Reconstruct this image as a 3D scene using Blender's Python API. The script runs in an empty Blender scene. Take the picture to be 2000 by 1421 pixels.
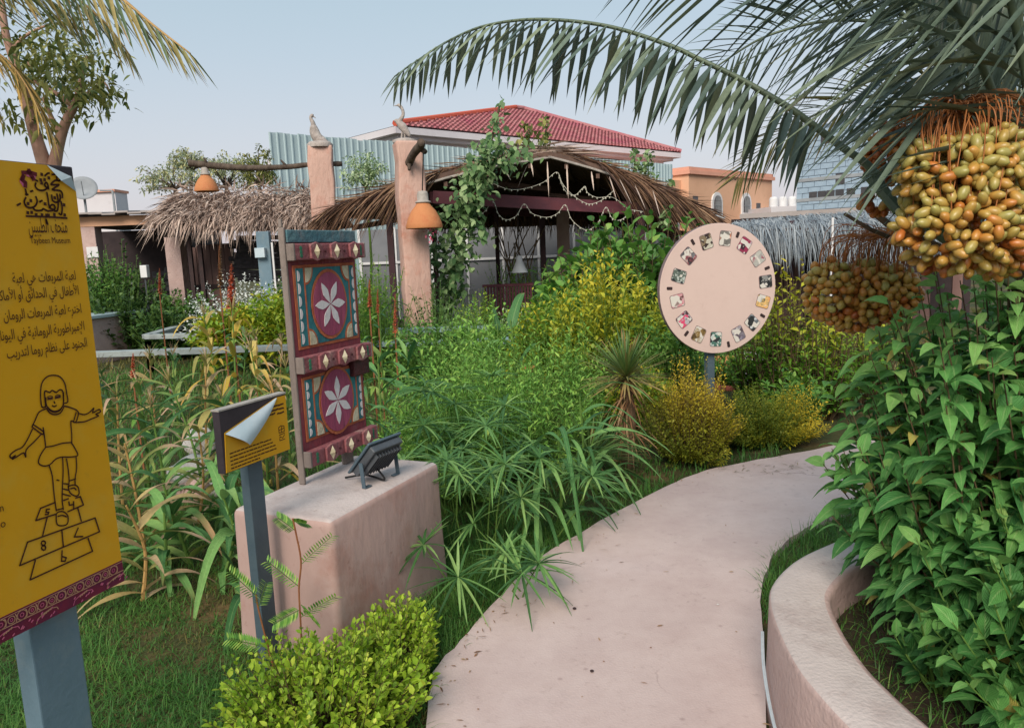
import bpy, math, random
import numpy as np
from mathutils import Vector, Matrix

random.seed(7)
rng = np.random.default_rng(11)
SC = bpy.context.scene
COL = SC.collection

# ------------------------------------------------------------------ camera
PW, PH, FPX = 2000.0, 1421.0, 1473.0
CAMZ = 1.6
_dn = Vector((400 / FPX, -9790 / FPX, -1)).normalized()
_up = -_dn
_fw = Vector((0, 0, -1)); _fw = (_fw - _up * _fw.dot(_up)).normalized()
_rt = _fw.cross(_up)
ROT = Matrix((_rt, _fw, _up))
CAM = Vector((0, 0, CAMZ))
cd = bpy.data.cameras.new('camera'); cam = bpy.data.objects.new('camera', cd); COL.objects.link(cam)
cam.matrix_world = Matrix.Translation(CAM) @ ROT.to_4x4()
cd.lens = FPX / PW * 36; cd.sensor_width = 36; cd.sensor_fit = 'HORIZONTAL'; cd.clip_end = 2000; cd.clip_start = 0.05
SC.camera = cam

# ------------------------------------------------------------------ sky, sun, exposure
SUN_EL, SUN_AZ = math.radians(38), math.radians(196)      # azimuth clockwise from +Y (the way the camera looks)
wd = bpy.data.worlds.new('World'); SC.world = wd; wd.use_nodes = True
nt = wd.node_tree; nt.nodes.clear()
out = nt.nodes.new('ShaderNodeOutputWorld'); bg = nt.nodes.new('ShaderNodeBackground')
sky = nt.nodes.new('ShaderNodeTexSky'); sky.sky_type = 'NISHITA'; sky.sun_disc = False
sky.sun_elevation = SUN_EL; sky.sun_rotation = SUN_AZ; sky.dust_density = 4; sky.air_density = 1.2
SKYK = 0.10
bg.inputs['Strength'].default_value = SKYK
tc = nt.nodes.new('ShaderNodeTexCoord'); sp = nt.nodes.new('ShaderNodeSeparateXYZ')
nt.links.new(tc.outputs['Generated'], sp.inputs[0])
rp = nt.nodes.new('ShaderNodeValToRGB'); nt.links.new(sp.outputs['Z'], rp.inputs[0])
hz = [(0.0, (.49, .44, .465)), (.10, (.43, .435, .475)), (.24, (.345, .405, .455)), (.42, (.26, .37, .415)), (1.0, (.31, .42, .48))]
cr = rp.color_ramp
while len(cr.elements) < len(hz): cr.elements.new(.5)
for e, (p, c) in zip(cr.elements, hz): e.position = p; e.color = (*c, 1)
sc_ = nt.nodes.new('ShaderNodeVectorMath'); sc_.operation = 'SCALE'; sc_.inputs['Scale'].default_value = 1.0 / SKYK
nt.links.new(rp.outputs[0], sc_.inputs[0])
mx = nt.nodes.new('ShaderNodeMix'); mx.data_type = 'RGBA'; mx.inputs[0].default_value = .80     # thick evening haze over the blue
nt.links.new(sky.outputs[0], mx.inputs[6]); nt.links.new(sc_.outputs[0], mx.inputs[7])
nt.links.new(mx.outputs[2], bg.inputs['Color']); nt.links.new(bg.outputs[0], out.inputs[0])
sl = bpy.data.lights.new('sun', 'SUN'); so = bpy.data.objects.new('sun', sl); COL.objects.link(so)
sl.energy = 2.3; sl.angle = math.radians(30); sl.color = (1, .90, .77)
_sd = Vector((math.sin(SUN_AZ) * math.cos(SUN_EL), math.cos(SUN_AZ) * math.cos(SUN_EL), math.sin(SUN_EL)))
so.rotation_euler = _sd.to_track_quat('Z', 'Y').to_euler(); so.location = _sd * 50
SC.view_settings.view_transform = 'Standard'; SC.view_settings.look = 'None'; SC.view_settings.gamma = 1
SC.view_settings.use_curve_mapping = False; SC.view_settings.exposure = 0.74
SC.render.engine = 'CYCLES'
SC.cycles.max_bounces = 5; SC.cycles.transparent_max_bounces = 4; SC.cycles.transmission_bounces = 3; SC.cycles.diffuse_bounces = 4; SC.cycles.glossy_bounces = 2

# ------------------------------------------------------------------ measuring helpers (a sight line of the survey photo -> a world point)
def ray(px, py): return ROT @ Vector(((px - PW / 2) / FPX, -(py - PH / 2) / FPX, -1))
def G(px, py, z=0.0):
    r = ray(px, py); return CAM + r * ((z - CAMZ) / r.z)
def D(px, py, y):
    r = ray(px, py); return CAM + r * (y / r.y)
def onplane(px, py, P, d):
    n = Vector((d.y, -d.x, 0)); r = ray(px, py); return CAM + r * ((P - CAM).dot(n) / r.dot(n))
def along(px, P, d, py=500):           # point of the horizontal line P + d*t seen at column px
    q = onplane(px, py, P, d); t = (q - P).dot(d); return P + d * t
def hdir(deg): a = math.radians(deg); return Vector((math.sin(a), math.cos(a), 0))
UP = Vector((0, 0, 1))

# ------------------------------------------------------------------ colours and materials
def C(h, k=1.0):
    h = h.lstrip('#'); v = [int(h[i:i + 2], 16) / 255 for i in (0, 2, 4)]
    return tuple(min(1, k * (x / 12.92 if x <= .04045 else ((x + .055) / 1.055) ** 2.4)) for x in v) + (1,)
MATS = {}
def mat(name, c1, c2=None, scale=6, rough=.8, bump=0, bscale=40, metal=0, stretch=None, c3=None, c3s=1.5, spec=.35, detail=6, speck=None, sps=26, spk=.6):
    m = bpy.data.materials.new(name); m.use_nodes = True; t = m.node_tree; N = t.nodes; Lk = t.links
    b = N['Principled BSDF']; b.inputs['Roughness'].default_value = rough; b.inputs['Metallic'].default_value = metal
    b.inputs['Specular IOR Level'].default_value = spec
    tc = N.new('ShaderNodeTexCoord'); mp = N.new('ShaderNodeMapping'); Lk.new(tc.outputs['Object'], mp.inputs[0])
    if stretch: mp.inputs['Scale'].default_value = stretch
    c1 = C(c1) if isinstance(c1, str) else c1; c2 = c1 if c2 is None else (C(c2) if isinstance(c2, str) else c2)
    n = N.new('ShaderNodeTexNoise'); n.inputs['Scale'].default_value = scale; n.inputs['Detail'].default_value = detail; n.inputs['Roughness'].default_value = .65
    Lk.new(mp.outputs[0], n.inputs[0])
    r = N.new('ShaderNodeValToRGB'); r.color_ramp.elements[0].position = .35; r.color_ramp.elements[1].position = .68
    r.color_ramp.elements[0].color = c1; r.color_ramp.elements[1].color = c2; Lk.new(n.outputs[0], r.inputs[0])
    src = r.outputs[0]
    if c3 is not None:
        n2 = N.new('ShaderNodeTexNoise'); n2.inputs['Scale'].default_value = c3s; n2.inputs['Detail'].default_value = 8; n2.inputs['Roughness'].default_value = .7
        Lk.new(tc.outputs['Object'], n2.inputs[0])
        r2 = N.new('ShaderNodeValToRGB'); r2.color_ramp.elements[0].position = .5; r2.color_ramp.elements[1].position = .72
        Lk.new(n2.outputs[0], r2.inputs[0])
        mixn = N.new('ShaderNodeMix'); mixn.data_type = 'RGBA'; Lk.new(r2.outputs[0], mixn.inputs[0]); Lk.new(src, mixn.inputs[6])
        mixn.inputs[7].default_value = C(c3) if isinstance(c3, str) else c3; src = mixn.outputs[2]
    if speck is not None:
        for sc_k, lo_, hi_, k_ in ((sps, .60, .72, spk), (sps * .16, .56, .70, spk * .55)):
            n5 = N.new('ShaderNodeTexNoise'); n5.inputs['Scale'].default_value = sc_k; n5.inputs['Detail'].default_value = 9; n5.inputs['Roughness'].default_value = .72; Lk.new(tc.outputs['Object'], n5.inputs[0])
            m5 = N.new('ShaderNodeMapRange'); m5.inputs[1].default_value = lo_; m5.inputs[2].default_value = hi_; m5.inputs[3].default_value = 0; m5.inputs[4].default_value = k_; Lk.new(n5.outputs[0], m5.inputs[0])
            x5 = N.new('ShaderNodeMix'); x5.data_type = 'RGBA'; Lk.new(m5.outputs[0], x5.inputs[0]); Lk.new(src, x5.inputs[6]); x5.inputs[7].default_value = C(speck); src = x5.outputs[2]
    Lk.new(src, b.inputs['Base Color'])
    if bump:
        bn = N.new('ShaderNodeTexNoise'); bn.inputs['Scale'].default_value = bscale; bn.inputs['Detail'].default_value = 5; Lk.new(mp.outputs[0], bn.inputs[0])
        bp = N.new('ShaderNodeBump'); bp.inputs['Strength'].default_value = bump; bp.inputs['Distance'].default_value = .02
        Lk.new(bn.outputs[0], bp.inputs['Height']); Lk.new(bp.outputs[0], b.inputs['Normal'])
    MATS[name] = m; return m
def leafmat(name, cols, tip=None, tipk=.8, trans=.25, rough=.5, vein=0, spec=.3):
    """attribute lf = (tint of the leaf, way along it, way across it 0..1, second random)"""
    m = bpy.data.materials.new(name); m.use_nodes = True; t = m.node_tree; N = t.nodes; Lk = t.links
    b = N['Principled BSDF']; b.inputs['Roughness'].default_value = rough; b.inputs['Specular IOR Level'].default_value = spec
    a = N.new('ShaderNodeAttribute'); a.attribute_name = 'lf'; s = N.new('ShaderNodeSeparateColor'); Lk.new(a.outputs['Color'], s.inputs[0])
    r = N.new('ShaderNodeValToRGB'); e = r.color_ramp.elements
    while len(e) < len(cols): e.new(.5)
    for i, c in enumerate(cols): e[i].position = i / max(1, len(cols) - 1); e[i].color = C(c) if isinstance(c, str) else c
    Lk.new(s.outputs[0], r.inputs[0]); src = r.outputs[0]
    nz = N.new('ShaderNodeTexNoise'); nz.inputs['Scale'].default_value = 60; tcn = N.new('ShaderNodeTexCoord'); Lk.new(tcn.outputs['Object'], nz.inputs[0])
    hv = N.new('ShaderNodeHueSaturation'); mr = N.new('ShaderNodeMapRange'); mr.inputs[3].default_value = .72; mr.inputs[4].default_value = 1.28
    Lk.new(nz.outputs[0], mr.inputs[0]); Lk.new(mr.outputs[0], hv.inputs['Value']); Lk.new(src, hv.inputs['Color']); src = hv.outputs[0]
    if tip:
        ma = N.new('ShaderNodeMath'); ma.operation = 'MULTIPLY_ADD'; ma.inputs[1].default_value = .9; ma.inputs[2].default_value = -.45
        Lk.new(a.outputs['Alpha'], ma.inputs[0])
        ad = N.new('ShaderNodeMath'); ad.operation = 'ADD'; Lk.new(s.outputs[1], ad.inputs[0]); Lk.new(ma.outputs[0], ad.inputs[1])
        rr = N.new('ShaderNodeMapRange'); rr.inputs[1].default_value = tipk - .15; rr.inputs[2].default_value = tipk + .15; Lk.new(ad.outputs[0], rr.inputs[0])
        mixn = N.new('ShaderNodeMix'); mixn.data_type = 'RGBA'; Lk.new(rr.outputs[0], mixn.inputs[0]); Lk.new(src, mixn.inputs[6])
        mixn.inputs[7].default_value = C(tip); src = mixn.outputs[2]
    if vein:
        sb = N.new('ShaderNodeMath'); sb.operation = 'SUBTRACT'; sb.inputs[1].default_value = .5; Lk.new(s.outputs[2], sb.inputs[0])
        ab = N.new('ShaderNodeMath'); ab.operation = 'ABSOLUTE'; Lk.new(sb.outputs[0], ab.inputs[0])
        # side veins: sine of (along - across)
        m1 = N.new('ShaderNodeMath'); m1.operation = 'SUBTRACT'; Lk.new(s.outputs[1], m1.inputs[0]); Lk.new(ab.outputs[0], m1.inputs[1])
        m2 = N.new('ShaderNodeMath'); m2.operation = 'MULTIPLY'; m2.inputs[1].default_value = 48; Lk.new(m1.outputs[0], m2.inputs[0])
        m3 = N.new('ShaderNodeMath'); m3.operation = 'SINE'; Lk.new(m2.outputs[0], m3.inputs[0])
        bp = N.new('ShaderNodeBump'); bp.inputs['Strength'].default_value = .5; bp.inputs['Distance'].default_value = .002
        Lk.new(m3.outputs[0], bp.inputs['Height']); Lk.new(bp.outputs[0], b.inputs['Normal'])
        v = N.new('ShaderNodeMapRange'); v.inputs[1].default_value = .03; v.inputs[2].default_value = .07; v.inputs[3].default_value = vein; v.inputs[4].default_value = 0
        Lk.new(ab.outputs[0], v.inputs[0]); mixn = N.new('ShaderNodeMix'); mixn.data_type = 'RGBA'; Lk.new(v.outputs[0], mixn.inputs[0]); Lk.new(src, mixn.inputs[6])
        mixn.inputs[7].default_value = (.35, .5, .2, 1); src = mixn.outputs[2]
    Lk.new(src, b.inputs['Base Color'])
    if trans:
        tr = N.new('ShaderNodeBsdfTranslucent'); Lk.new(src, tr.inputs['Color']); ms = N.new('ShaderNodeMixShader'); ms.inputs[0].default_value = trans
        Lk.new(b.outputs[0], ms.inputs[1]); Lk.new(tr.outputs[0], ms.inputs[2]); Lk.new(ms.outputs[0], N['Material Output'].inputs[0])
    MATS[name] = m; return m

# ------------------------------------------------------------------ object helpers
LOC = {}
def tag(o, label=None, cat=None, group=None, kind=None):
    if label: o['label'] = label
    if cat: o['category'] = cat
    if group: o['group'] = group
    if kind: o['kind'] = kind
    return o
def thing(name, label, cat, loc, group=None):
    o = bpy.data.objects.new(name, None); COL.objects.link(o); o.location = loc; o.empty_display_size = .1
    LOC[o.name] = Vector(loc); return tag(o, label, cat, group)
def wloc(o): return LOC.get(o.name, Vector((0, 0, 0)))
def link(name, me, parent=None, at=None):
    o = bpy.data.objects.new(name, me); COL.objects.link(o)
    off = Vector(at) if at is not None else (wloc(parent) if parent else Vector((0, 0, 0)))
    LOC[o.name] = off
    if parent:
        o.parent = parent; o.location = off - wloc(parent)
    else: o.location = off
    return o
class MB:
    """collects boxes, tubes, lathes and plates in world coordinates, then links them as ONE mesh object"""
    def __init__(s): s.v = []; s.f = []; s.m = []
    def add(s, vs, fs, mi=0):
        k = len(s.v); s.v += [tuple(p) for p in vs]; s.f += [tuple(i + k for i in f) for f in fs]; s.m += [mi] * len(fs); return s
    def box(s, c, sx, sy, sz, X=Vector((1, 0, 0)), Y=None, Z=UP, mi=0):
        c = Vector(c); Y = Z.cross(X) if Y is None else Y
        a, b, d = X * sx / 2, Y * sy / 2, Z * sz / 2
        vs = [c - a - b - d, c + a - b - d, c + a + b - d, c - a + b - d, c - a - b + d, c + a - b + d, c + a + b + d, c - a + b + d]
        return s.add(vs, [(0, 3, 2, 1), (4, 5, 6, 7), (0, 1, 5, 4), (1, 2, 6, 5), (2, 3, 7, 6), (3, 0, 4, 7)], mi)
    def bar(s, p, q, w, h, up=UP, mi=0):
        p, q = Vector(p), Vector(q); X = (q - p).normalized(); Y = up.cross(X).normalized(); Z = X.cross(Y)
        return s.box((p + q) / 2, (q - p).length, w, h, X, Y, Z, mi)
    def tube(s, pts, rad, n=6, mi=0, cap=True):
        pts = [Vector(p) for p in pts]; rad = rad if hasattr(rad, '__len__') else [rad] * len(pts)
        ref = Vector((0.3, 0.5, 0.8)).normalized(); vs = []; fs = []; X = None
        for i, p in enumerate(pts):
            t = (pts[min(i + 1, len(pts) - 1)] - pts[max(i - 1, 0)]).normalized()
            X = (ref.cross(t) if X is None else X - t * X.dot(t))
            X = X.normalized() if X.length > 1e-6 else Vector((1, 0, 0)); Y = t.cross(X)
            for k in range(n):
                a = 2 * math.pi * k / n; vs.append(p + (X * math.cos(a) + Y * math.sin(a)) * rad[i])
        for i in range(len(pts) - 1):
            for k in range(n): fs.append((i * n + k, i * n + (k + 1) % n, (i + 1) * n + (k + 1) % n, (i + 1) * n + k))
        if cap: fs += [tuple(range(n))[::-1], tuple(range((len(pts) - 1) * n, len(pts) * n))]
        return s.add(vs, fs, mi)
    def lathe(s, c, prof, n=20, axis=UP, mi=0):
        c = Vector(c); axis = axis.normalized(); X = axis.orthogonal().normalized(); Y = axis.cross(X); vs = []; fs = []
        for r, z in prof:
            for k in range(n): a = 2 * math.pi * k / n; vs.append(c + axis * z + (X * math.cos(a) + Y * math.sin(a)) * r)
        for i in range(len(prof) - 1):
            for k in range(n): fs.append((i * n + k, i * n + (k + 1) % n, (i + 1) * n + (k + 1) % n, (i + 1) * n + k))
        return s.add(vs, fs, mi)
    def plate(s, poly, off, mi=0):
        """a planar outline given thickness: poly in world points, off = thickness vector"""
        n = len(poly); vs = [Vector(p) for p in poly] + [Vector(p) + off for p in poly]
        fs = [tuple(range(n))[::-1], tuple(range(n, 2 * n))] + [(i, (i + 1) % n, n + (i + 1) % n, n + i) for i in range(n)]
        return s.add(vs, fs, mi)
    def build(s, name, m, parent=None, at=None, smooth=False, bevel=0, bseg=2):
        off = Vector(at) if at is not None else (wloc(parent) if parent else Vector((0, 0, 0)))
        me = bpy.data.meshes.new(name); me.from_pydata([tuple(Vector(p) - off) for p in s.v], [], s.f)
        for x in (m if isinstance(m, (list, tuple)) else [m]): me.materials.append(MATS[x] if isinstance(x, str) else x)
        me.polygons.foreach_set('material_index', s.m)
        if smooth: me.polygons.foreach_set('use_smooth', [True] * len(s.f))
        me.update(); o = link(name, me, parent, off)
        if smooth == 'auto' : pass
        if bevel:
            b = o.modifiers.new('bevel', 'BEVEL'); b.width = bevel; b.segments = bseg; b.limit_method = 'ANGLE'; b.angle_limit = math.radians(40)
        return o
def spline(pts, n=8):
    pts = [Vector(p) for p in pts]; out = []
    for i in range(len(pts) - 1):
        p0, p1, p2, p3 = pts[max(i - 1, 0)], pts[i], pts[i + 1], pts[min(i + 2, len(pts) - 1)]
        for k in range(n):
            t = k / n; out.append(.5 * ((2 * p1) + (p2 - p0) * t + (2 * p0 - 5 * p1 + 4 * p2 - p3) * t * t + (3 * p1 - p0 - 3 * p2 + p3) * t ** 3))
    out.append(pts[-1]); return out

# ------------------------------------------------------------------ leaves and blades, vectorised
def npmesh(name, V, F, lf, m, smooth=True):
    me = bpy.data.meshes.new(name); V = np.asarray(V, np.float32); F = np.asarray(F, np.int32)
    me.vertices.add(len(V)); me.vertices.foreach_set('co', V.ravel())
    k = F.shape[1]; me.loops.add(F.size); me.loops.foreach_set('vertex_index', F.ravel())
    me.polygons.add(len(F)); me.polygons.foreach_set('loop_start', np.arange(len(F), dtype=np.int32) * k)
    if smooth: me.polygons.foreach_set('use_smooth', np.ones(len(F), bool))
    me.materials.append(MATS[m] if isinstance(m, str) else m)
    if lf is not None:
        a = me.attributes.new('lf', 'FLOAT_COLOR', 'POINT'); a.data.foreach_set('color', np.asarray(lf, np.float32).ravel())
    me.update(calc_edges=True); return me
def nrm(a): return a / np.maximum(1e-9, np.linalg.norm(a, axis=-1, keepdims=True))
def A3(v): return np.array([tuple(x) for x in v], float) if not isinstance(v, np.ndarray) else v
PROF = {
    'leaf': lambda t: np.sin(np.pi * np.clip(t, 0, 1) ** .72) ** .85,
    'blade': lambda t: np.minimum(1, t * 5 + .35) * np.clip(1 - t, 0, 1) ** .55,
    'leaflet': lambda t: np.minimum(1, t * 9 + .25) * np.clip(1 - t ** 2.2, 0, 1) ** .8,
    'grass': lambda t: 1 - t * .95,
    'round': lambda t: np.sin(np.pi * np.clip(t, 0, 1) ** .6) ** .6,
}
def strips(O, Dr, L, Wd, droop=.3, segs=4, prof='leaf', fold=.2, roll=0, tint=None, cross=3, wave=0):
    O, Dr = A3(O), nrm(A3(Dr)); N = len(O); L = np.broadcast_to(L, N).astype(float); Wd = np.broadcast_to(Wd, N).astype(float)
    droop = np.broadcast_to(droop, N).astype(float); roll = np.broadcast_to(roll, N).astype(float)
    Z = np.array([0, 0, 1.]); side = np.cross(Dr, Z); bad = np.linalg.norm(side, axis=1) < .05
    side[bad] = nrm(rng.normal(size=(bad.sum(), 3)) * [1, 1, .01]); side = nrm(side)
    s2 = np.cross(Dr, side); side = side * np.cos(roll)[:, None] + s2 * np.sin(roll)[:, None]
    t = np.linspace(0, 1, segs + 1); w = PROF[prof](t)
    P = O[:, None] + Dr[:, None] * (L[:, None] * t)[..., None] - Z * (L * droop)[:, None, None] * (t ** 2)[None, :, None]
    T = nrm(Dr[:, None] - Z * 2 * droop[:, None, None] * t[None, :, None])
    S = np.broadcast_to(side[:, None], P.shape); Nn = nrm(np.cross(S, T))
    ww = (Wd[:, None] * w)[..., None]
    if cross == 3:
        wv = (np.sin(t * 9 + rng.random((N, 1)) * 6) * wave)[..., None] if wave else 0
        V = np.stack([P - S * ww + Nn * ww * (fold + wv), P, P + S * ww + Nn * ww * (fold - wv)], 2); cs = [0, .5, 1]
    else:
        V = np.stack([P - S * ww, P + S * ww], 2); cs = [0, 1]
    k = len(cs); base = np.arange(N)[:, None, None] * (segs + 1) * k + np.arange(segs)[None, :, None] * k + np.arange(k - 1)[None, None, :]
    F = np.stack([base, base + 1, base + k + 1, base + k], -1).reshape(N, -1, 4)
    tint = rng.random(N) if tint is None else np.clip(np.broadcast_to(tint, N), 0, 1); r2 = rng.random(N)
    lf = np.empty((N, segs + 1, k, 4)); lf[..., 0] = tint[:, None, None]; lf[..., 1] = t[None, :, None]; lf[..., 2] = np.array(cs)[None, None]; lf[..., 3] = r2[:, None, None]
    return V.reshape(N, -1, 3), F, lf.reshape(N, -1, 4)
def emit(data, m, parent=None, name='leaf', nparts=0, rest='foliage', at=None, label=None):
    """the nparts strips nearest the camera become parts of their own, the others one part of kind stuff"""
    V, F, lf = data; N = len(V); k = V.shape[1]; F0 = F[0] - F[0].min()
    order = np.argsort(np.linalg.norm(V[:, k // 2] - np.array(CAM), axis=1)); res = []
    off0 = np.array(wloc(parent)) if parent else (np.array(at) if at is not None else np.zeros(3))
    for i in order[:nparts]:
        o = V[i, 0].copy(); me = npmesh(name, V[i] - o, F0, lf[i], m)
        ob = bpy.data.objects.new(name, me); COL.objects.link(ob); ob.parent = parent; ob.location = Vector(o - off0); LOC[ob.name] = Vector(o); res.append(ob)
    idx = order[nparts:]
    if len(idx):
        n = len(idx); FF = (F0[None] + (np.arange(n) * k)[:, None, None]).reshape(-1, 4)
        me = npmesh(rest, V[idx].reshape(-1, 3) - off0, FF, lf[idx].reshape(-1, 4), m)
        ob = link(rest, me, parent, None if parent else at); ob['kind'] = 'stuff'; res.append(ob)
        if label: ob['label'] = label
    return res
def rdir(n, zmin=-1, zmax=1):
    z = rng.uniform(zmin, zmax, n); a = rng.uniform(0, 2 * np.pi, n); r = np.sqrt(1 - z * z); return np.stack([r * np.cos(a), r * np.sin(a), z], 1)

def bush(name, label, base, h, rx, ry=None, n=60, per=14, L=.06, W=.015, m='leaf_mid', droop=.3, stem='stem_green', nparts=0, group=None, cat='shrub',
         prof='leaf', segs=3, low=.1, start=.35, top=.6, upk=.3, srad=.004, lump=.25, fold=.2, leafname='leaf', whorl=0, parent=None, cross=3, outk=1.0, jit=.25, face=0, basew=.18, tintf=None):
    """shoots run from the base to the skin of an uneven crown; leaves sit along their outer part"""
    base = Vector(base); ry = ry or rx
    root = parent or thing(name, label, cat, base, group)
    cz = h * top; ph = rng.random(6) * 6; Os, Ds, Ls, Ti = [], [], [], []; st = MB()
    d = rdir(n, -cz / h * 1.0 + low, 1)
    for i in range(n):
        dx, dy, dz = d[i]; az = math.atan2(dy, dx)
        k = 1 + lump * (math.sin(az * 2 + ph[0]) * .5 + math.sin(az * 5 + ph[1] + dz * 3) * .35 + math.sin(dz * 6 + ph[2] + az * 3) * .35) + rng.normal() * .06
        k *= 1 if rng.random() < .65 else rng.uniform(.5, .95)
        e = base + Vector((dx * rx * k, dy * ry * k, max(.02, cz + dz * ((h - cz) if dz > 0 else cz * .95) * k)))
        b = base + Vector((dx * rx * basew * rng.random(), dy * ry * basew * rng.random(), 0))
        c = b * .45 + e * .55; c.z = b.z + (e.z - b.z) * .35 if dz < .3 else b.z + (e.z - b.z) * .5
        pts = [b * (1 - t) ** 2 + c * (2 * t * (1 - t)) + e * t * t for t in (0, .25, .5, .75, 1)]
        if srad: st.tube(pts, [srad * 1.3, srad * 1.1, srad, srad * .7, srad * .4], 4)
        tang = (pts[4] - pts[3]).normalized(); pt = rng.random() * 6
        tb = rng.random()
        for j in range(per):
            t = start + (1 - start) * (j + rng.random() * .6) / per; t = min(t, 1)
            p = b * (1 - t) ** 2 + c * (2 * t * (1 - t)) + e * t * t
            a = (j * 2.4 if not whorl else (j % whorl) * 2 * math.pi / whorl + (j // whorl) * .8) + pt
            X = tang.orthogonal().normalized(); Y = tang.cross(X); s_ = X * math.cos(a) + Y * math.sin(a)
            dd = s_ * outk + tang * (.45 + .5 * t) + UP * upk + Vector(rng.normal(size=3) * jit)
            if face: dd = dd + (CAM - p).normalized() * face
            Os.append(p); Ds.append(dd); Ls.append(L * (.5 + .7 * rng.random()) * (1 if t < .9 else .75)); Ti.append(.5 * tb + .5 * rng.random() if tintf is None else tintf(p, dz, t, tb))
    Ls = np.array(Ls)
    data = strips(Os, Ds, Ls, Ls * W / L, droop=rng.uniform(.5, 1.4, len(Ls)) * droop, segs=segs, prof=prof, fold=fold, roll=rng.normal(size=len(Ls)) * .4, tint=np.array(Ti), cross=cross)
    emit(data, m, root, leafname, nparts)
    if srad: st.build('stem', stem, root)
    return root
# ================================================================== materials
mat('stucco_pink', '#ae9692', '#baa29d', 3, .9, .3, 45, c3='#a3857f', c3s=2.2, speck='#7d5f58', sps=22)
mat('stucco_warm', '#b69488', '#c3a296', 4, .9, .8, 20, stretch=(1, 1, .35), c3='#ab7362', c3s=2.5, speck='#8c6658', sps=14)
mat('stucco_ped', '#a68a84', '#b29790', 2.5, .92, .3, 14, c3='#9a6c60', c3s=1.9, stretch=(1, 1, .45), speck='#80594e', sps=18)
mat('plaster_top', '#b3a6a3', '#c0b3b0', 5, .9, .25, 70, c3='#a08f8c', c3s=3, speck='#82736e', sps=24)
mat('path_concrete', '#b9a5a2', '#c6b3af', 1.6, .9, .12, 120, c3='#bfadad', c3s=.8, speck='#8f7c77', sps=20, spk=.5)
mat('soil', '#2c231a', '#453626', 5, 1, .8, 30, c3='#2c2a14', c3s=2)
mat('lawn_earth', '#2c3414', '#434424', 4, 1, .6, 25, c3='#6b5335', c3s=1.1)
mat('metal_grey', '#4a5a66', '#55656f', 8, .5, .1, 90, metal=.2)
mat('metal_post', '#5f7785', '#6b8190', 4, .5, .08, 60, metal=.1, c3='#78868c', c3s=5)
mat('metal_dark', '#4a4e54', '#5a5e64', 9, .5, .15, 80, metal=.3)
mat('rust_dark', '#2a2022', '#3a2626', 12, .7, .2, 60)
mat('wood_grey', '#6d625e', '#8d817a', 6, .85, .5, 50, stretch=(1, 1, .12), c3='#584c48', c3s=6)
mat('wood_rail', '#7c8486', '#98a0a0', 5, .85, .3, 40, stretch=(.2, 1, 1), c3='#65696a', c3s=3)
mat('rail_blue', '#6d858e', '#8fa6ac', 4, .7, .2, 40, c3='#7d8483', c3s=2)
mat('wood_branch', '#3f342e', '#62554b', 9, .9, .8, 30, stretch=(1, 1, .4))
mat('bark_pink', '#9a7768', '#b7917f', 9, .85, .6, 25, stretch=(1, 1, .4), c3='#7e6053', c3s=4)
mat('bark_palm', '#4a3a2c', '#6d5640', 9, .95, .9, 18)
mat('yellow_vinyl', '#c8920c', '#ce9810', 1.5, .45, .04, 9, c3='#c49a30', c3s=5, speck='#9c7a2c', sps=30, spk=.35)
mat('backing_dark', '#2c262c', '#3a3238', 9, .6, .1, 60)
mat('peel_white', '#a9bcc6', '#b9c4cc', 8, .6, .1, 40)
mat('ink_brown', '#3c1a0e'); mat('ink_maroon', '#5b1522')
mat('maroon', '#6c1430', '#561034', 22, .6, 0, c3='#4d1340', c3s=14)
mat('cream_ink', '#b08468', '#a67c66', 30, .6); mat('pink_ink', '#c9657f', '#b0527a', 30, .6)
mat('paint_red', '#8c3e46', '#74323c', 14, .75, .5, 40, stretch=(1, 1, .2), c3='#7d5058', c3s=9, speck='#8c7a72', sps=34)
mat('paint_rose', '#8c5458', '#7c444a', 12, .8, .5, 35, c3='#b08a84', c3s=9, speck='#9a8a80', sps=30)
mat('paint_teal', '#2a6a74', '#367c80', 12, .75, .4, 40, stretch=(1, 1, .2), c3='#23505f', c3s=8, speck='#5c625c', sps=36, spk=.7)
mat('paint_tealgrey', '#3f6672', '#5a7a80', 12, .85, .5, 40, c3='#6d6d70', c3s=7)
mat('paint_orange', '#a8583a', '#b26844', 14, .75, .3, 40, c3='#8f4030', c3s=9)
mat('paint_crimson', '#8a3a56', '#984a64', 12, .75, .4, 40, stretch=(1, 1, .2), speck='#5c2c3c', sps=36)
mat('paint_cream', '#c4bca4', '#b4a88c', 14, .8, .4, 40, c3='#a79a7c', c3s=14)
mat('paint_white', '#cbc5c7', '#d6d0d2', 10, .7, .2, 40)
mat('paint_green', '#2d6a50', '#3a7a5a', 10, .8)
mat('lock_brown', '#4a1d22', '#3a1a1c', 20, .6, .3, 60)
mat('terracotta', '#b2744a', '#ba7c52', 6, .8, .15, 40, c3='#b06440', c3s=5)
mat('terracotta_dark', '#8d4a3c', '#a0584a', 6, .85, .2, 40)
mat('neck_grey', '#a8a09a', '#8f8882', 12, .8, .2, 50)
mat('bird_stone', '#9a908c', '#aea5a0', 14, .9, .5, 30, c3='#6f6864', c3s=9)
mat('white_stone', '#b9b5b4', '#cfcac8', 7, .9, .6, 18, c3='#94867f', c3s=4)
mat('white_paint', '#c9c9cc', '#d5d4d6', 3, .8, .1, 40, c3='#b9b6ba', c3s=.5)
mat('villa_white', '#c6c2c8', '#cfcbd0', .3, .9, 0, c3='#bbb4bb', c3s=.2, speck='#a39ea2', sps=3, spk=.4)
mat('roof_tile_red', '#9c5c62', '#b07a7c', 1.2, .7, .2, 8, c3='#a04a64', c3s=.5); mat('roof_bed', '#2c0c18', '#36101e', 2, .9)
mat('roof_rim_orange', '#c0563c', '#b04c3c', 2, .8)
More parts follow.
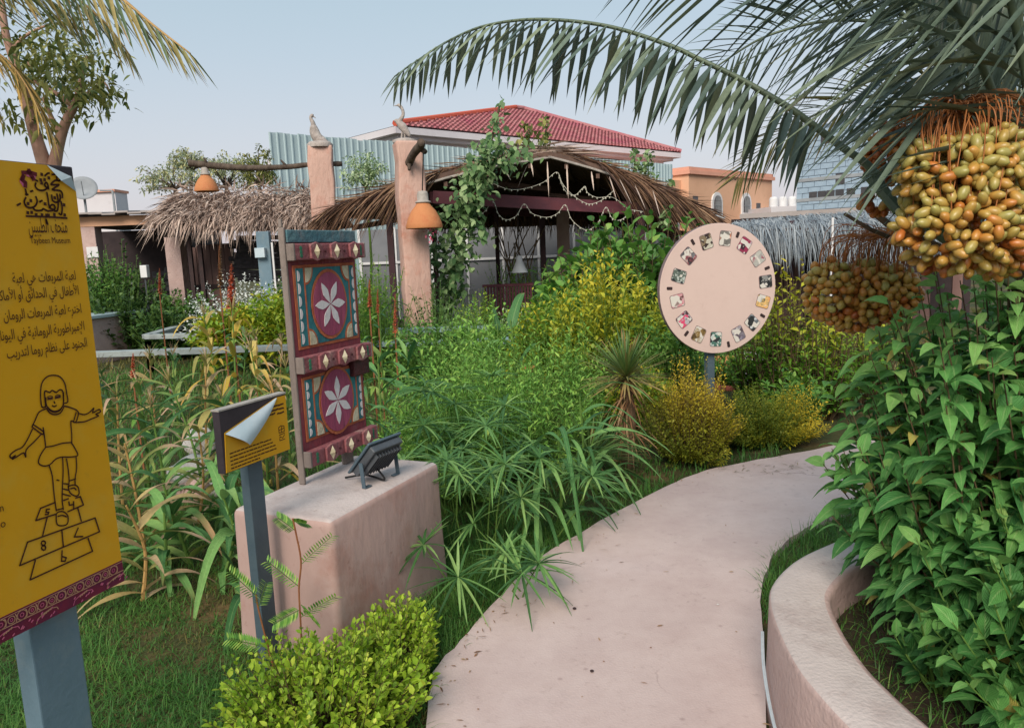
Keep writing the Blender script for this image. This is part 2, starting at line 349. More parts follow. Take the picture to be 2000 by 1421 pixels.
mat('orange_wall', '#cfa184', '#d6a98c', .4, .9, 0, c3='#c4967a', c3s=.3, speck='#a8856c', sps=3, spk=.4)
mat('orange_trim', '#c9907c', '#d39b86', 1, .9)
mat('window_dark', '#3c3a3e', '#4c484a', 3, .35, spec=.5)
mat('block_blue', '#8d9fb1', '#9fb1c1', 1.2, .95, .3, 8, c3='#7e90a4', c3s=.35)
mat('block_joint', '#5e6c7c', '#6a7888', 2, 1)
mat('slab_grey', '#868a90', '#999da2', 2, .95, .2, 10)
mat('sheet_blue', '#a4b6bb', '#9aadb4', .6, .6, 0, spec=.4, c3='#aebfc2', c3s=.25, speck='#7f8c90', sps=4, spk=.35)
mat('thatch_base', '#4a3a34', '#33282a', 8, 1, .6, 20)
mat('wall_shade', '#6e7076', '#7c7e84', 1.5, .9, .2, 8)
mat('under_dark', '#58463f', '#6a544a', 5, .95, .4, 20, stretch=(1, 6, 1))
mat('beam_red', '#5a2a32', '#4b2530', 4, .6, .1, 30)
mat('steel_maroon', '#3c1f27', '#2e1a20', 4, .6, .1, 30)
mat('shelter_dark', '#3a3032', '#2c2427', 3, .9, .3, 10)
mat('board_brown', '#6d5450', '#7c625c', 3, .9, .3, 20, stretch=(3, 3, .3))
mat('log_dark', '#3c3a40', '#5a565a', 8, .9, .6, 20)
mat('asbestos', '#a39a98', '#8a8280', 2, .95, .3, 10, c3='#b5aca8', c3s=1)
mat('disc_pink', '#c6aea6', '#cbb4ac', 2, .6, .04, 20, c3='#c0a8a0', c3s=2, speck='#a88a82', sps=12, spk=.3)
mat('disc_edge', '#6b5a5c', '#7b686a', 8, .6)
mat('string_light', '#b9b6a8', '#a5a296', 30, .6)
mat('cable_white', '#a7b0b8', '#98a2aa', 30, .5)
mat('stem_green', '#4b6a2c', '#5d7a34', 30, .7); mat('stem_brown', '#4a3c2a', '#5d4c34', 30, .8); mat('stem_red', '#7a4a30', '#8a5a38', 30, .8)
mat('date_stalk', '#94582c', '#a86c3c', 20, .6)
mat('frond_rachis', '#4c5a4a', '#5f6c56', 14, .5, .1, 40); mat('frond_rachis_dry', '#9a7a4a', '#b08c58', 14, .6)
mat('flower_red', '#b8503a', '#cc7656', 40, .7); mat('flower_pink', '#d0708a', '#c04a6a', 40, .7)
mat('black_rubber', '#1c1c1e')
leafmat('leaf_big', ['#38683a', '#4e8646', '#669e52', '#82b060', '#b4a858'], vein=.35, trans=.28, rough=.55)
leafmat('leaf_mid', ['#30582a', '#4c7a34', '#6a9440', '#8eaa50'], trans=.25)
leafmat('leaf_wispy', ['#487430', '#64963e', '#84b04c', '#a8c45c'], trans=.25)
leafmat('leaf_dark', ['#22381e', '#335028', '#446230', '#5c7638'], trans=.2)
leafmat('leaf_lime', ['#5f8326', '#83a52c', '#a4be3a', '#c6cc54'], trans=.32, rough=.5)
leafmat('leaf_yellow', ['#5e7026', '#9c9a2c', '#c8b030', '#dcc23c'], trans=.38)
leafmat('leaf_yellowtop', ['#48762a', '#6c9630', '#b0b034', '#d6bc38'], trans=.3)
leafmat('leaf_vine', ['#3c5c34', '#587848', '#789460', '#9cb080'], trans=.25); leafmat('blade_gold', ['#8a8a3c', '#b89c40', '#c8aa50', '#d4bc70'], tip='#b88a50', tipk=1.0, trans=.3)
leafmat('leaf_pale', ['#5c7a4a', '#87a070', '#a9bc90', '#c2ccb0'], trans=.2)
leafmat('leaf_tree', ['#4b5c30', '#66723a', '#8a8a48', '#a3a066'], trans=.25)
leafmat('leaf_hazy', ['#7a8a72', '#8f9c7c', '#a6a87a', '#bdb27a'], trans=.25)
leafmat('blade_corn', ['#3c6438', '#557e44', '#769850', '#a0ac5c'], tip='#b8956a', tipk=.95, trans=.25, vein=.3)
leafmat('blade_corndry', ['#7c8a48', '#a39a5a', '#b8a06c', '#c4a888'], tip='#c6a58c', tipk=.75, trans=.25, vein=.15)
leafmat('blade_green', ['#3a6638', '#54844c', '#72a05a', '#98b86c'], tip='#8a7a44', tipk=1.25, trans=.22, vein=.25)
leafmat('blade_cyperus', ['#345830', '#4c7640', '#6a9450', '#90b068'], trans=.3)
leafmat('grass', ['#33582a', '#467434', '#608c40', '#84984e'], trans=.4)
leafmat('grass_dry', ['#3f4a20', '#5c5e2c', '#7a6f40', '#8e7c54'], trans=.25)
leafmat('yucca', ['#4c6a3c', '#6c8446', '#7e7c4a', '#a08c5c'], tip='#a07a50', tipk=1.05, trans=.15)
leafmat('dead_leaf', ['#6d4c34', '#8a6448', '#9c7a58', '#a98c6c'], trans=.15)
leafmat('palm_leaflet', ['#46564e', '#58675a', '#6a7868', '#808a6e'], tip='#7c6c4c', tipk=1.3, trans=.2, rough=.4, spec=.5)
leafmat('palm_dry', ['#5c6640', '#8a7c48', '#b0904e', '#c8a260'], trans=.2)
leafmat('palm_mix', ['#4f6446', '#6a7650', '#8f8654', '#a99660'], tip='#a88a5c', tipk=1.1, trans=.2)
leafmat('thatch_grey', ['#7a6862', '#9c877c', '#b8a194', '#ccb8ac'], trans=.05, rough=.85)
leafmat('thatch_brown', ['#3e2e2a', '#5c4438', '#7a5c48', '#9a7c62'], trans=.05, rough=.85)
leafmat('thatch_blue', ['#5a636e', '#727c86', '#8b939b', '#a3a9ae'], trans=.05, rough=.85)
leafmat('date_fruit', ['#8e4422', '#ab642c', '#b07c38', '#a88a44', '#9a9150'], trans=0, rough=.38, spec=.5)
leafmat('petal_white', ['#b9c4be', '#ccd2cc', '#d8dad6', '#e2e2de'], trans=.2)

# ================================================================== the setting: ground, path
g = MB(); 
gx = [-400, -60, -12, -6, -3, -1.5, 0, 1.5, 3, 6, 12, 60, 400]; gy = [-60, -10, 0, 2, 4, 6, 9, 13, 20, 40, 100, 600]
g.v = [(x, y, 0) for y in gy for x in gx]; nx = len(gx)
g.f = [(j * nx + i, j * nx + i + 1, (j + 1) * nx + i + 1, (j + 1) * nx + i) for j in range(len(gy) - 1) for i in range(nx - 1)]; g.m = [0] * len(g.f)
tag(g.build('ground', 'lawn_earth'), 'garden earth under the grass and planting', kind='structure')
Lp = [(700, 1800), (790, 1560), (830, 1421), (850, 1310), (900, 1250), (960, 1180), (1050, 1090), (1150, 1030), (1230, 985), (1300, 950), (1380, 918), (1480, 897), (1590, 878)]
Rp = [(1640, 866), (1760, 850), (2050, 845), (2050, 945), (1780, 965), (1640, 1000), (1562, 1038), (1512, 1082), (1488, 1140), (1490, 1220), (1498, 1421), (1500, 1800)]
pl = spline([G(*p, .04) for p in Lp], 4); pr = spline([G(*p, .04) for p in Rp], 4)
PATH = [p + Vector((rng.normal() * .004, rng.normal() * .004, 0)) for p in pl + pr]
pm = MB(); n = len(PATH); top = [p.copy() for p in PATH]; pm.v = [tuple(p) for p in top] + [(p.x, p.y, -.05) for p in PATH]
pm.f = [tuple(range(n))[::-1]] + [(i, (i + 1) % n, n + (i + 1) % n, n + i) for i in range(n)]; pm.m = [0] * len(pm.f)
po = pm.build('path', 'path_concrete'); tag(po, 'smooth pinkish concrete path curving through the garden', kind='structure')
t_ = MATS['path_concrete'].node_tree; N_ = t_.nodes; b_ = N_['Principled BSDF']; s_ = b_.inputs['Base Color'].links[0].from_socket
tc_ = N_.new('ShaderNodeTexCoord'); nz_ = N_.new('ShaderNodeTexNoise'); nz_.inputs['Scale'].default_value = 1.7; nz_.inputs['Detail'].default_value = 6; t_.links.new(tc_.outputs['Object'], nz_.inputs[0])
va_ = N_.new('ShaderNodeVectorMath'); va_.operation = 'MULTIPLY_ADD'; va_.inputs[1].default_value = (.9, .9, .9); t_.links.new(nz_.outputs['Color'], va_.inputs[0]); t_.links.new(tc_.outputs['Object'], va_.inputs[2])
vo_ = N_.new('ShaderNodeTexVoronoi'); vo_.feature = 'DISTANCE_TO_EDGE'; vo_.inputs['Scale'].default_value = .75; t_.links.new(va_.outputs[0], vo_.inputs[0])
mr_ = N_.new('ShaderNodeMapRange'); mr_.inputs[1].default_value = .0; mr_.inputs[2].default_value = .006; mr_.inputs[3].default_value = .55; mr_.inputs[4].default_value = 0; t_.links.new(vo_.outputs['Distance'], mr_.inputs[0])
n2_ = N_.new('ShaderNodeTexNoise'); n2_.inputs['Scale'].default_value = 1.1; t_.links.new(tc_.outputs['Object'], n2_.inputs[0]); m2_ = N_.new('ShaderNodeMapRange'); m2_.inputs[1].default_value = .5; m2_.inputs[2].default_value = .6; t_.links.new(n2_.outputs[0], m2_.inputs[0])
mu_ = N_.new('ShaderNodeMath'); mu_.operation = 'MULTIPLY'; t_.links.new(mr_.outputs[0], mu_.inputs[0]); t_.links.new(m2_.outputs[0], mu_.inputs[1])
mx_ = N_.new('ShaderNodeMix'); mx_.data_type = 'RGBA'; mx_.inputs[7].default_value = C('#6a5450'); t_.links.new(mu_.outputs[0], mx_.inputs[0]); t_.links.new(s_, mx_.inputs[6])
# scuffs and grit
n4_ = N_.new('ShaderNodeTexNoise'); n4_.inputs['Scale'].default_value = 14; n4_.inputs['Detail'].default_value = 10; n4_.inputs['Roughness'].default_value = .8; t_.links.new(tc_.outputs['Object'], n4_.inputs[0])
m4_ = N_.new('ShaderNodeMapRange'); m4_.inputs[1].default_value = .56; m4_.inputs[2].default_value = .74; m4_.inputs[3].default_value = 0; m4_.inputs[4].default_value = .55; t_.links.new(n4_.outputs[0], m4_.inputs[0])
mx4 = N_.new('ShaderNodeMix'); mx4.data_type = 'RGBA'; mx4.inputs[7].default_value = C('#94807a'); t_.links.new(m4_.outputs[0], mx4.inputs[0]); t_.links.new(mx_.outputs[2], mx4.inputs[6]); t_.links.new(mx4.outputs[2], b_.inputs['Base Color'])
# hairline cracks, stains and pebbles on the path come as material wear and small stones
t = MATS['path_concrete'].node_tree; b = t.nodes['Principled BSDF']; src = b.inputs['Base Color'].links[0].from_socket
tcn = t.nodes.new('ShaderNodeTexCoord')
vo = t.nodes.new('ShaderNodeTexVoronoi'); vo.inputs['Scale'].default_value = 7; t.links.new(tcn.outputs['Object'], vo.inputs[0])
cr2 = t.nodes.new('ShaderNodeValToRGB'); cr2.color_ramp.elements[0].position = .03; cr2.color_ramp.elements[1].position = .09
cr2.color_ramp.elements[0].color = (.55, .5, .5, 1); cr2.color_ramp.elements[1].color = (1, 1, 1, 1); t.links.new(vo.outputs['Distance'], cr2.inputs[0])
n3 = t.nodes.new('ShaderNodeTexNoise'); n3.inputs['Scale'].default_value = 2.3; n3.inputs['Detail'].default_value = 9; n3.inputs['Roughness'].default_value = .75; t.links.new(tcn.outputs['Object'], n3.inputs[0])
cr3 = t.nodes.new('ShaderNodeValToRGB'); cr3.color_ramp.elements[0].position = .3; cr3.color_ramp.elements[1].position = .62
cr3.color_ramp.elements[0].color = (.86, .82, .82, 1); cr3.color_ramp.elements[1].color = (1, 1, 1, 1); t.links.new(n3.outputs[0], cr3.inputs[0])
mm = t.nodes.new('ShaderNodeMix'); mm.data_type = 'RGBA'; mm.blend_type = 'MULTIPLY'; mm.inputs[0].default_value = 1; t.links.new(src, mm.inputs[6]); t.links.new(cr3.outputs[0], mm.inputs[7])
m4 = t.nodes.new('ShaderNodeMix'); m4.data_type = 'RGBA'; m4.blend_type = 'MULTIPLY'; m4.inputs[0].default_value = .5; t.links.new(mm.outputs[2], m4.inputs[6]); t.links.new(cr2.outputs[0], m4.inputs[7])
t.links.new(m4.outputs[2], b.inputs['Base Color'])
def inpoly(P, poly):
    x, y = P[:, 0], P[:, 1]; q = np.array([(p[0], p[1]) for p in poly]); c = np.zeros(len(P), bool); j = len(q) - 1
    for i in range(len(q)):
        with np.errstate(divide='ignore', invalid='ignore'):
            c ^= ((q[i, 1] > y) != (q[j, 1] > y)) & (x < (q[j, 0] - q[i, 0]) * (y - q[i, 1]) / (q[j, 1] - q[i, 1] + 1e-12) + q[i, 0])
        j = i
    return c

# ------------------------------------------------------------------ raised planter on the right
ZP = .38
outer = spline([G(*p, ZP) for p in [(1960, 960), (1800, 985), (1700, 1025), (1639, 1051), (1560, 1087), (1512, 1130), (1502, 1170), (1518, 1227), (1554, 1299), (1597, 1354), (1650, 1412), (1760, 1520), (1960, 1700)]], 5)
nrmv = []
for i, p in enumerate(outer):
    tt = (outer[min(i + 1, len(outer) - 1)] - outer[max(i - 1, 0)]).normalized(); nrmv.append(Vector((-tt.y, tt.x, 0)))
inner = [p + q * .20 for p, q in zip(outer, nrmv)]
if (inner[len(inner) // 2] - Vector((2.2, 2.2, ZP))).length > (outer[len(outer) // 2] - Vector((2.2, 2.2, ZP))).length:
    nrmv = [-q for q in nrmv]; inner = [p + q * .20 for p, q in zip(outer, nrmv)]
w = MB(); secs = []
for p, q in zip(outer, nrmv):
    secs.append([Vector((p.x, p.y, -.02)) - q * .012, Vector((p.x, p.y, .2)) - q * .004, Vector((p.x, p.y, ZP - .018)), p + q * .006 - UP * .005, p + q * .02, p + q * .18, p + q * .196 - UP * .006, Vector((p.x, p.y, ZP - .025)) + q * .2, Vector((p.x, p.y, .1)) + q * .2])
for i in range(len(secs) - 1):
    for k in range(8): w.add([secs[i][k], secs[i + 1][k], secs[i + 1][k + 1], secs[i][k + 1]], [(0, 1, 2, 3)], 1 if 3 <= k <= 4 else 0)
bm_o = w.build('planter_wall', ['stucco_pink', 'plaster_top'], at=outer[30]); tag(bm_o, 'curved raised planter wall of pink plaster beside the path', 'planter wall')
me = bm_o.data; import bmesh
bb = bmesh.new(); bb.from_mesh(me); bmesh.ops.remove_doubles(bb, verts=bb.verts, dist=1e-4); bmesh.ops.recalc_face_normals(bb, faces=bb.faces); bb.to_mesh(me); bb.free()
for p in me.polygons: p.use_smooth = True
sm = MB(); poly = [Vector((p.x, p.y, .24)) - q * 0 for p, q in zip(inner, nrmv)] + [Vector((4, -.5, .24)), Vector((5, 3.5, .24))]
sm.v = [tuple(p) for p in poly]; sm.f = [tuple(range(len(poly)))]; sm.m = [0]
tag(sm.build('planter_soil', 'soil'), 'dark soil inside the raised planter', kind='structure')
PLANTER = [(p.x, p.y) for p in outer] + [(4, -.5), (5, 3.2)]
cb = MB(); cp = [Vector((outer[k].x, outer[k].y, z)) - nrmv[k] * .02 for k, z in ((29, .24), (32, .17), (36, .1), (40, .06), (45, .03))]
cb.tube(spline(cp, 6), .006, 6); tag(cb.build('cable', 'cable_white', at=cp[0]), 'thin pale cable running along the foot of the curved planter wall', 'cable')

# ------------------------------------------------------------------ pedestal, painted door, floodlight
A = hdir(24); B = Vector((-A.y, A.x, 0))        # A: away to the right, B: away to the left
P0 = G(645, 1018, .6); P0.z = 0
PEDL, PEDW = .86, .50
ped = MB()
def pedring(z, s): return [P0 + A * s + B * s + UP * z, P0 + A * (PEDL - s) + B * s + UP * z, P0 + A * (PEDL - s) + B * (PEDW - s) + UP * z, P0 + A * s + B * (PEDW - s) + UP * z]
rings = [pedring(-.05, -.015), pedring(.3, -.004), pedring(.6, .0)]
v = []; f = []
for r in rings: v += r
for i in range(2): f += [(i * 4 + k, i * 4 + (k + 1) % 4, i * 4 + 4 + (k + 1) % 4, i * 4 + 4 + k) for k in range(4)]
f += [(8, 9, 10, 11)]
ped.add(v, f); ped.m = [0] * 8 + [1]
o = ped.build('pedestal', ['stucco_ped', 'plaster_top'], at=P0 + A * .43 + B * .25, bevel=.03, bseg=4)
tag(o, 'low pink plastered block carrying the painted wooden door', 'pedestal')
for p in o.data.polygons: p.use_smooth = True

DA = hdir(22.5); DN = Vector((DA.y, -DA.x, 0))         # door runs along DA, faces DN (towards the camera, right)
DL = G(597, 945, .6) + DA * 0.0
def dt(px, py):
    q = onplane(px, py, DL, DA); return (q - DL).dot(DA), q.z - .6
DWt = dt(707, 700)[0]; DHt = dt(568, 449)[1]
door = thing('painted_door', 'painted red and teal wooden door leaf standing upright on the pink block', 'door', DL + DA * DWt / 2)
def dp(u, v, n=0): return DL + DA * u + UP * (v) + DN * n
def dbox(name, u0, u1, v0, v1, n0, n1, m, bevel=.003, parent=None, label=None):
    b = MB(); b.box(dp((u0 + u1) / 2, (v0 + v1) / 2, (n0 + n1) / 2), u1 - u0, n1 - n0, v1 - v0, DA, DN)
    o = b.build(name, m, parent or door, bevel=bevel)
    if label: o['label'] = label
    return o
w_, h_ = DWt, DHt
dbox('side_post', -.016, .0, 0, h_ + .01, -.026, .006, 'wood_grey', .006, label='weathered grey side post with a pivot foot')
dbox('pivot', -.014, -.002, h_ + .01, h_ + .045, -.02, -.004, 'wood_grey', .003)
vb = .07
for (a, b_) in ((0, .47), (.47, 1)):
    dbox('plank', a * w_ + .001, b_ * w_ - .001, vb, h_ - .0, -.03, 0, 'paint_red', .002)
dbox('foot', w_ * .62, w_ * .75, 0.0, vb + .02, -.028, -.002, 'wood_grey', .003)
dbox('top_board', 0.0, w_, h_ - .055, h_, .0, .012, 'paint_tealgrey', .004, label='faded teal board across the top')
def rail(vc, k):
    vh = .072; L0 = .012; r = MB()
    r.box(dp(w_ / 2 + .01, vc, .026), w_ + .03, .04, vh, DA, DN)
    ro = r.build('cross_rail', 'paint_rose', door, bevel=.006)
    n = 7
    for i in range(3):
        uc = w_ * (.27 + .29 * i); hw = .042
        bl = MB(); prof = [(-hw, -.03), (-hw * .55, -.036), (0, -.042), (hw * .55, -.036), (hw, -.03), (hw, .03), (hw * .55, .036), (0, .042), (-hw * .55, .036), (-hw, .03)]
        bl.plate([dp(uc + x, vc + y, .046) for x, y in prof], DN * .012); bl.build('carved_block', 'paint_rose', ro, bevel=.003)
        dm = MB(); d_ = .03
        dm.add([dp(uc - d_ * .75, vc, .0585), dp(uc, vc - d_ * 1.1, .0585), dp(uc + d_ * .75, vc, .0585), dp(uc, vc + d_ * 1.1, .0585), dp(uc, vc, .075)], [(0, 1, 4), (1, 2, 4), (2, 3, 4), (3, 0, 4)])
        dm.build('diamond_boss', 'paint_cream', ro)
        nl = MB(); nl.lathe(dp(uc, vc, .074), [(0, .006), (.004, .005), (.005, 0)], 8, DN); nl.build('nail', 'lock_brown', ro)
    for uc in (w_ * .415, w_ * .705):
        nl = MB(); nl.lathe(dp(uc, vc, .0462), [(0, .005), (.005, .004), (.006, 0)], 8, DN); nl.build('nail', 'lock_brown', ro)
    for uc in (-.002, w_ + .022):
        gb = MB(); gb.box(dp(uc, vc, .026), .012, .041, vh * 1.01, DA, DN); gb.build('worn_end', 'wood_grey', ro, bevel=.003)
    for uc in (w_ * .08, w_ * .97):
        gp = MB(); s_ = .016
        for dv in (-s_, 0, s_): gp.lathe(dp(uc, vc + dv, .0462), [(0, .002), (s_ * .55, .0015), (s_ * .6, 0)], 10, DN)
        gp.build('green_motif', 'paint_green', ro)
rail(h_ * .915, 0); rail(h_ * .478, 1); rail(h_ * .075 + .03, 2)
def ring(mb, uc, vc, ru, rv, r0, r1, n, th, N=36):
    for k in range(N):
        a, b = 2 * math.pi * k / N, 2 * math.pi * (k + 1) / N
        mb.add([dp(uc + ru * s * math.cos(x), vc + rv * s * math.sin(x), n) for x, s in ((a, r0), (b, r0), (b, r1), (a, r1))], [(0, 1, 2, 3)])
def disc(mb, uc, vc, ru, rv, n, N=28, a0=0, a1=2 * math.pi):
    full = abs(a1 - a0 - 2 * math.pi) < 1e-6
    pts = [dp(uc + ru * math.cos(a0 + (a1 - a0) * k / N), vc + rv * math.sin(a0 + (a1 - a0) * k / N), n - .002) for k in range(N + (0 if full else 1))]
    if not full: pts.append(dp(uc, vc, n - .002))
    mb.plate(pts, DN * .002)
def panel(v0, v1, cut=0):
    vc, hh = (v0 + v1) / 2, (v1 - v0); u0, u1 = w_ * .055, w_ * .965
    bd = dbox('panel_border', u0, u1, v0, v1, .0, .004, 'paint_orange', .001)
    dbox('panel_field', u0 + .016, u1 - .016, v0 + .014, v1 - .014, .004, .007, 'paint_teal', .001, bd)
    iu0, iu1 = u0 + .07, u1 - .06
    for uu in (iu0, iu1): dbox('painted_line', uu - .004, uu + .004, v0 + .014, v1 - .014, .007, .009, 'paint_orange', 0, bd)
    uc = (iu0 + iu1) / 2; ru = (iu1 - iu0) * .37; rv = ru * 1.18
    rm = MB(); disc(rm, uc, vc, ru * 1.1, rv * 1.1, .0115); rm.build('medallion_ring', 'paint_orange', bd)
    rm = MB(); disc(rm, uc, vc, ru, rv, .014); rm.build('medallion', 'paint_crimson', bd)
    for k in range(6):
        a = math.pi / 2 * 0 + k * math.pi / 3 + (.0 if not cut else .5); pt = MB(); L_ = ru * .92; ww = ru * .17
        pr_ = [(0.03, 0), (.35, .7), (.55, 1), (.8, .6), (1, 0), (.8, -.6), (.55, -1), (.35, -.7)]
        pt.plate([dp(uc + math.cos(a) * L_ * x - math.sin(a) * ww * y, vc + math.sin(a) * L_ * x + math.cos(a) * ww * y, .014) for x, y in pr_], DN * .002)
        pt.build('petal', 'paint_white', bd)
    for k, (cu, cv, a0) in enumerate(((iu0 + .004, v0 + .014, 0), (iu1 - .004, v0 + .014, math.pi / 2), (iu1 - .004, v1 - .014, math.pi), (iu0 + .004, v1 - .014, 1.5 * math.pi))):
        if cut and k == 2: continue
        q = MB(); disc(q, cu, cv, .058, .074, .0098, 8, a0, a0 + math.pi / 2); q.build('corner_line', 'paint_orange', bd)
        q = MB(); disc(q, cu, cv, .048, .064, .0118, 8, a0, a0 + math.pi / 2); q.build('corner_petal', 'paint_cream', bd)
    for uu, sgn in ((u0 + .022, 1), (u1 - .02, -1)):
        nn = 6; st = (hh - .04) / nn
        for k in range(nn):
            if cut and sgn < 0 and k >= nn - 1: continue
            q = MB(); disc(q, uu, v0 + .02 + st * (k + .5), .017 * sgn, st * .44, .0098, 8, -math.pi / 2, math.pi / 2); q.build('scallop', 'paint_white', bd)
panel(h_ * .535, h_ * .865); panel(h_ * .165, h_ * .425, 1)
lk = dbox('lock_plate', w_ * .76, w_ * 1.02, h_ * .375, h_ * .448, .005, .035, 'lock_brown', .005, label='dark brown iron lock plate')

# floodlight
FC = G(722, 948, .6); fl = thing('floodlight', 'grey metal floodlight on a bracket at the foot of the painted door', 'floodlight', FC + A * .08)
fx = hdir(30); tilt = math.radians(48); fo = Vector((-fx.y, fx.x, 0))       # fo: to the left, towards the door
fn = (fo * math.sin(tilt) + UP * math.cos(tilt)).normalized()              # lamp glass faces up and to the door
fu = fn.cross(fx).normalized(); 
if fu.z < 0: fu = -fu
fc = FC + fx * .07 + UP * .115
b = MB(); b.box(fc, .20, .17, .035, fx, fu, fn); b.build('housing', 'metal_dark', fl, bevel=.006)
b = MB(); b.box(fc + fn * .024, .225, .195, .012, fx, fu, fn); b.build('rim', 'metal_grey', fl, bevel=.004)
b = MB(); b.box(fc + fn * .0325, .19, .16, .004, fx, fu, fn); b.build('glass', 'window_dark', fl)
for k in range(9):
    b = MB(); b.box(fc - fn * .026 + fx * (-.08 + .02 * k), .004, .13, .022, fx, fu, fn); b.build('cooling_fin', 'metal_dark', fl)
for s_ in (-1, 1):
    b = MB(); e = fc + fx * .118 * s_; b.bar(e, Vector((e.x, e.y, .603)) - fo * .01, .02, .004, fx); b.bar(Vector((e.x, e.y, .605)) - fo * .01, Vector((e.x, e.y, .605)) - fx * .04 * s_ - fo * .01, .02, .005); b.build('bracket', 'metal_grey', fl)
b = MB(); b.tube(spline([fc - fn * .03 - fu * .05, fc - fn * .09 - fu * .06 + fo * .0, Vector((fc.x, fc.y, .62)) + fo * .08, Vector((fc.x, fc.y, .612)) + fo * .16 - fx * .05]), .005, 6); b.build('power_cord', 'black_rubber', fl)

# ------------------------------------------------------------------ lettering helpers
AR = {}
def _r(ch, base, dual=True): AR[ch] = (base, base + 1, base + 2, base + 3) if dual else (base, base + 1, None, None)
for ch, b_, d_ in [('ا', 0xFE8D, 0), ('ب', 0xFE8F, 1), ('ة', 0xFE93, 0), ('ت', 0xFE95, 1), ('ح', 0xFEA1, 1), ('خ', 0xFEA5, 1), ('د', 0xFEA9, 0), ('ر', 0xFEAD, 0), ('ط', 0xFEC1, 1), ('ظ', 0xFEC5, 1), ('ع', 0xFEC9, 1),
                     ('ف', 0xFED1, 1), ('ق', 0xFED5, 1), ('ك', 0xFED9, 1), ('ل', 0xFEDD, 1), ('م', 0xFEE1, 1), ('ن', 0xFEE5, 1), ('ه', 0xFEE9, 1), ('و', 0xFEED, 0), ('ى', 0xFEEF, 0), ('ي', 0xFEF1, 1), ('أ', 0xFE83, 0), ('إ', 0xFE87, 0), ('ئ', 0xFE89, 1), ('ج', 0xFE9D, 1)]: _r(ch, b_, bool(d_))
LIG = {'ا': 0xFEFB, 'أ': 0xFEF7, 'إ': 0xFEF9}
def shape_ar(s):
    out = []; i = 0; prev = False
    while i < len(s):
        c = s[i]
        if c not in AR: out.append(c); prev = False; i += 1; continue
        if c == 'ل' and i + 1 < len(s) and s[i + 1] in LIG:
            out.append(chr(LIG[s[i + 1]] + (1 if prev else 0))); prev = False; i += 2; continue
        nxt = i + 1 < len(s) and s[i + 1] in AR and AR[c][2] is not None
        out.append(chr(AR[c][(3 if nxt else 1) if prev else (2 if nxt else 0)])); prev = nxt; i += 1
    return ''.join(out[::-1])
def textverts(s, bold=0.0):
    c = bpy.data.curves.new('lettering', 'FONT'); c.body = s; c.resolution_u = 3; c.offset = bold
    o = bpy.data.objects.new('lettering', c); COL.objects.link(o); dg = bpy.context.evaluated_depsgraph_get(); e = o.evaluated_get(dg); m = e.to_mesh()
    V = [tuple(v.co) for v in m.vertices]; F = [tuple(p.vertices) for p in m.polygons]; e.to_mesh_clear(); bpy.data.objects.remove(o); bpy.data.curves.remove(c); return V, F
class Board:
    """a vertical board through P along d, facing nv; coordinates (u, z)"""
    def __init__(s, P, d):
        s.P = Vector((P.x, P.y, 0)); s.d = d.normalized(); s.n = Vector((s.d.y, -s.d.x, 0))
    def uv(s, px, py): q = onplane(px, py, s.P, s.d); return (q - s.P).dot(s.d), q.z
    def w(s, u, z, n=0): return s.P + s.d * u + UP * z + s.n * n
    def box(s, name, u0, u1, z0, z1, n0, n1, m, parent, bevel=0, label=None):
        b = MB(); b.box(s.w((u0 + u1) / 2, (z0 + z1) / 2, (n0 + n1) / 2), u1 - u0, n1 - n0, z1 - z0, s.d, s.n); o = b.build(name, m, parent, bevel=bevel)
        if label: o['label'] = label
        return o
    def stroke(s, mb, pts, wd=.003, n=.001, closed=False):
        pts = [Vector(p) for p in pts]
        if closed: pts.append(pts[0])
        for a, b in zip(pts[:-1], pts[1:]):
            t = b - a
            if t.length < 1e-6: continue
            t = t.normalized(); q = Vector((-t.y, t.x)) * wd / 2; a2 = a - t * wd * .3; b2 = b + t * wd * .3
            mb.add([s.w(*(a2 - q), n), s.w(*(b2 - q), n), s.w(*(b2 + q), n), s.w(*(a2 + q), n)], [(0, 1, 2, 3)])
    def pxstroke(s, mb, pts, wd=.003, n=.001, closed=False, smooth=0):
        q = [Vector(s.uv(*p)) for p in pts]
        if smooth: q = [Vector(p[:2]) for p in spline([Vector((p.x, p.y, 0)) for p in q], smooth)]
        s.stroke(mb, q, wd, n, closed)
    def text(s, mb, txt, u0, u1, z, hk, right=True, n=.001, bold=.0):
        """fits txt between u0 and u1 on baseline z; hk = height of one em"""
        V, F = textverts(txt, bold); x0 = min(v[0] for v in V); x1 = max(v[0] for v in V); k = (u1 - u0) / (x1 - x0)
        mb.add([s.w(u0 + (v[0] - x0) * k, z + v[1] * hk, n) for v in V], F)

# ------------------------------------------------------------------ large yellow sign at the left edge
SB = Board(D(190, 715, 1.9), hdir(20.8)); uR = SB.uv(190, 700)[0]
zb = SB.uv(232, 1096)[1]; zt = SB.uv(140, 322)[1]; zs = SB.uv(238, 1136)[1]; uL = uR - .86
sign = thing('yellow_sign', 'large yellow sign board with a hopscotch drawing of a girl and patterned hem', 'sign', SB.w(uR - .45, 0))
sb = SB.box('board', uL, uR, zs, zt - .004, -.03, -.004, 'backing_dark', sign, .003)
cut = .055
b = MB(); b.plate([SB.w(uL, zb, -.004), SB.w(uR - .001, zb, -.004), SB.w(uR - .001, zt - cut * 1.15, -.004), SB.w(uR - cut * 1.3, zt - .006, -.004), SB.w(uL, zt - .006, -.004)], SB.n * .003); b.build('yellow_sheet', 'yellow_vinyl', sign)
b = MB(); b.plate([SB.w(uL, zs, -.004), SB.w(uR, zs, -.004), SB.w(uR, zb, -.004), SB.w(uL, zb, -.004)], SB.n * .004); hem = b.build('patterned_hem', 'maroon', sign)
hh = zb - zs; b1 = MB(); b2 = MB(); u = uL; zc = zb - hh * .27; rr = hh * .15; k = 0
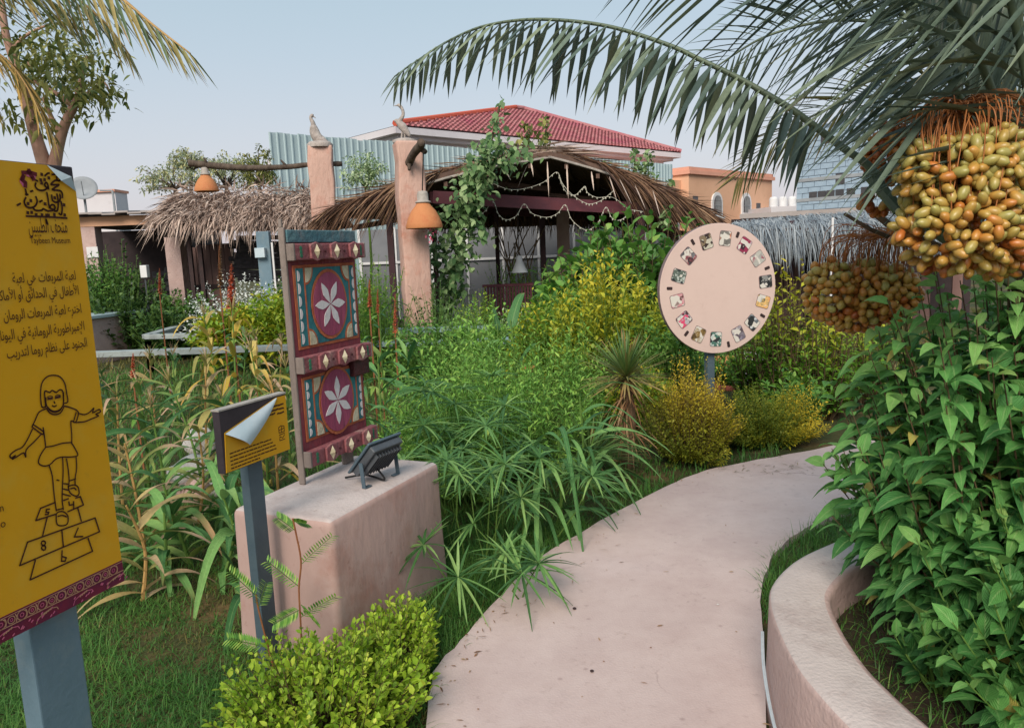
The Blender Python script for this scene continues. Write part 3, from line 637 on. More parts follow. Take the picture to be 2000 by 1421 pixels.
SB.stroke(b1, [(uL, zb - hh * .06), (uR - .002, zb - hh * .06)], .0016, .0015); SB.stroke(b1, [(uL, zb - hh * .47), (uR - .002, zb - hh * .47)], .0022, .0015)
while u < uR - rr:
    c = (u, zc); N = 12; R_ = rr * (1.15 if k % 2 else .85)
    SB.stroke(b1, [(u + R_ * 1.15 * math.cos(2 * math.pi * j / N), zc + R_ * 1.15 * math.sin(2 * math.pi * j / N)) for j in range(N)], .0022, .0015, True)
    SB.stroke(b2, [(u + R_ * .45 * math.cos(2 * math.pi * j / 8), zc + R_ * .45 * math.sin(2 * math.pi * j / 8)) for j in range(8)], .0014, .0015, True)
    SB.stroke(b1, [(u + rr * 1.2, zc + rr), (u + rr * 1.5, zc), (u + rr * 1.2, zc - rr)], .0025, .0015)
    u += rr * 2.9; k += 1
u = uL + .02; k = 0
while u < uR - .05:
    SB.stroke(b2 if k % 2 else b1, [(u, zs + hh * .08), (u + .005, zs + hh * .25), (u + .02, zs + hh * .36), (u + .04, zs + hh * .42), (u + .055, zs + hh * .36), (u + .058, zs + hh * .25)], .002, .0018)
    for j in range(4): SB.stroke(b1, [(u + .02 + .006 * j, zs + hh * (.30 + .03 * j)), (u + .023 + .006 * j, zs + hh * (.34 + .03 * j))], .0035, .002)
    for j in range(7):
        x, y = u + rng.random() * .09, zs + hh * rng.uniform(.05, .4); SB.stroke(b2, [(x, y), (x + .004, y + .003)], .003, .002)
    u += .098; k += 1
b1.build('hem_print', 'cream_ink', hem); b2.build('hem_print', 'pink_ink', hem)
b = MB(); pA, pB, pC = SB.w(uR - cut * 1.3, zt - .006, 0), SB.w(uR - .001, zt - cut * 1.15, 0), SB.w(uR - cut * .35, zt - cut * .55, .012)
md = SB.w(uR - cut * .85, zt - cut * .75, .010)
b.add([pA, md, pB, pC], [(0, 1, 3), (1, 2, 3)]); b.build('curled_corner', 'peel_white', sign)
ink = MB(); mar = MB()
def zl(p, sx, sy, k): return [(sx + a / k, sy + b / k) for a, b in p]
GIRL = [[(175, 185), (160, 185), (155, 140), (160, 95), (180, 70), (205, 64), (230, 70), (248, 95), (255, 130), (260, 165), (245, 172)], [(175, 185), (172, 155), (172, 125), (190, 130), (200, 122), (215, 130), (228, 120), (240, 125), (244, 165)],
 [(175, 150), (178, 180), (195, 198), (212, 202), (230, 195), (243, 175), (243, 130)], [(207, 165), (210, 172)], [(200, 181), (208, 184), (216, 180)], [(178, 190), (190, 208), (210, 215), (232, 208), (245, 185)], [(184, 188), (192, 200), (210, 206), (228, 200), (238, 186)],
 [(178, 192), (150, 205), (135, 235), (122, 262)], [(122, 262), (160, 290), (165, 280), (128, 254)], [(165, 265), (170, 300), (175, 340)], [(245, 182), (270, 188), (300, 205), (290, 245), (272, 240), (275, 290), (275, 322)], [(292, 207), (282, 242)],
 [(175, 340), (205, 335), (240, 325), (275, 322)], [(175, 340), (155, 370), (147, 400), (165, 412), (190, 408), (215, 385), (240, 378), (270, 378), (298, 372), (290, 350), (275, 325)],
 [(124, 270), (105, 310), (85, 340), (60, 352), (38, 370), (42, 382), (58, 372), (46, 386), (65, 376), (90, 362), (98, 378), (100, 350), (130, 320), (158, 290)],
 [(300, 210), (325, 215), (345, 205), (360, 190), (356, 208), (380, 195), (385, 205), (368, 214), (378, 220), (350, 232), (325, 242), (292, 245)],
 [(188, 410), (200, 450), (205, 500), (210, 545), (216, 585)], [(240, 380), (242, 430), (240, 480), (238, 540), (243, 580)], [(215, 600), (218, 635), (235, 642), (258, 635), (260, 605), (243, 588), (222, 590), (215, 600)], [(222, 606), (240, 602), (255, 608)], [(215, 582), (243, 575)],
 [(255, 385), (262, 430), (265, 470), (262, 495)], [(292, 380), (294, 420), (288, 460), (288, 485)], [(262, 490), (268, 515), (290, 528), (303, 520), (300, 495), (285, 485), (262, 490)], [(265, 470), (290, 462)], [(270, 500), (285, 497), (292, 505)], [(244, 480), (262, 482)], [(240, 500), (262, 505)], [(240, 520), (270, 528)], [(218, 466), (226, 468)]]
GRID = [[(212, 552), (155, 575), (137, 622), (212, 598)], [(260, 588), (320, 562), (308, 530), (290, 536)], [(243, 545), (262, 538)], [(180, 612), (163, 680)], [(298, 572), (312, 625)], [(105, 705), (365, 612), (382, 665), (75, 795), (105, 705)], [(237, 657), (243, 725)], [(135, 775), (115, 850), (355, 740), (338, 690)],
 [(190, 578), (178, 580), (176, 590), (187, 590), (184, 598), (173, 599)], [(264, 550), (266, 563), (283, 560)], [(282, 549), (283, 574)], [(300, 650), (285, 685), (318, 683)], [(238, 738), (236, 778), (250, 778), (254, 765), (238, 760)]]
for s_ in GIRL: SB.pxstroke(ink, zl(s_, 0, 700, 1.97), .0034, smooth=3)
for s_ in GRID: SB.pxstroke(ink, zl(s_, 0, 700, 1.97), .0038)
for cx, cy in ((166, 709), (167, 727)): SB.pxstroke(ink, zl([(cx + 8 * math.cos(a * .785), cy + 9 * math.sin(a * .785)) for a in range(9)], 0, 700, 1.97), .0036)
for e in ([(184, 154), (200, 152)], [(213, 150), (230, 146)]): SB.pxstroke(ink, zl(e, 0, 700, 1.97), .006)
for e in ([(182, 147), (192, 143), (202, 146)], [(212, 143), (222, 139), (232, 141)]): SB.pxstroke(ink, zl(e, 0, 700, 1.97), .002)
LOGO = [[(680, 262), (650, 262), (632, 300), (648, 335), (680, 335), (692, 290), (680, 262)], [(632, 335), (600, 340), (545, 395), (600, 402), (668, 402), (592, 455), (572, 480), (680, 492), (716, 530), (722, 600)], [(508, 470), (495, 395), (470, 368), (448, 400), (470, 440), (500, 440), (455, 478), (400, 490), (335, 470), (303, 420), (312, 375)],
 [(480, 520), (500, 620), (520, 740), (590, 790)], [(520, 760), (550, 712), (592, 715), (606, 745), (590, 788), (500, 805), (430, 772), (405, 792), (350, 800), (300, 790), (265, 755)], [(700, 660), (718, 760), (705, 860), (668, 842)], [(636, 545), (655, 640), (655, 740), (640, 800), (600, 806)], [(312, 585), (332, 660), (300, 728), (230, 756), (160, 730), (133, 660), (158, 600)],
 [(556, 560), (568, 640), (620, 672), (672, 655), (690, 600), (680, 548)], [(165, 885), (480, 895), (790, 915)], [(150, 470), (165, 530), (160, 555), (190, 552)], [(310, 330), (340, 345)], [(25, 718), (75, 690)], [(370, 665), (410, 645)], [(560, 245), (605, 240)], [(450, 265), (490, 230), (520, 222)], [(230, 505), (265, 495)], [(480, 1000), (470, 940), (495, 1010)]]
for s_ in LOGO: SB.pxstroke(ink, zl(s_, 30, 310, 7.89), .0045, smooth=3)
for a, b_ in ((395, 375), (440, 322), (380, 325), (228, 645), (185, 690), (448, 695), (595, 600), (180, 830), (240, 825), (310, 860), (400, 865), (470, 870), (500, 868), (590, 860), (750, 865), (740, 710), (505, 295), (395, 240)): SB.pxstroke(ink, zl([(a, b_), (a + 14, b_ + 3)], 30, 310, 7.89), .0075)
for s_ in ([(105, 215), (190, 215), (205, 180), (230, 215), (312, 240)], [(205, 215), (260, 290), (275, 320)], [(120, 262), (92, 320), (150, 370), (148, 430)], [(110, 300), (120, 270)]): SB.pxstroke(mar, zl(s_, 30, 310, 7.89), .009, .0012)
pk = MB()
for s_ in ([(185, 240), (290, 275)], [(95, 345), (130, 400)]): SB.pxstroke(pk, zl(s_, 30, 310, 7.89), .01, .0008)
def sline(txt, pr, plft, hpx, bold=.012):
    """one printed line whose right end is at photo point pr and whose left end is at plft"""
    uv1, uv0 = SB.uv(*pr), SB.uv(*plft); zc_ = (uv0[1] + uv1[1]) / 2; SB.text(ink, shape_ar(txt), uv0[0], uv1[0], zc_, hpx, bold=bold)
E_ = .032
u_per = None
for txt, (xr, yr), ext in [('لعبة المربعات هي لعبة ', (148, 546), None), ('الأطفال في الحدائق أو الأماكن', (154, 575), None), ('اخترع لعبة المربعات الرومان', (159, 610), None), ('الإمبراطورية الرومانية في اليونان', (165, 644), None), ('الجنود على نظام روما لتدريب', (170, 676), None)]:
    uv = SB.uv(xr, yr); s_ = shape_ar(txt); V, F = textverts(s_, .012); wdt = max(v[0] for v in V) - min(v[0] for v in V)
    if u_per is None: u_per = (uv[0] - SB.uv(14, 549)[0]) / wdt
    k = {'الأ': 1.0}.get(txt[:3], 1.0)
    SB.text(ink, s_, uv[0] - wdt * u_per * .93, uv[0], uv[1], E_, bold=.004)
uva, uvb = SB.uv(56, 452), SB.uv(132, 456); SB.text(ink, shape_ar('متحف الطيبين'), uva[0], uvb[0], (uva[1] + uvb[1]) / 2, .05)
uva, uvb = SB.uv(59, 474), SB.uv(137, 476); SB.text(ink, 'Taybeen Museum', uva[0], uvb[0], (uva[1] + uvb[1]) / 2, .021)
for tx, p0, p1, e in (('n', (0, 997), (7, 997), .026), ('.o', (-3, 1029), (11, 1027), .026)):
    uva, uvb = SB.uv(*p0), SB.uv(*p1); SB.text(ink, tx, uva[0], uvb[0], uvb[1], e)
ink.build('printed_drawing', 'ink_brown', sign); mar.build('printed_emblem', 'ink_maroon', sign); pk.build('printed_emblem', 'pink_ink', sign)
PB = Board(SB.w(0, 0, -.031), SB.d); u0, u1 = PB.uv(66, 1300)[0], PB.uv(166, 1300)[0]
PB.box('post', u0, u1, -.1, zs + .3, -.06, 0, 'metal_post', sign, .004)

# ------------------------------------------------------------------ small yellow sign
S2 = Board(D(437, 865, 2.60), hdir(24)); u0 = S2.uv(436, 860)[0]; u1 = S2.uv(561, 820)[0]; z1 = S2.uv(434, 806)[1]; z0 = S2.uv(441, 924)[1]
sg = thing('small_sign', 'small yellow information sign on a grey post with its corner peeled back', 'sign', S2.w((u0 + u1) / 2, 0))
S2.box('frame', u0 - .006, u1 + .004, z0 - .004, z1 + .006, -.035, -.002, 'backing_dark', sg, .003)
S2.box('top_edge', u0 - .008, u1 + .005, z1 + .006, z1 + .012, -.037, .0, 'neck_grey', sg)
W2, H2 = u1 - u0, z1 - z0
b = MB(); b.plate([S2.w(u0 + x * W2, z0 + y * H2, -.002) for x, y in ((.0, 0), (1, 0), (1, 1), (.84, 1), (.03, .66))], S2.n * .003); b.build('yellow_sheet', 'yellow_vinyl', sg)
b = MB(); nrow = 8; vs = []
for i in range(nrow + 1):
    t = i / nrow; a = Vector((.84 * (1 - t) + .03 * t, 1 * (1 - t) + .645 * t)); e_ = Vector((.84 * (1 - t) + .30 * t, 1 * (1 - t) + .36 * t))
    for j in range(6):
        s_ = j / 5; q = a * (1 - s_) + e_ * s_; q.x += .05 * math.sin(t * 3.1) * s_; vs.append(S2.w(u0 + q.x * W2, z0 + q.y * H2, .002 + .03 * t * math.sin(s_ * math.pi * .8) + .004 * s_))
b.add(vs, [(i * 6 + j, i * 6 + j + 1, i * 6 + 7 + j, i * 6 + 6 + j) for i in range(nrow) for j in range(5)]); b.build('peeled_corner', 'peel_white', sg, smooth=True)
b = MB()
for r_, (xa, xb, y) in enumerate([(.07, .70, .30), (.07, .73, .235), (.07, .76, .17), (.07, .77, .105), (.07, .5, .045)]):
    x = xa
    while x < xb:
        l = rng.uniform(.02, .07); S2.stroke(b, [(u0 + x * W2, z0 + (y + rng.normal() * .002) * H2), (u0 + min(xb, x + l) * W2, z0 + y * H2)], .0045, .0018); x += l + .016
for (xa, xb, y) in [(.68, .95, .86), (.64, .95, .79), (.84, .95, .71), (.62, .8, .73)]:
    x = xa
    while x < xb:
        l = rng.uniform(.02, .05); S2.stroke(b, [(u0 + x * W2, z0 + y * H2), (u0 + min(xb, x + l) * W2, z0 + (y + rng.normal() * .006) * H2)], .006, .0018); x += l + .012
for s_ in ([(.84, .36), (.84, .46), (.88, .48), (.93, .46), (.93, .36), (.84, .36)], [(.88, .36), (.89, .46)], [(.85, .41), (.93, .42)], [(.84, .32), (.93, .33)], [(.84, .23), (.85, .29), (.89, .25), (.93, .30)], [(.84, .22), (.93, .22)]):
    S2.stroke(b, [(u0 + x * W2, z0 + y * H2) for x, y in s_], .003, .0018)
b.build('printed_text', 'ink_brown', sg)
PB = Board(S2.w(0, 0, -.036), S2.d); ua, ub = PB.uv(492, 1000)[0], PB.uv(521, 1000)[0]; PB.box('post', ua, ub, -.05, z1 - .05, -.04, 0, 'metal_grey', sg, .003)

# ------------------------------------------------------------------ round pink disc sign
DS = Board(D(1404, 565, 6.0), hdir(75)); cu, cz_ = DS.uv(1404, 564); 
RR = abs(DS.uv(1404, 437)[1] - DS.uv(1404, 691)[1]) / 2
ds = thing('round_sign', 'round pink picture reel sign with a ring of small photographs on a grey post', 'sign', DS.w(cu, 0, -.06))
b = MB(); N = 72; b.plate([DS.w(cu + RR * math.cos(2 * math.pi * k / N), cz_ + RR * math.sin(2 * math.pi * k / N), -.045) for k in range(N)], DS.n * .045)
b.m = [0] * 2 + [1] * N; b.build('disc', ['disc_pink', 'disc_edge'], ds, bevel=.004)
pho = []
cols = [('#2a2624', '#7d7a74', '#c46a3a'), ('#7a6a54', '#30221e', '#b5b0a0'), ('#a8aab0', '#2c2226', '#8a4a52'), ('#20262a', '#a8b0aa', '#556058'), ('#a82a3c', '#c8a0a4', '#5a1420'), ('#c8486a', '#a8a4a8', '#4a3038'), ('#c0a060', '#3a2a14', '#8a7040'), ('#2a2e30', '#b4beba', '#446a60'), ('#aaa6b4', '#4a3c44', '#7a7284'), ('#26282a', '#bcc0c4', '#5a6268'), ('#d0582c', '#d8b070', '#3a4a3a'), ('#1e1e20', '#80807e', '#4a4a4c'), ('#4a2a4a', '#b0b0a8', '#8a3c50'), ('#8a2848', '#b09aa0', '#3a2028')]
for i, c in enumerate(cols):
    m = bpy.data.materials.new('photo_print'); m.use_nodes = True; t = m.node_tree; b_ = t.nodes['Principled BSDF']; b_.inputs['Roughness'].default_value = .5
    tcn = t.nodes.new('ShaderNodeTexCoord'); vo = t.nodes.new('ShaderNodeTexVoronoi'); vo.inputs['Scale'].default_value = 26; nz = t.nodes.new('ShaderNodeTexNoise'); nz.inputs['Scale'].default_value = 22; nz.inputs['Detail'].default_value = 4
    mpn = t.nodes.new('ShaderNodeMapping'); mpn.inputs['Location'].default_value = (i * 3.1, i * 1.7, 0); t.links.new(tcn.outputs['Object'], mpn.inputs[0]); t.links.new(mpn.outputs[0], vo.inputs[0]); t.links.new(mpn.outputs[0], nz.inputs[0])
    mxn = t.nodes.new('ShaderNodeMix'); mxn.inputs[0].default_value = .5; sc3 = t.nodes.new('ShaderNodeSeparateColor'); t.links.new(vo.outputs['Color'], sc3.inputs[0]); t.links.new(sc3.outputs[0], mxn.inputs[2]); t.links.new(nz.outputs[0], mxn.inputs[3])
    r = t.nodes.new('ShaderNodeValToRGB'); e = r.color_ramp.elements; r.color_ramp.interpolation = 'CONSTANT' if i % 2 else 'LINEAR'; e.new(.45); e.new(.56)
    for q, (p_, cc) in zip(e, zip((.0, .42, .52, .62), (c[0], c[1], c[2], '#c9c4bc'))): q.position = p_; q.color = C(cc)
    t.links.new(mxn.outputs[0], r.inputs[0]); t.links.new(r.outputs[0], b_.inputs['Base Color']); pho.append(m)
ZD = lambda a, b: (1260 + a / 3.947, 420 + b / 3.947)
wins = [(617, 180), (472, 205), (335, 315), (260, 470), (248, 660), (300, 805), (412, 920), (545, 955), (718, 915), (825, 828), (908, 665), (928, 512), (868, 335), (765, 232)]
def rrect(c, ax, ay, hw, hh_, r=.3, n=4):
    out = []; rr_ = min(hw, hh_) * r
    for cx, cy, a0 in ((hw - rr_, hh_ - rr_, 0), (-hw + rr_, hh_ - rr_, 90), (-hw + rr_, -hh_ + rr_, 180), (hw - rr_, -hh_ + rr_, 270)):
        for k in range(n + 1):
            a = math.radians(a0 + 90 * k / n); out.append(c + ax * (cx + rr_ * math.cos(a)) + ay * (cy + rr_ * math.sin(a)))
    return out
for i, z in enumerate(wins):
    u, v = DS.uv(*ZD(*z)); dd = Vector((u - cu, v - cz_)).normalized(); ax = DS.d * -dd.y + UP * dd.x; ay = DS.d * dd.x + UP * dd.y
    c = DS.w(u, v, .0005); b = MB(); b.plate(rrect(c, ax, ay, .052, .060), DS.n * .0015); fr = b.build('picture_rim', 'disc_edge', ds)
    b = MB(); b.plate(rrect(c + DS.n * .0016, ax, ay, .048, .056), DS.n * .0014); b.build('photograph', pho[i], ds)
for z in [(367, 208), (713, 152), (940, 408), (905, 775), (642, 995), (318, 912), (188, 565)]:
    u, v = DS.uv(*ZD(*z)); dd = Vector((u - cu, v - cz_)).normalized(); ax = DS.d * -dd.y + UP * dd.x; ay = DS.d * dd.x + UP * dd.y
    b = MB(); b.plate(rrect(DS.w(u, v, .0005), ax, ay, .012, .024, .6), DS.n * .002); b.build('slot', 'rust_dark', ds)
ua, ub = DS.uv(1388, 720)[0], DS.uv(1402, 720)[0]; DS.box('post', ua, ub, -.05, cz_ + .2, -.105, -.046, 'metal_grey', ds, .004)
# ================================================================== far buildings
def lineto(P, px, py): return G(px, py, P.z)
def copyof(o, parent, loc, name=None):
    c = o.copy(); COL.objects.link(c); c.parent = parent; c.location = loc; LOC[c.name] = Vector(loc); return c
# --- villa with the red tiled roof
E1 = D(772, 243, 40); E2 = lineto(E1, 1330, 297); e = (E2 - E1).normalized(); nv = Vector((-e.y, e.x, 0)); LV = (E2 - E1).length; WV = 15
villa = thing('white_villa', 'white villa with a hipped red tiled roof behind the blue sheet fence', 'house', Vector((E1.x, E1.y, 0)) + e * LV / 2)
ze = E1.z; ins = .9
b = MB(); c = E1 + e * LV / 2 + nv * WV / 2; c.z = (ze - .45) / 2; b.box(c, LV - 2 * ins, WV - 2 * ins, ze - .45, e, nv); b.build('wall', 'villa_white', villa)
b = MB(); c2 = c.copy(); c2.z = ze - .25; b.box(c2, LV, WV, .34, e, nv); c2.z = ze - .52; b.box(c2, LV - .8, WV - .8, .20, e, nv); b.build('eave', 'villa_white', villa)
for k in (.12, .27, .78, .92):
    b = MB(); q = E1 + e * LV * k + nv * (ins - .03); q.z = ze - 2.6; b.box(q, 1.2, .1, 1.5, e, nv); wf = b.build('window', 'window_dark', villa)
ap = onplane(1015, 214, E1 + nv * WV / 2, e); ua = (ap - E1).dot(e)
rA, rB = E1 + e * (ua - .4) + nv * WV / 2, E1 + e * (ua + .4) + nv * WV / 2; rA.z = rB.z = ap.z
zr = ze - .06; c00, c10 = E1.copy(), E2.copy(); c01, c11 = E1 + nv * WV, E2 + nv * WV
b = MB(); 
for q in (c00, c10, c01, c11): q.z = zr
b.add([c00, c10, c11, c01, rA, rB], [(0, 1, 5, 4), (1, 2, 5), (2, 3, 4, 5), (3, 0, 4)]); roof = b.build('roof', 'roof_bed', villa)
# barrel tiles in courses on the slope that faces the garden
b = MB(); up_s = ((rA + rB) / 2 - (c00 + c10) / 2); up_s = (up_s - e * up_s.dot(e)); SL = up_s.length; us = up_s.normalized(); ns = e.cross(us).normalized(); 
if ns.z < 0: ns = -ns
pit, row = .36, .46; nr = int(SL / row)
for r_ in range(nr):
    f0 = r_ * row / SL; lo = ua * f0 * .97; hi = LV - (LV - ua) * f0 * .97
    for k in range(int((hi - lo) / pit)):
        q = c00 + e * (lo + k * pit + .15) + us * r_ * row + ns * .03; a1 = q + ns * .11 + Vector((0, 0, rng.normal() * .006)); a2 = q + us * (row * .80) + ns * .012; hw = pit * .36
        b.add([a1 - e * hw - ns * .07, a1 - e * hw * .5 + ns * .05, a1 + e * hw * .5 + ns * .05, a1 + e * hw - ns * .07, a2 - e * hw - ns * .06, a2 - e * hw * .5 + ns * .03, a2 + e * hw * .5 + ns * .03, a2 + e * hw - ns * .06], [(0, 1, 5, 4), (1, 2, 6, 5), (2, 3, 7, 6), (0, 3, 2, 1)])
tag(b.build('roof_tiles', 'roof_tile_red', roof), kind='stuff')
b = MB(); b.tube([c00 + UP * .12, rA + UP * .12], .17, 8); b.build('hip_cap', 'roof_rim_orange', roof); b = MB(); b.tube([c10 + UP * .12, rB + UP * .12], .16, 8); b.tube([rA + UP * .14, rB + UP * .14], .16, 8); b.build('ridge_cap', 'roof_tile_red', roof)

# --- blue corrugated hoarding
S1 = D(524, 258, 24); S2_ = G(1316, 321, S1.z); e = (S2_ - S1).normalized(); LS = (S2_ - S1).length; nf = Vector((e.y, -e.x, 0))
sf = thing('sheet_fence', 'tall pale blue corrugated metal sheet fence in front of the white villa', 'fence', Vector((S1.x, S1.y, 0)))
pw = .24; npn = int(LS / pw); b = MB(); h_ = S1.z
sec = [(0, 0), (.02, .04), (.055, .04), (.075, 0), (pw, 0)]
base_s = Vector((S1.x, S1.y, 0))
vs = [base_s + e * x + nf * y for x, y in sec]; b.add(vs + [p + UP * h_ for p in vs], [(i, i + 1, i + 6, i + 5) for i in range(4)])
p0 = b.build('sheet_panel', 'sheet_blue', sf)
for k in range(1, npn): c = copyof(p0, sf, e * pw * k + UP * (rng.normal() * .012)); 
b = MB(); b.box(base_s + e * LS / 2 - nf * .1 + UP * (h_ * .55), LS, .08, .12, e, -nf); b.box(base_s + e * LS / 2 - nf * .1 + UP * (h_ * .9), LS, .08, .12, e, -nf); tag(b.build('support_rail', 'slab_grey', sf), kind=None)

# --- orange building
O1 = D(1345, 326, 44); O2 = G(1508, 341, O1.z); OB = Board(O1, (O2 - O1)); lo = (Vector((O2.x, O2.y, 0)) - OB.P).length; ho = O1.z
ob = thing('orange_building', 'flat roofed orange building with two arched white framed windows', 'building', OB.w(lo / 2, 0))
b = MB(); b.box(OB.w(lo / 2, ho / 2 - .15, -5), lo, 10, ho - .3, OB.d, -OB.n); b.build('wall', 'orange_wall', ob)
b = MB(); b.box(OB.w(lo / 2, ho - .28, -5), lo + .3, 10.3, .22, OB.d, -OB.n); b.box(OB.w(lo / 2, ho - .08, -5), lo + .1, 10.1, .2, OB.d, -OB.n); b.build('cornice', 'orange_trim', ob)
q = OB.w(0, 0, -4) - OB.d * 1.2; b = MB(); b.box(Vector((q.x, q.y, (ho - .7) / 2)), 2.4, 7, ho - .7, OB.d, -OB.n); b.build('side_wing', 'orange_wall', ob)
for px_ in (1399, 1456):
    u, z = OB.uv(px_, 405); 
    def arch(r, zb_, n=10): return [(-r, zb_), (r, zb_)] + [(r * math.cos(math.pi * k / n), .28 + r * math.sin(math.pi * k / n)) for k in range(n + 1)]
    b = MB(); b.plate([OB.w(u + x, z + y, .002) for x, y in arch(.62, -.52)], OB.n * .09); fr = b.build('window', 'white_paint', ob)
    b = MB(); b.plate([OB.w(u + x, z + y, .095) for x, y in arch(.42, -.30)], OB.n * .03); b.build('pane', 'window_dark', fr)
    b = MB(); b.box(OB.w(u, z - .6, .1), 1.45, .2, .14, OB.d, -OB.n); b.build('sill', 'white_paint', fr)
    b = MB()
    for x in (-.28, -.14, 0, .14, .28): b.bar(OB.w(u + x, z - .3, .14), OB.w(u + x, z + .28 + math.sqrt(max(0, .42 ** 2 - x * x)), .14), .025, .025, OB.n)
    b.bar(OB.w(u - .42, z + .1, .145), OB.w(u + .42, z + .1, .145), .025, .03); b.build('window_bars', 'slab_grey', fr)
for px_, py_ in ((1358, 391), (1481, 404)):
    u, z = OB.uv(px_, py_); OB.box('vent_opening', u - .28, u + .28, z - .24, z + .24, -.1, .02, 'window_dark', ob)
# low white house between them
OB2 = Board(D(1506, 388, 46), hdir(80)); u1 = OB2.uv(1562, 395)[0]
lw = thing('low_white_house', 'low white house with barrel forms on its roof beside the orange building', 'house', OB2.w(1, 0))
OB2.box('wall', 0, u1 + 1, 0, OB2.uv(1530, 403)[1], -5, 0, 'villa_white', lw)
for k in range(3): b = MB(); q = OB2.w(.5 + k * .62, OB2.uv(1530, 403)[1] + .3, -.6); b.lathe(q - UP * .3, [(.26, 0), (.26, .45), (.2, .6), (0, .62)], 12); b.build('water_tank', 'white_paint', lw, smooth=True)

# --- grey blue block building
KW = hdir(138); K1 = D(1558, 250, 38); KB = Board(K1, KW); kz1 = K1.z
kuA, kz_ = KB.uv(1692, 300); kuB = KB.uv(2040, 300)[0]; kz2 = KB.uv(1740, 160)[1]
kb = thing('block_building', 'unfinished grey blue concrete block building behind the palm fronds', 'building', KB.w(2, 0))
KB.box('wall', 0, kuA, 0, kz1, -9, -.03, 'block_joint', kb); KB.box('wall', kuA, kuB, 0, kz2, -9, -.031, 'block_joint', kb)
bh, bl = .27, .60; blk = []
zbands = [KB.uv(1561, 353)[1], KB.uv(1570, 391)[1], KB.uv(1572, 424)[1]]
for rj in range(int(kz2 / bh)):
    z = rj * bh
    if z < 1.6: continue
    off = (rj % 2) * bl / 2
    for k in range(-1, int(kuB / bl)):
        u0_ = k * bl + off; u1_ = u0_ + bl - .03
        if u0_ < 0: u0_ = 0
        if u1_ - u0_ < .08: continue
        if z + bh > (kz1 if u1_ < kuA else kz2): continue
        if u1_ > kuB: continue
        blk.append((u0_, u1_, z))
full = [q for q in blk if abs(q[1] - q[0] - (bl - .03)) < 1e-6 and q[0] < KB.uv(1800, 300)[0] and q[2] > 2.2]; full.sort(key=lambda q: -q[0]); partset = set(full[:300])
proto = None
for (u0_, u1_, z) in full[:300]:
    if proto is None: proto = KB.box('block', u0_, u1_, z, z + bh - .025, -.03, 0, 'block_blue', kb); pu, pz = u0_, z
    else: copyof(proto, kb, KB.d * (u0_ - pu) + UP * (z - pz) + KB.n * rng.uniform(-.008, .012))
b = MB()
for (u0_, u1_, z) in blk:
    if (u0_, u1_, z) not in partset: b.box(KB.w((u0_ + u1_) / 2, z + bh / 2, -.015 + rng.uniform(-.008, .01)), u1_ - u0_, .03, bh - .025, KB.d, -KB.n)
tag(b.build('blocks', 'block_blue', kb), kind='stuff')
for zz in zbands: KB.box('concrete_band', -.02, kuB, zz - .08, zz + .08, -.1, .02, 'slab_grey', kb)
for px_ in (1588, 1605, 1622, 1640, 1662, 1690):
    u, z = KB.uv(px_, 381 - (px_ - 1588) * .09); KB.box('vent_hole', u - .2, u + .2, z - .16, z + .16, -.08, .012, 'window_dark', kb)
for px_, py_ in ((1641, 349), (1612, 270)):
    u, z = KB.uv(px_, py_); KB.box('small_window', u - .22, u + .22, z - .25, z + .25, -.08, .014, 'window_dark', kb)

# ================================================================== near structures
BIR = []
def pillar(px0, px1, pyt, y, az, name, label):
    c0 = D(px0, pyt, y); wdt = abs(D(px1, pyt, y).x - c0.x); X = hdir(az); Y = Vector((-X.y, X.x, 0)); s = .40
    cen = D((px0 + px1) / 2, pyt, y); zt_ = cen.z; cen.z = 0; b = MB(); n = 12; 
    for i in range(n + 1):
        z = zt_ * i / n; h = s / 2 * (1 - .04 * i / n) + rng.normal() * .004; j = Vector((rng.normal() * .006, rng.normal() * .006, 0))
        for sx, sy in ((-1, -1), (1, -1), (1, 1), (-1, 1)): b.v.append(tuple(cen + j + X * sx * (h + rng.normal() * .005) + Y * sy * (h + rng.normal() * .005) + UP * z))
    for i in range(n): b.f += [(i * 4 + k, i * 4 + (k + 1) % 4, i * 4 + 4 + (k + 1) % 4, i * 4 + 4 + k) for k in range(4)]
    b.f.append(tuple(n * 4 + k for k in range(4))); b.m = [0] * len(b.f)
    o = b.build(name, 'stucco_warm', at=cen, bevel=.03, bseg=3); tag(o, label, 'pillar'); o['group'] = 'plastered garden pillars'
    for p in o.data.polygons: p.use_smooth = True
    return cen, zt_
pc1, pz1 = pillar(598, 652, 286, 12.6, 80, 'garden_pillar', 'farther pink plastered pillar with a long branch pushed through its top')
pc2, pz2 = pillar(768, 824, 278, 11.4, 72, 'garden_pillar', 'nearer pink plastered pillar in front of the thatched pavilion')

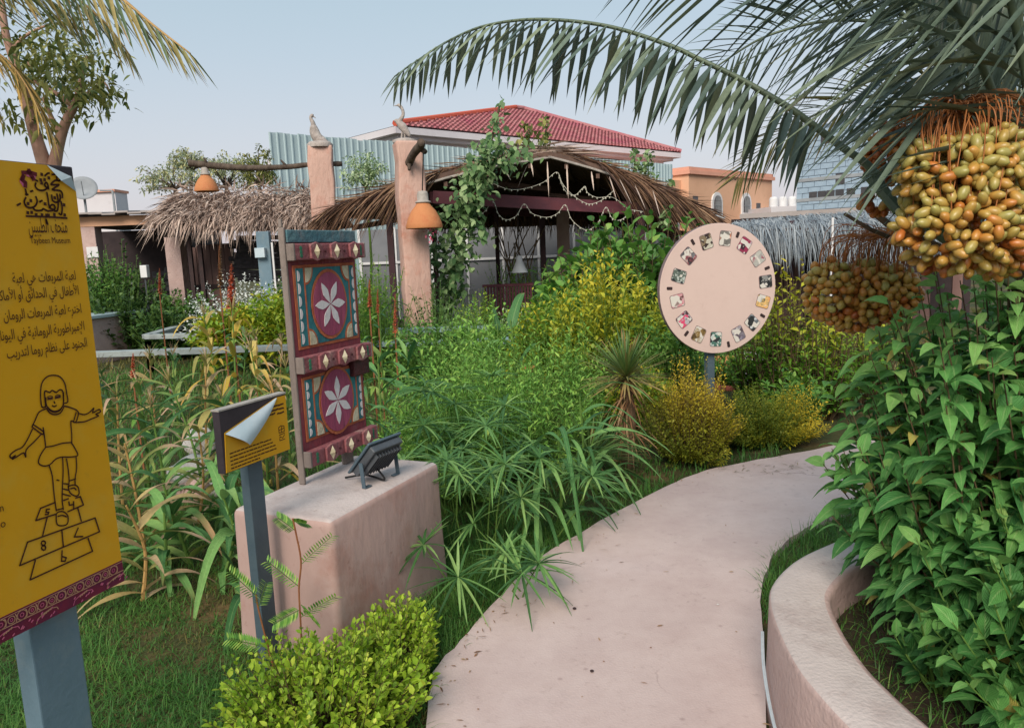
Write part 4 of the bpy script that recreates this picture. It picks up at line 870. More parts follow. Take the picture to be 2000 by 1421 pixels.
def bird(y, body, neck, beak, base, label, sc=1):
    t = thing('bird_statue', label, 'statue', D(body[0][0], base, y))
    k = y / FPX; b = MB()
    b.tube(spline([D(p[0], p[1], y) for p in body], 3), np.interp(np.linspace(0, 1, 3 * (len(body) - 1) + 1), np.linspace(0, 1, len(body)), [p[2] * k for p in body]), 10)
    b.build('body', 'bird_stone', t, smooth=True)
    b = MB(); b.tube(spline([D(p[0], p[1], y) for p in neck], 3), np.interp(np.linspace(0, 1, 3 * (len(neck) - 1) + 1), np.linspace(0, 1, len(neck)), [p[2] * k for p in neck]), 8); b.build('neck', 'bird_stone', t, smooth=True)
    b = MB(); b.tube([D(*beak[0], y), D(*beak[1], y)], [1.6 * k, .3 * k], 6); b.build('beak', 'bird_stone', t)
    return t
t = bird(12.55, [(641, 281, 3), (630, 275, 8), (619, 268, 10), (614, 256, 9), (612, 246, 6)], [(613, 250, 6), (611, 240, 4), (607, 231, 3), (609, 226, 3.5), (612, 226, 2.5)], ((611, 227), (617, 231)), 286, 'grey upright bird statue with a raised head on the farther pillar')
b = MB(); b.lathe(D(625, 285, 12.55), [(.2, -.03), (.21, .02), (.17, .06), (.08, .075), (0, .08)], 12); b.build('base', 'bird_stone', t, smooth=True)
t = bird(11.4, [(770, 237, 1.5), (776, 237, 5), (786, 247, 8), (794, 258, 6), (801, 266, 2.5)], [(778, 240, 5), (787, 226, 3.4), (786, 214, 2.8), (780, 206, 3.4), (776, 206, 1.8)], ((777, 206), (769, 207)), 272, 'grey wading bird statue with a curved neck on the nearer pillar')
b = MB(); b.tube([D(786, 250, 11.4), D(784, 272, 11.4)], .014, 6); b.build('leg', 'bird_stone', t); b = MB(); b.tube([D(790, 252, 11.4), D(791, 272, 11.4)], .014, 6); b.build('leg', 'bird_stone', t)
b = MB(); b.lathe(D(790, 277, 11.4), [(.17, -.02), (.18, .02), (.1, .045), (0, .05)], 12); b.build('base', 'bird_stone', t, smooth=True)

def lamp(px, pyt, pyb, y, label, cordto):
    z0 = D(px, pyb, y); z1 = D(px, pyt, y); H_ = z1.z - z0.z; r = H_ * .50; t = thing('hanging_lamp', label, 'lamp', z0)
    b = MB(); pr_ = [(r * .98, 0), (r * 1.0, .03), (r * .95, .14), (r * .84, .30), (r * .64, .48), (r * .42, .60), (r * .34, .68)]
    pr_ = [(a, h * H_) for a, h in pr_]; b.lathe(z0, pr_ + [(a - .012, h) for a, h in pr_[::-1]], 28); b.build('shade', 'terracotta', t, smooth=True)
    b = MB(); b.lathe(z0, [(r * .30, .66 * H_), (r * .42, .68 * H_), (r * .42, .71 * H_), (r * .30, .74 * H_), (r * .30, .9 * H_), (r * .24, .98 * H_), (0, 1.0 * H_)], 20); b.build('neck', 'neck_grey', t, smooth=True)
    b = MB(); b.tube([z0 + UP * H_ * .98, cordto], .008, 5); b.build('cord', 'black_rubber', t)
b = MB(); pts = spline([D(368, 318, 12.2), D(400, 322, 12.25), (D(480, 328, 12.35)), D(560, 326, 12.5), D(610, 321, 12.6), D(668, 320, 12.75)], 5)
b.tube(pts, [.055 - .02 * i / len(pts) + rng.normal() * .003 for i in range(len(pts))], 8); b.tube([D(405, 322, 12.25), D(399, 309, 12.2)], [.03, .015], 6); b.tube([D(560, 326, 12.5), D(548, 312, 12.45)], [.03, .01], 6)
tag(b.build('branch_pole', 'wood_branch', at=pts[0], smooth=True), 'long dark branch pushed through the farther pillar', 'branch')
lamp(404, 326, 374, 12.25, 'terracotta bell lamp hanging from the long branch above the grey thatch', D(404, 322, 12.25))
tip = D(822, 283, 10.75)
b = MB(); pts = spline([D(795, 328, 11.35), D(806, 303, 11.05), tip, D(822, 278, 10.65)], 4); b.tube(pts, [.07, .068, .062, .06, .058, .06, .062, .06, .06, .055, .05, .055, .055], 9); b.tube([D(800, 315, 11.2), D(799, 332, 11.1)], [.04, .02], 6); b.tube([D(818, 288, 10.9), D(831, 297, 10.8)], [.045, .035], 7)
tag(b.build('branch_stub', 'wood_branch', at=pts[0], smooth=True), 'short thick branch stub sticking out of the nearer pillar', 'branch')
lamp(829, 372, 446, 10.95, 'terracotta bell lamp hanging beside the nearer pillar', D(827, 296, 10.8))

# --- thatched pavilion
VL, VA, VR = D(655, 425, 12.2), D(1075, 310, 13.0), D(1375, 430, 13.4); BK = Vector((.12, 1, 0)).normalized() * 4.6
pv = thing('pavilion', 'open garden pavilion with a palm thatch roof and dark steel posts', 'pavilion', Vector((VA.x, VA.y + 2.2, 0)))
def sag(a, b_, t, k=.12): p = a.lerp(b_, t); p.z += math.sin(math.pi * t) * k; return p
b = MB(); N = 8
for (a, c_) in ((VL, VA), (VA, VR)):
    for i in range(N):
        p, q = sag(a, c_, i / N), sag(a, c_, (i + 1) / N); b.plate([p, q, q + BK + UP * .1, p + BK + UP * .1], UP * .12)
b.build('roof', 'under_dark', pv)
b = MB(); b.tube([sag(VL, VA, i / N) + Vector((0, -.03, .02)) for i in range(N + 1)], .022, 6); b.tube([sag(VA, VR, i / N) + Vector((0, -.03, .02)) for i in range(N + 1)], .022, 6); b.build('edge_pole', 'neck_grey', pv)
b = MB(); bz = 2.12; ib = []
for (a, c_) in ((VL, VA), (VA, VR)):
    for i in range(N): ib.append(sag(a, c_, i / N) + BK * .97 + UP * .09)
ib.append(sag(VA, VR, 1) + BK * .97 + UP * .09); low_ = [Vector((q.x, q.y, min(bz, q.z - .05))) for q in ib]
for i in range(len(ib) - 1): b.plate([low_[i], low_[i + 1], ib[i + 1], ib[i]], Vector((0, .05, 0)))
b.build('gable_infill', 'under_dark', pv)
for k in range(7):
    q = VL.lerp(VR, (k + .5) / 7); zc = sag(VL, VA, min(1, (k + .5) / 3.5)).z if k < 3 else sag(VA, VR, max(0, (k + .5 - 3.5) / 3.5)).z
    b = MB(); b.bar(Vector((q.x - .45, q.y + 1.2, zc - .3)), Vector((q.x + .45, q.y + 1.2, zc - .3 + (.12 if k < 3 else -.12))), .06, .09); b.build('purlin', 'under_dark', pv)
for k in range(5):
    tt = (k + .5) / 5
    for (a, c_) in ((VL, VA), (VA, VR)):
        b = MB(); b.bar(a.lerp(c_, tt) - UP * .05 + UP * .1 * math.sin(math.pi * tt) - BK * .0, a.lerp(c_, tt) - UP * .05 + UP * .1 * math.sin(math.pi * tt) + BK + UP * .1, .06, .08); b.build('rafter', 'under_dark', pv)
TB0, TB1 = D(845, 385, 12.6), D(1250, 408, 13.2)
b = MB(); b.bar(TB0, TB1, .10, .20); b.build('tie_beam', 'beam_red', pv)
b = MB(); b.bar(TB0 + BK * .9, TB1 + BK * .9, .10, .18); b.build('tie_beam', 'beam_red', pv)
b = MB(); b.bar(TB1, TB1 + BK * .9, .10, .18); b.build('side_beam', 'beam_red', pv)
b = MB(); b.bar(TB0, TB0 + BK * .9, .10, .18); b.build('side_beam', 'beam_red', pv)
for px_, y_, zt_, r_ in ((765, 12.5, 2.5, .05), (1252, 13.2, 2.3, .06), (972, 16.6, 2.5, .045), (1061, 15.6, 2.5, .055), (850, 16.8, 2.4, .05), (1220, 17.2, 2.4, .05)):
    q = D(px_, 500, y_); q.z = 0; b = MB(); b.box(q + UP * zt_ / 2, r_ * 2, r_ * 2, zt_); b.build('post', 'steel_maroon', pv)
# thatch
def slope_thatch(a, c_, side, n, front=0, mat_='thatch_brown', L=.75):
    t_ = rng.random(n); dd = rng.random(n) * 1.02; O = []; Dd = []
    down = (a - c_).normalized() if side == 0 else (c_ - a).normalized()
    for i in range(n):
        p = sag(a, c_, t_[i]) + BK * dd[i] + UP * (.13 + rng.random() * .08); O.append(p)
        Dd.append(down * 1.0 + Vector(rng.normal(size=3) * .16) + UP * .10 + Vector((0, 0, 0)))
    return O, Dd
O, Dd = [], []
for a, c_, s_, n in ((VL, VA, 0, 2600), (VA, VR, 1, 2300)):
    o_, d_ = slope_thatch(a, c_, s_, n); O += o_; Dd += d_
nL = len(O)
# over the front edge, denser towards both ends
for i in range(1500):
    left = i % 3 == 0; t_ = rng.random() ** (.75 if left else 1)
    if left: t_ = .5 * rng.random() ** 1.5; p = sag(VL, VA, t_); dn_ = (VL - VA).normalized(); Dd.append(dn_ * .95 + Vector((rng.normal() * .12, -.55 + rng.normal() * .15, -.12 + rng.normal() * .12)))
    else: t_ = 1 - rng.random() ** 1.5 * .72; p = sag(VA, VR, t_); dn_ = (VR - VA).normalized(); Dd.append(dn_ * .8 + Vector((rng.normal() * .12, -.45 + rng.normal() * .15, -.1 + rng.normal() * .12)))
    O.append(p + Vector((0, rng.random() * .25, .12 + rng.random() * .06)))
n = len(O); Ls = rng.uniform(.35, .8, n); Ls[nL:] = rng.uniform(.45, .95, n - nL)
dr_ = rng.uniform(.0, .10, n); dr_[nL:] = rng.uniform(.3, .95, n - nL)
emit(strips(O, Dd, Ls, rng.uniform(.006, .016, n), droop=dr_, segs=4, prof='leaflet', fold=.1, roll=rng.normal(size=n) * .8, cross=2), 'thatch_brown', pv, rest='thatch')
# fringe under the back edge and inside
O, Dd = [], []
for i in range(1300):
    t_ = rng.uniform(.1, .98); p = sag(VA, VR, t_ ) + BK * rng.uniform(.86, 1.02) if i % 4 else sag(VL, VA, t_) + BK * rng.uniform(.9, 1.02)
    p.z = min(p.z, 2.5); O.append(p + UP * .05); Dd.append((rng.normal() * .25, rng.normal() * .2 - .2, -1))
n = len(O); emit(strips(O, Dd, rng.uniform(.4, .8, n), rng.uniform(.008, .02, n), droop=.1, segs=2, prof='leaflet', roll=rng.normal(size=n), cross=2), 'thatch_brown', pv, rest='thatch_fringe')
O, Dd = [], []
for i in range(240):           # loose bleached pile on the ridge
    t_ = rng.uniform(-.30, .1); p = sag(VL, VA, 1 + t_, .12) if t_ < 0 else sag(VA, VR, t_); O.append(p + BK * rng.uniform(.0, .35) + UP * (.15 + rng.random() * .10)); Dd.append((rng.choice([-1, 1]) * 1.0, rng.normal() * .3, .12 + rng.normal() * .1))
n = len(O); emit(strips(O, Dd, rng.uniform(.4, .9, n), rng.uniform(.008, .02, n), droop=.12, segs=3, prof='leaflet', roll=rng.normal(size=n), cross=2), 'thatch_grey', pv, rest='ridge_thatch')
for a_, b_ in [((1010, 398 - 30), (1030, 322)), ((1072, 385), (1069, 316)), ((1110, 388), (1107, 322)), ((1160, 372), (1155, 335)), ((998, 352), (985, 330)), ((1042, 345), (1037, 318)), ((1235, 400), (1210, 350)), ((1205, 392), (1190, 345)), ((1262, 410), (1240, 362)), ((1290, 425), (1275, 372))]:
    p, q = D(*b_, 12.75), D(*a_, 12.7); d_ = q - p; emit(strips([p], [d_], d_.length, .014, droop=.02, segs=4, prof='leaflet', roll=.5, tint=1.0), 'thatch_grey', pv, 'dry_strand', 1)
def swag(zs_, label, yy=12.72):
    P = [(900 + a / 3.23, 200 + b_ / 3.23) for a, b_ in zs_]; pts = spline([D(x, y, yy) for x, y in P], 5)
    t = thing('string_lights', label, 'string lights', pts[0]); b = MB(); b.tube(pts, .0052, 5); b.build('wire', 'string_light', t)
    b = MB()
    for p in pts[::2]: b.lathe(p - UP * .035, [(0, 0), (.010, .01), (.010, .03), (0, .04)], 6)
    o = b.build('bulbs', 'string_light', t); o['kind'] = 'stuff'
swag([(100, 720), (150, 690), (205, 625), (235, 700), (285, 740), (350, 715), (400, 640), (450, 700), (540, 725), (610, 700), (660, 645), (700, 740), (790, 805), (865, 760), (915, 660), (950, 725), (990, 745), (1035, 725), (1060, 680), (1150, 690)], 'pale string lights in deep swags below the pavilion beam')
swag([(200, 510), (300, 548), (400, 545), (520, 505), (605, 440), (640, 510), (700, 580), (780, 632), (830, 640), (900, 610), (965, 555)], 'pale string lights in two swags inside the pavilion gable', 12.85)
swag([(620, 470), (660, 560), (720, 585), (760, 550), (785, 530), (800, 570), (860, 600), (960, 600), (1065, 680)], 'pale string lights drooping across the right of the pavilion gable', 12.95)
# inside and behind the pavilion
bn = thing('bench', 'dark red slatted garden bench inside the pavilion', 'bench', D(992, 600, 13.6)); BB = Board(D(992, 570, 13.6), hdir(88)); u0, z1 = BB.uv(944, 556); u1, z0 = BB.uv(1041, 602)
ns_ = 16
for k in range(ns_): x = u0 + (u1 - u0) * (k + .5) / ns_; BB.box('back_slat', x - .018, x + .018, z0, z1 - .05, 0, .02, 'beam_red', bn)
BB.box('top_rail', u0 - .02, u1 + .02, z1 - .05, z1, -.01, .035, 'beam_red', bn); BB.box('seat', u0, u1, z0 - .06, z0 - .02, 0, .42, 'beam_red', bn)
for x in (u0 + .03, u1 - .03):
    for n_ in (.02, .4): BB.box('leg', x - .025, x + .025, 0, z0 - .06, n_ - .02, n_ + .02, 'beam_red', bn)
pk_ = thing('picket_fence', 'short weathered picket fence beside the vine covered post', 'fence', D(912, 600, 12.8)); BB = Board(D(912, 580, 12.8), hdir(90)); u0, z1 = BB.uv(898, 566); u1 = BB.uv(938, 566)[0]
for k in range(7): x = u0 + (u1 - u0) * (k + .5) / 7; BB.box('picket', x - .016, x + .016, .05, z1 + rng.normal() * .01, 0, .015, 'neck_grey', pk_)
for z_ in (z1 - .12, .2): BB.box('rail', u0, u1, z_, z_ + .04, -.03, -.001, 'neck_grey', pk_)
BB = Board(D(1020, 500, 19), hdir(90)); bw = thing('back_wall', 'pale grey garden wall panels behind the pavilion', 'wall', BB.w(0, 0)); u0 = BB.uv(700, 450)[0]; u1 = BB.uv(1330, 450)[0]; zt_ = BB.uv(1000, 438)[1]
SGP = 9
for k in range(SGP):
    a, c_ = u0 + (u1 - u0) * k / SGP, u0 + (u1 - u0) * (k + 1) / SGP; BB.box('wall_panel', a + .03, c_ - .03, 0, zt_, -.05, 0, 'wall_shade', bw); BB.box('panel_post', a - .03, a + .03, 0, zt_ + .05, -.06, .03, 'white_paint', bw)
BB.box('cross_bar', u0, u1, BB.uv(1000, 503)[1] - .03, BB.uv(1000, 503)[1] + .03, .031, .05, 'white_paint', bw)
BB = Board(D(1100, 500, 16.2), hdir(92)); u0 = BB.uv(1089, 480)[0]; u1 = BB.uv(1113, 480)[0]
o = BB.box('column', u0, u1, 0, 2.5, -.3, 0, 'stucco_pink', None, .01); tag(o, 'pale pink square column behind the right side of the pavilion', 'column')
pd = thing('pendant_lamp', 'small grey metal pendant lamp hanging inside the pavilion', 'lamp', D(1015, 532, 13.4)); b = MB(); q = D(1015, 532, 13.4); b.lathe(q, [(.15, 0), (.13, .04), (.06, .2), (.05, .28), (0, .30)], 16); b.build('shade', 'slab_grey', pd, smooth=True)
b = MB(); b.tube([q + UP * .29, Vector((q.x, q.y, 2.65))], .006, 5); b.build('cord', 'black_rubber', pd)

# --- left shelter: sheet roof, orange fascia, dark bay
sh = thing('open_shelter', 'low open shelter with a rough sheet roof and orange fascia at the left', 'shelter', D(240, 520, 16)); BB = Board(D(200, 470, 15.5), hdir(88))
u0 = BB.uv(120, 430)[0]; u1 = BB.uv(345, 430)[0]; zf = BB.uv(240, 440)[1]; zf2 = BB.uv(240, 421)[1]
BB.box('fascia', u0, u1, zf, zf2, -.1, 0, 'orange_wall', sh)
for k in range(9):
    a = u0 - .1 + (u1 - u0) * k / 9; b = MB(); w__ = (u1 - u0) / 9 + .02; q = BB.w(a + w__ / 2, zf2 + .10 + rng.normal() * .02, -1.2)
    b.box(q, w__, 2.9, .04, BB.d, (-BB.n + UP * .06).normalized(), UP); b.build('roof_sheet', 'asbestos', sh, bevel=.01)
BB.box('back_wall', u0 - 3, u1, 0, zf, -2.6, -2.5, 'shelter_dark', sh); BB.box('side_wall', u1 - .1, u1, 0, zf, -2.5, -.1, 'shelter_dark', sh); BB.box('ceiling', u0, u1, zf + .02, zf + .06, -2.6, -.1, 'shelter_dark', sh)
ua = BB.uv(158, 480)[0]; ub = BB.uv(188, 480)[0]; BB.box('pillar', ua, ub, 0, zf, -.3, -.01, 'stucco_pink', sh, .01)
for k in range(14):
    q = BB.w(u0 + 1.0 + rng.random() * (u1 - u0 - 1.6), rng.uniform(.5, 1.5), -2.0 + rng.normal() * .2); b = MB(); b.bar(q - BB.d * .4, q + BB.d * .4 + UP * rng.normal() * .05, .1, .1); b.build('stacked_timber', 'log_dark', sh)
BB.box('notice', BB.uv(170, 490)[0], BB.uv(192, 490)[0], BB.uv(180, 503)[1], BB.uv(180, 482)[1], .0, .02, 'white_paint', sh)
dsh = thing('satellite_dish', 'pale satellite dish behind the yellow sign', 'satellite dish', D(163, 370, 20)); q = D(163, 370, 20); ax_ = Vector((.35, -.8, .45)).normalized()
b = MB(); b.lathe(q, [(0, 0), (.16, .012), (.26, .035), (.34, .07), (.34, .08), (.26, .045), (0, .012)], 24, ax_); b.build('dish', 'slab_grey', dsh, smooth=True); b = MB(); b.tube([q, q - UP * 1.6], .03, 6); b.build('mast', 'slab_grey', dsh); b = MB(); b.tube([q - UP * .3 + ax_ * .05, q + ax_ * .4], .012, 5); b.build('arm', 'slab_grey', dsh)
BB = Board(D(190, 390, 32), hdir(90)); pw_ = thing('far_house', 'small cream rooftop behind the left shelter', 'house', BB.w(0, 0)); BB.box('wall', BB.uv(120, 390)[0], BB.uv(226, 390)[0], 0, BB.uv(190, 376)[1], -1, 0, 'villa_white', pw_); BB.box('parapet', BB.uv(118, 390)[0], BB.uv(228, 390)[0], BB.uv(190, 376)[1], BB.uv(190, 371)[1], -1.1, .1, 'orange_trim', pw_)
q = D(223, 400, 28); sp_ = thing('street_lamp', 'thin street lamp beyond the left shelter', 'street lamp', Vector((q.x, q.y, 0))); b = MB(); tz = D(223, 372, 28).z; b.tube([Vector((q.x, q.y, 0)), Vector((q.x, q.y, tz))], .04, 6); b.build('pole', 'slab_grey', sp_); b = MB(); b.tube([Vector((q.x, q.y, tz)), Vector((q.x - .45, q.y, tz + .02))], .03, 6); b.build('arm', 'slab_grey', sp_)

# --- grey thatched canopy on the left
cn = thing('thatched_canopy', 'canopy of bleached grey palm thatch on dark posts at the left', 'canopy', D(450, 560, 14)); 
CL, CR = D(300, 440, 13.6), D(640, 440, 13.6); CLb, CRb = D(355, 384, 14.6), D(640, 384, 14.6)
b = MB(); b.add([CL, CR, CRb, CLb, CL + UP * -.1, CR - UP * .1, CRb + Vector((0, 2.5, -.5)), CLb + Vector((0, 2.5, -.5))], [(0, 1, 2, 3), (4, 7, 6, 5), (0, 4, 5, 1), (3, 2, 6, 7), (0, 3, 7, 4)]); b.build('roof', 'thatch_base', cn)
O, Dd = [], []
for i in range(3800):
    u, v_ = rng.random(), rng.random() ** .9; lobe = .06 * math.sin(u * 40) + .05 * math.sin(u * 17 + 1)
    p = CL.lerp(CR, u).lerp(CLb.lerp(CRb, u), v_) + Vector((0, 0, .03 + rng.random() * .12)); O.append(p); Dd.append(Vector((rng.normal() * .45 - (.6 if u < .1 else 0), -.8, -.15 + rng.normal() * .25 - (.5 if v_ < .15 else 0))))
for i in range(150):
    u = rng.random(); p = CLb.lerp(CRb, u) + UP * .1; O.append(p); Dd.append(Vector((rng.normal() * .8, -.2, .5)))
n = len(O); emit(strips(O, Dd, rng.uniform(.25, .55, n), rng.uniform(.006, .017, n), droop=rng.uniform(.2, .6, n), segs=3, prof='leaflet', roll=rng.normal(size=n), cross=2), 'thatch_grey', cn, rest='thatch')
for px_, y_, ww_, m_ in ((345, 14.4, .28, 'stucco_pink'), (372, 13.9, .07, 'rust_dark'), (392, 13.9, .07, 'rust_dark'), (600, 14.4, .25, 'stucco_pink')):
    q = D(px_, 500, y_); b = MB(); b.box(Vector((q.x, q.y, 1.05)), ww_, ww_, 2.1); b.build('post', m_, cn)
BB = Board(D(400, 500, 15), hdir(90)); bd = thing('board_wall', 'row of upright brown boards under the grey thatch', 'wall', BB.w(0, 0)); u0 = BB.uv(370, 500)[0]; u1 = BB.uv(452, 500)[0]
for k in range(6): a = u0 + (u1 - u0) * k / 6; BB.box('board', a + .006, u0 + (u1 - u0) * (k + 1) / 6 - .006, 0, 1.95 + rng.normal() * .02, -.03, rng.uniform(0, .012), 'board_brown', bd)
BB.box('cross_board', u0, u1, 1.1, 1.18, .014, .035, 'rust_dark', bd)
lg = thing('log_stack', 'stack of dark split logs under the grey thatch', 'log stack', D(490, 560, 15))
for r_ in range(11):
    q = D(445 + rng.random() * 20, 545 - r_ * 8, 15); q2 = D(560 + rng.random() * 60, 545 - r_ * 8 + rng.normal() * 3, 15.1); b = MB(); b.tube([q, q.lerp(q2, .5) + UP * rng.normal() * .02, q2], [.05, .045, .04], 7); b.build('log', 'log_dark', lg)
BB = Board(D(512, 500, 13), hdir(92)); mb_ = thing('meter_post', 'grey blue cabinet post with a pale box on its front', 'post', BB.w(0, 0)); u0 = BB.uv(503, 500)[0]; u1 = BB.uv(528, 500)[0]
BB.box('post', u0, u1, 0, BB.uv(512, 452)[1], -.12, 0, 'metal_post', mb_, .004); BB.box('box', u0 - .01, u0 + .16, BB.uv(512, 503)[1], BB.uv(512, 484)[1], .001, .1, 'peel_white', mb_, .006); BB.box('conduit', u1 + .02, u1 + .05, 0, 1.9, -.05, -.02, 'white_paint', mb_)

# --- thatched shelter on the right
rs = thing('thatched_shelter', 'long shelter with blue grey palm thatch behind the round sign', 'shelter', D(1600, 560, 13)); RL, RR_ = D(1405, 452, 12.6), D(1860, 435, 11.8); RLb, RRb = D(1440, 437, 13.8), D(1860, 400, 13)
b = MB(); b.add([RL, RR_, RRb, RLb, RL - UP * .1, RR_ - UP * .1, RRb + Vector((0, 2.5, -.6)), RLb + Vector((0, 2.5, -.6))], [(0, 1, 2, 3), (4, 7, 6, 5), (0, 4, 5, 1), (3, 2, 6, 7), (0, 3, 7, 4), (1, 5, 6, 2)]); b.build('roof', 'thatch_base', rs)
O, Dd = [], []
for i in range(4800):
    u, v_ = rng.random(), rng.random() ** 1.2; p = RL.lerp(RR_, u).lerp(RLb.lerp(RRb, u), v_) + Vector((0, 0, .02 + rng.random() * .07)); O.append(p); Dd.append(Vector((rng.normal() * .28 + .1 * math.sin(u * 50), -.8, -.25 + rng.normal() * .12 - (.9 if v_ < .1 else 0))))
n = len(O); emit(strips(O, Dd, rng.uniform(.3, .6, n), rng.uniform(.005, .013, n), droop=rng.uniform(.35, .8, n), segs=4, prof='leaflet', roll=rng.normal(size=n) * .7, cross=2), 'thatch_blue', rs, rest='thatch')
BB = Board(D(1600, 470, 14), hdir(96)); u0 = BB.uv(1430, 480)[0]; u1 = BB.uv(1900, 480)[0]
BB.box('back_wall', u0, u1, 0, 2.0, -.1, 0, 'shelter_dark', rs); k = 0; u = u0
while u < u1 - .2:
    BB.box('board', u, u + .17, 0, 1.75 + rng.normal() * .03, .001, .03, 'board_brown', rs); u += .19 if k % 4 else .55; k += 1
for px_ in (1545, 1700): q = D(px_, 480, 12.8); b = MB(); b.box(Vector((q.x, q.y, .95)), .08, .08, 1.9); b.build('post', 'steel_maroon', rs)
q0, q1 = D(1546, 476, 12.2), D(1549, 500, 12.2); 
q = D(1625, 475, 11.6); b = MB(); b.box(Vector((q.x, q.y, D(1625, 425, 11.6).z / 2)), .03, .03, D(1625, 425, 11.6).z); tag(b.build('white_pole', 'white_paint', at=Vector((q.x, q.y, 0))), 'slim white pole in front of the blue grey thatch', 'pole')
BB = Board(D(1450, 440, 20), hdir(118)); u0 = 0; rw = thing('block_parapet', 'low grey block parapet with small openings above the right thatch', 'wall', BB.w(0, 0)); u1 = BB.uv(1760, 420)[0]; zt_ = BB.uv(1452, 427)[1]
BB.box('wall', 0, u1, 0, zt_, -.2, 0, 'slab_grey', rw); BB.box('coping', -.05, u1, zt_, zt_ + .12, -.3, .1, 'asbestos', rw)
for k in range(10): u = (k + .5) * u1 / 10; BB.box('opening', u - .12, u + .12, zt_ - .35, zt_ - .18, -.1, .004, 'window_dark', rw)

# --- garden beams and posts
def beam(pts, z, label, posts=True, h=.07, m='wood_rail'):
    q = [G(*p, z) for p in pts]; t = thing('garden_rail', label, 'railing', Vector((q[0].x, q[0].y, 0)))
    for a, c_ in zip(q[:-1], q[1:]):
        b = MB(); b.bar(a, c_, .16, h); b.build('beam', m, t, bevel=.006)
        L_ = (c_ - a).length; n_ = max(1, int(L_ / 1.6))
        for k in range(n_ + 1):
            p = a.lerp(c_, k / n_); b = MB(); b.box(Vector((p.x, p.y, z / 2 - h / 2)), .07, .07, z - h); b.build('post', m, t)
beam([(408, 622), (288, 657), (570, 650)], .56, 'pale timber rail with a corner at the left of the vegetable bed')
beam([(700, 648), (1072, 637)], .56, 'blue grey timber rail passing in front of the nearer pillar', m='rail_blue')
beam([(150, 693), (575, 678)], .52, 'front timber rail half hidden by the dried maize leaves')
beam([(700, 672), (1010, 664)], .50, 'lower blue grey timber rail above the wispy green shrub', m='rail_blue')
# basin with white bird
ba = thing('garden_basin', 'low pink walled basin with a pale blue rim', 'basin', D(240, 620, 12)); q0, q1 = G(150, 622, .8), G(345, 598, .8)
b = MB(); e_ = (q1 - q0).normalized(); n_ = Vector((-e_.y, e_.x, 0)); L_ = (q1 - q0).length; c_ = q0.lerp(q1, .5); c_.z = .38; b.box(c_ + n_ * .6, L_, 1.2, .76, e_, n_); b.build('wall', 'stucco_pink', ba, bevel=.01)
b = MB(); c_.z = .79; b.box(c_ + n_ * .6, L_ + .1, 1.3, .06, e_, n_); b.build('rim', 'sheet_blue', ba, bevel=.01)
q = D(264, 603, 14.6); st = thing('stone_stand', 'white stone block on the far side of the basin', 'stand', Vector((q.x, q.y, 0))); zst = D(264, 582, 14.6).z; b = MB(); b.lathe(Vector((q.x, q.y, 0)), [(.30, 0), (.28, zst * .8), (.24, zst), (0, zst + .01)], 9); b.build('block', 'white_stone', st)
t = bird(14.6, [(256, 584, 3), (260, 575, 8), (264, 566, 9), (266, 560, 6)], [(264, 564, 6), (262, 556, 4.5), (260, 552, 3.5)], ((261, 552), (255, 554)), 584, 'small white bird statue on the stone block by the basin')
for o in t.children: o.data.materials.clear(); o.data.materials.append(MATS['white_stone'])
q = D(283, 540, 13.6); t = thing('garden_lantern', 'small pale lantern on a thin stake among dark bushes', 'lantern', Vector((q.x, q.y, 0))); b = MB(); b.box(D(283, 530, 13.6), .12, .12, .22); b.build('body', 'white_paint', t, bevel=.01); b = MB(); b.tube([Vector((q.x, q.y, 0)), D(283, 540, 13.6)], .015, 5); b.build('stake', 'metal_dark', t)

# --- rocks, pots, rubble
def rock(px, py, y, r, m, name, label, cat, sq=.75, group=None):
    c = D(px, py, y); c.z = max(c.z, r * sq * .6) if False else c.z; me = bmesh.new(); bmesh.ops.create_icosphere(me, subdivisions=3, radius=1)
    ph = rng.random(3) * 9
    for v in me.verts:
        p = v.co; k = 1 + .16 * math.sin(p.x * 3 + ph[0]) * math.sin(p.y * 3.3 + ph[1]) + .10 * math.sin(p.z * 6 + ph[2] + p.x * 4) + rng.normal() * .012; v.co = Vector((p.x * k * r * 1.15, p.y * k * r, p.z * k * r * sq))
    d_ = bpy.data.meshes.new(name); me.to_mesh(d_); me.free(); d_.materials.append(MATS[m])
    for p in d_.polygons: p.use_smooth = True
    o = link(name, d_, None, c); tag(o, label, cat, group); return o
rock(392, 865, 6.2, .11, 'white_stone', 'white_stone', 'smooth white stone behind the small yellow sign', 'stone', 1.3)
rock(372, 925, 5.5, .13, 'white_stone', 'garden_rock', 'pale rough rock at the foot of the maize plants', 'rock', 1.0)
rock(378, 962, 5.0, .11, 'stucco_ped', 'garden_rock', 'brownish rock in front of the pale rough rock', 'rock', .8)
rock(415, 960, 5.1, .10, 'white_stone', 'garden_rock', 'small pale rock half hidden by the small sign post', 'rock', .8)
rock(1632, 858, 6.3, .11, 'stucco_warm', 'garden_rock', 'pinkish rock at the far edge of the path', 'rock', .6)
rock(1670, 868, 6.1, .08, 'stucco_ped', 'garden_rock', 'smaller reddish rock at the far edge of the path beside the leafy shrub', 'rock', .6)
for k, (px_, py_, y_, lb) in enumerate(((1470, 702, 8.6, 'uppermost white rubble stone below the round sign'), (1496, 715, 8.4, 'white rubble stone right of the round sign post among stems'), (1462, 742, 8.2, 'left white rubble stone low behind the green shrub'), (1488, 752, 8.3, 'large white rubble stone behind the yellow tipped shrub'))): rock(px_, py_, y_, .14, 'white_stone', 'rubble_stone', lb, 'stone', .7)
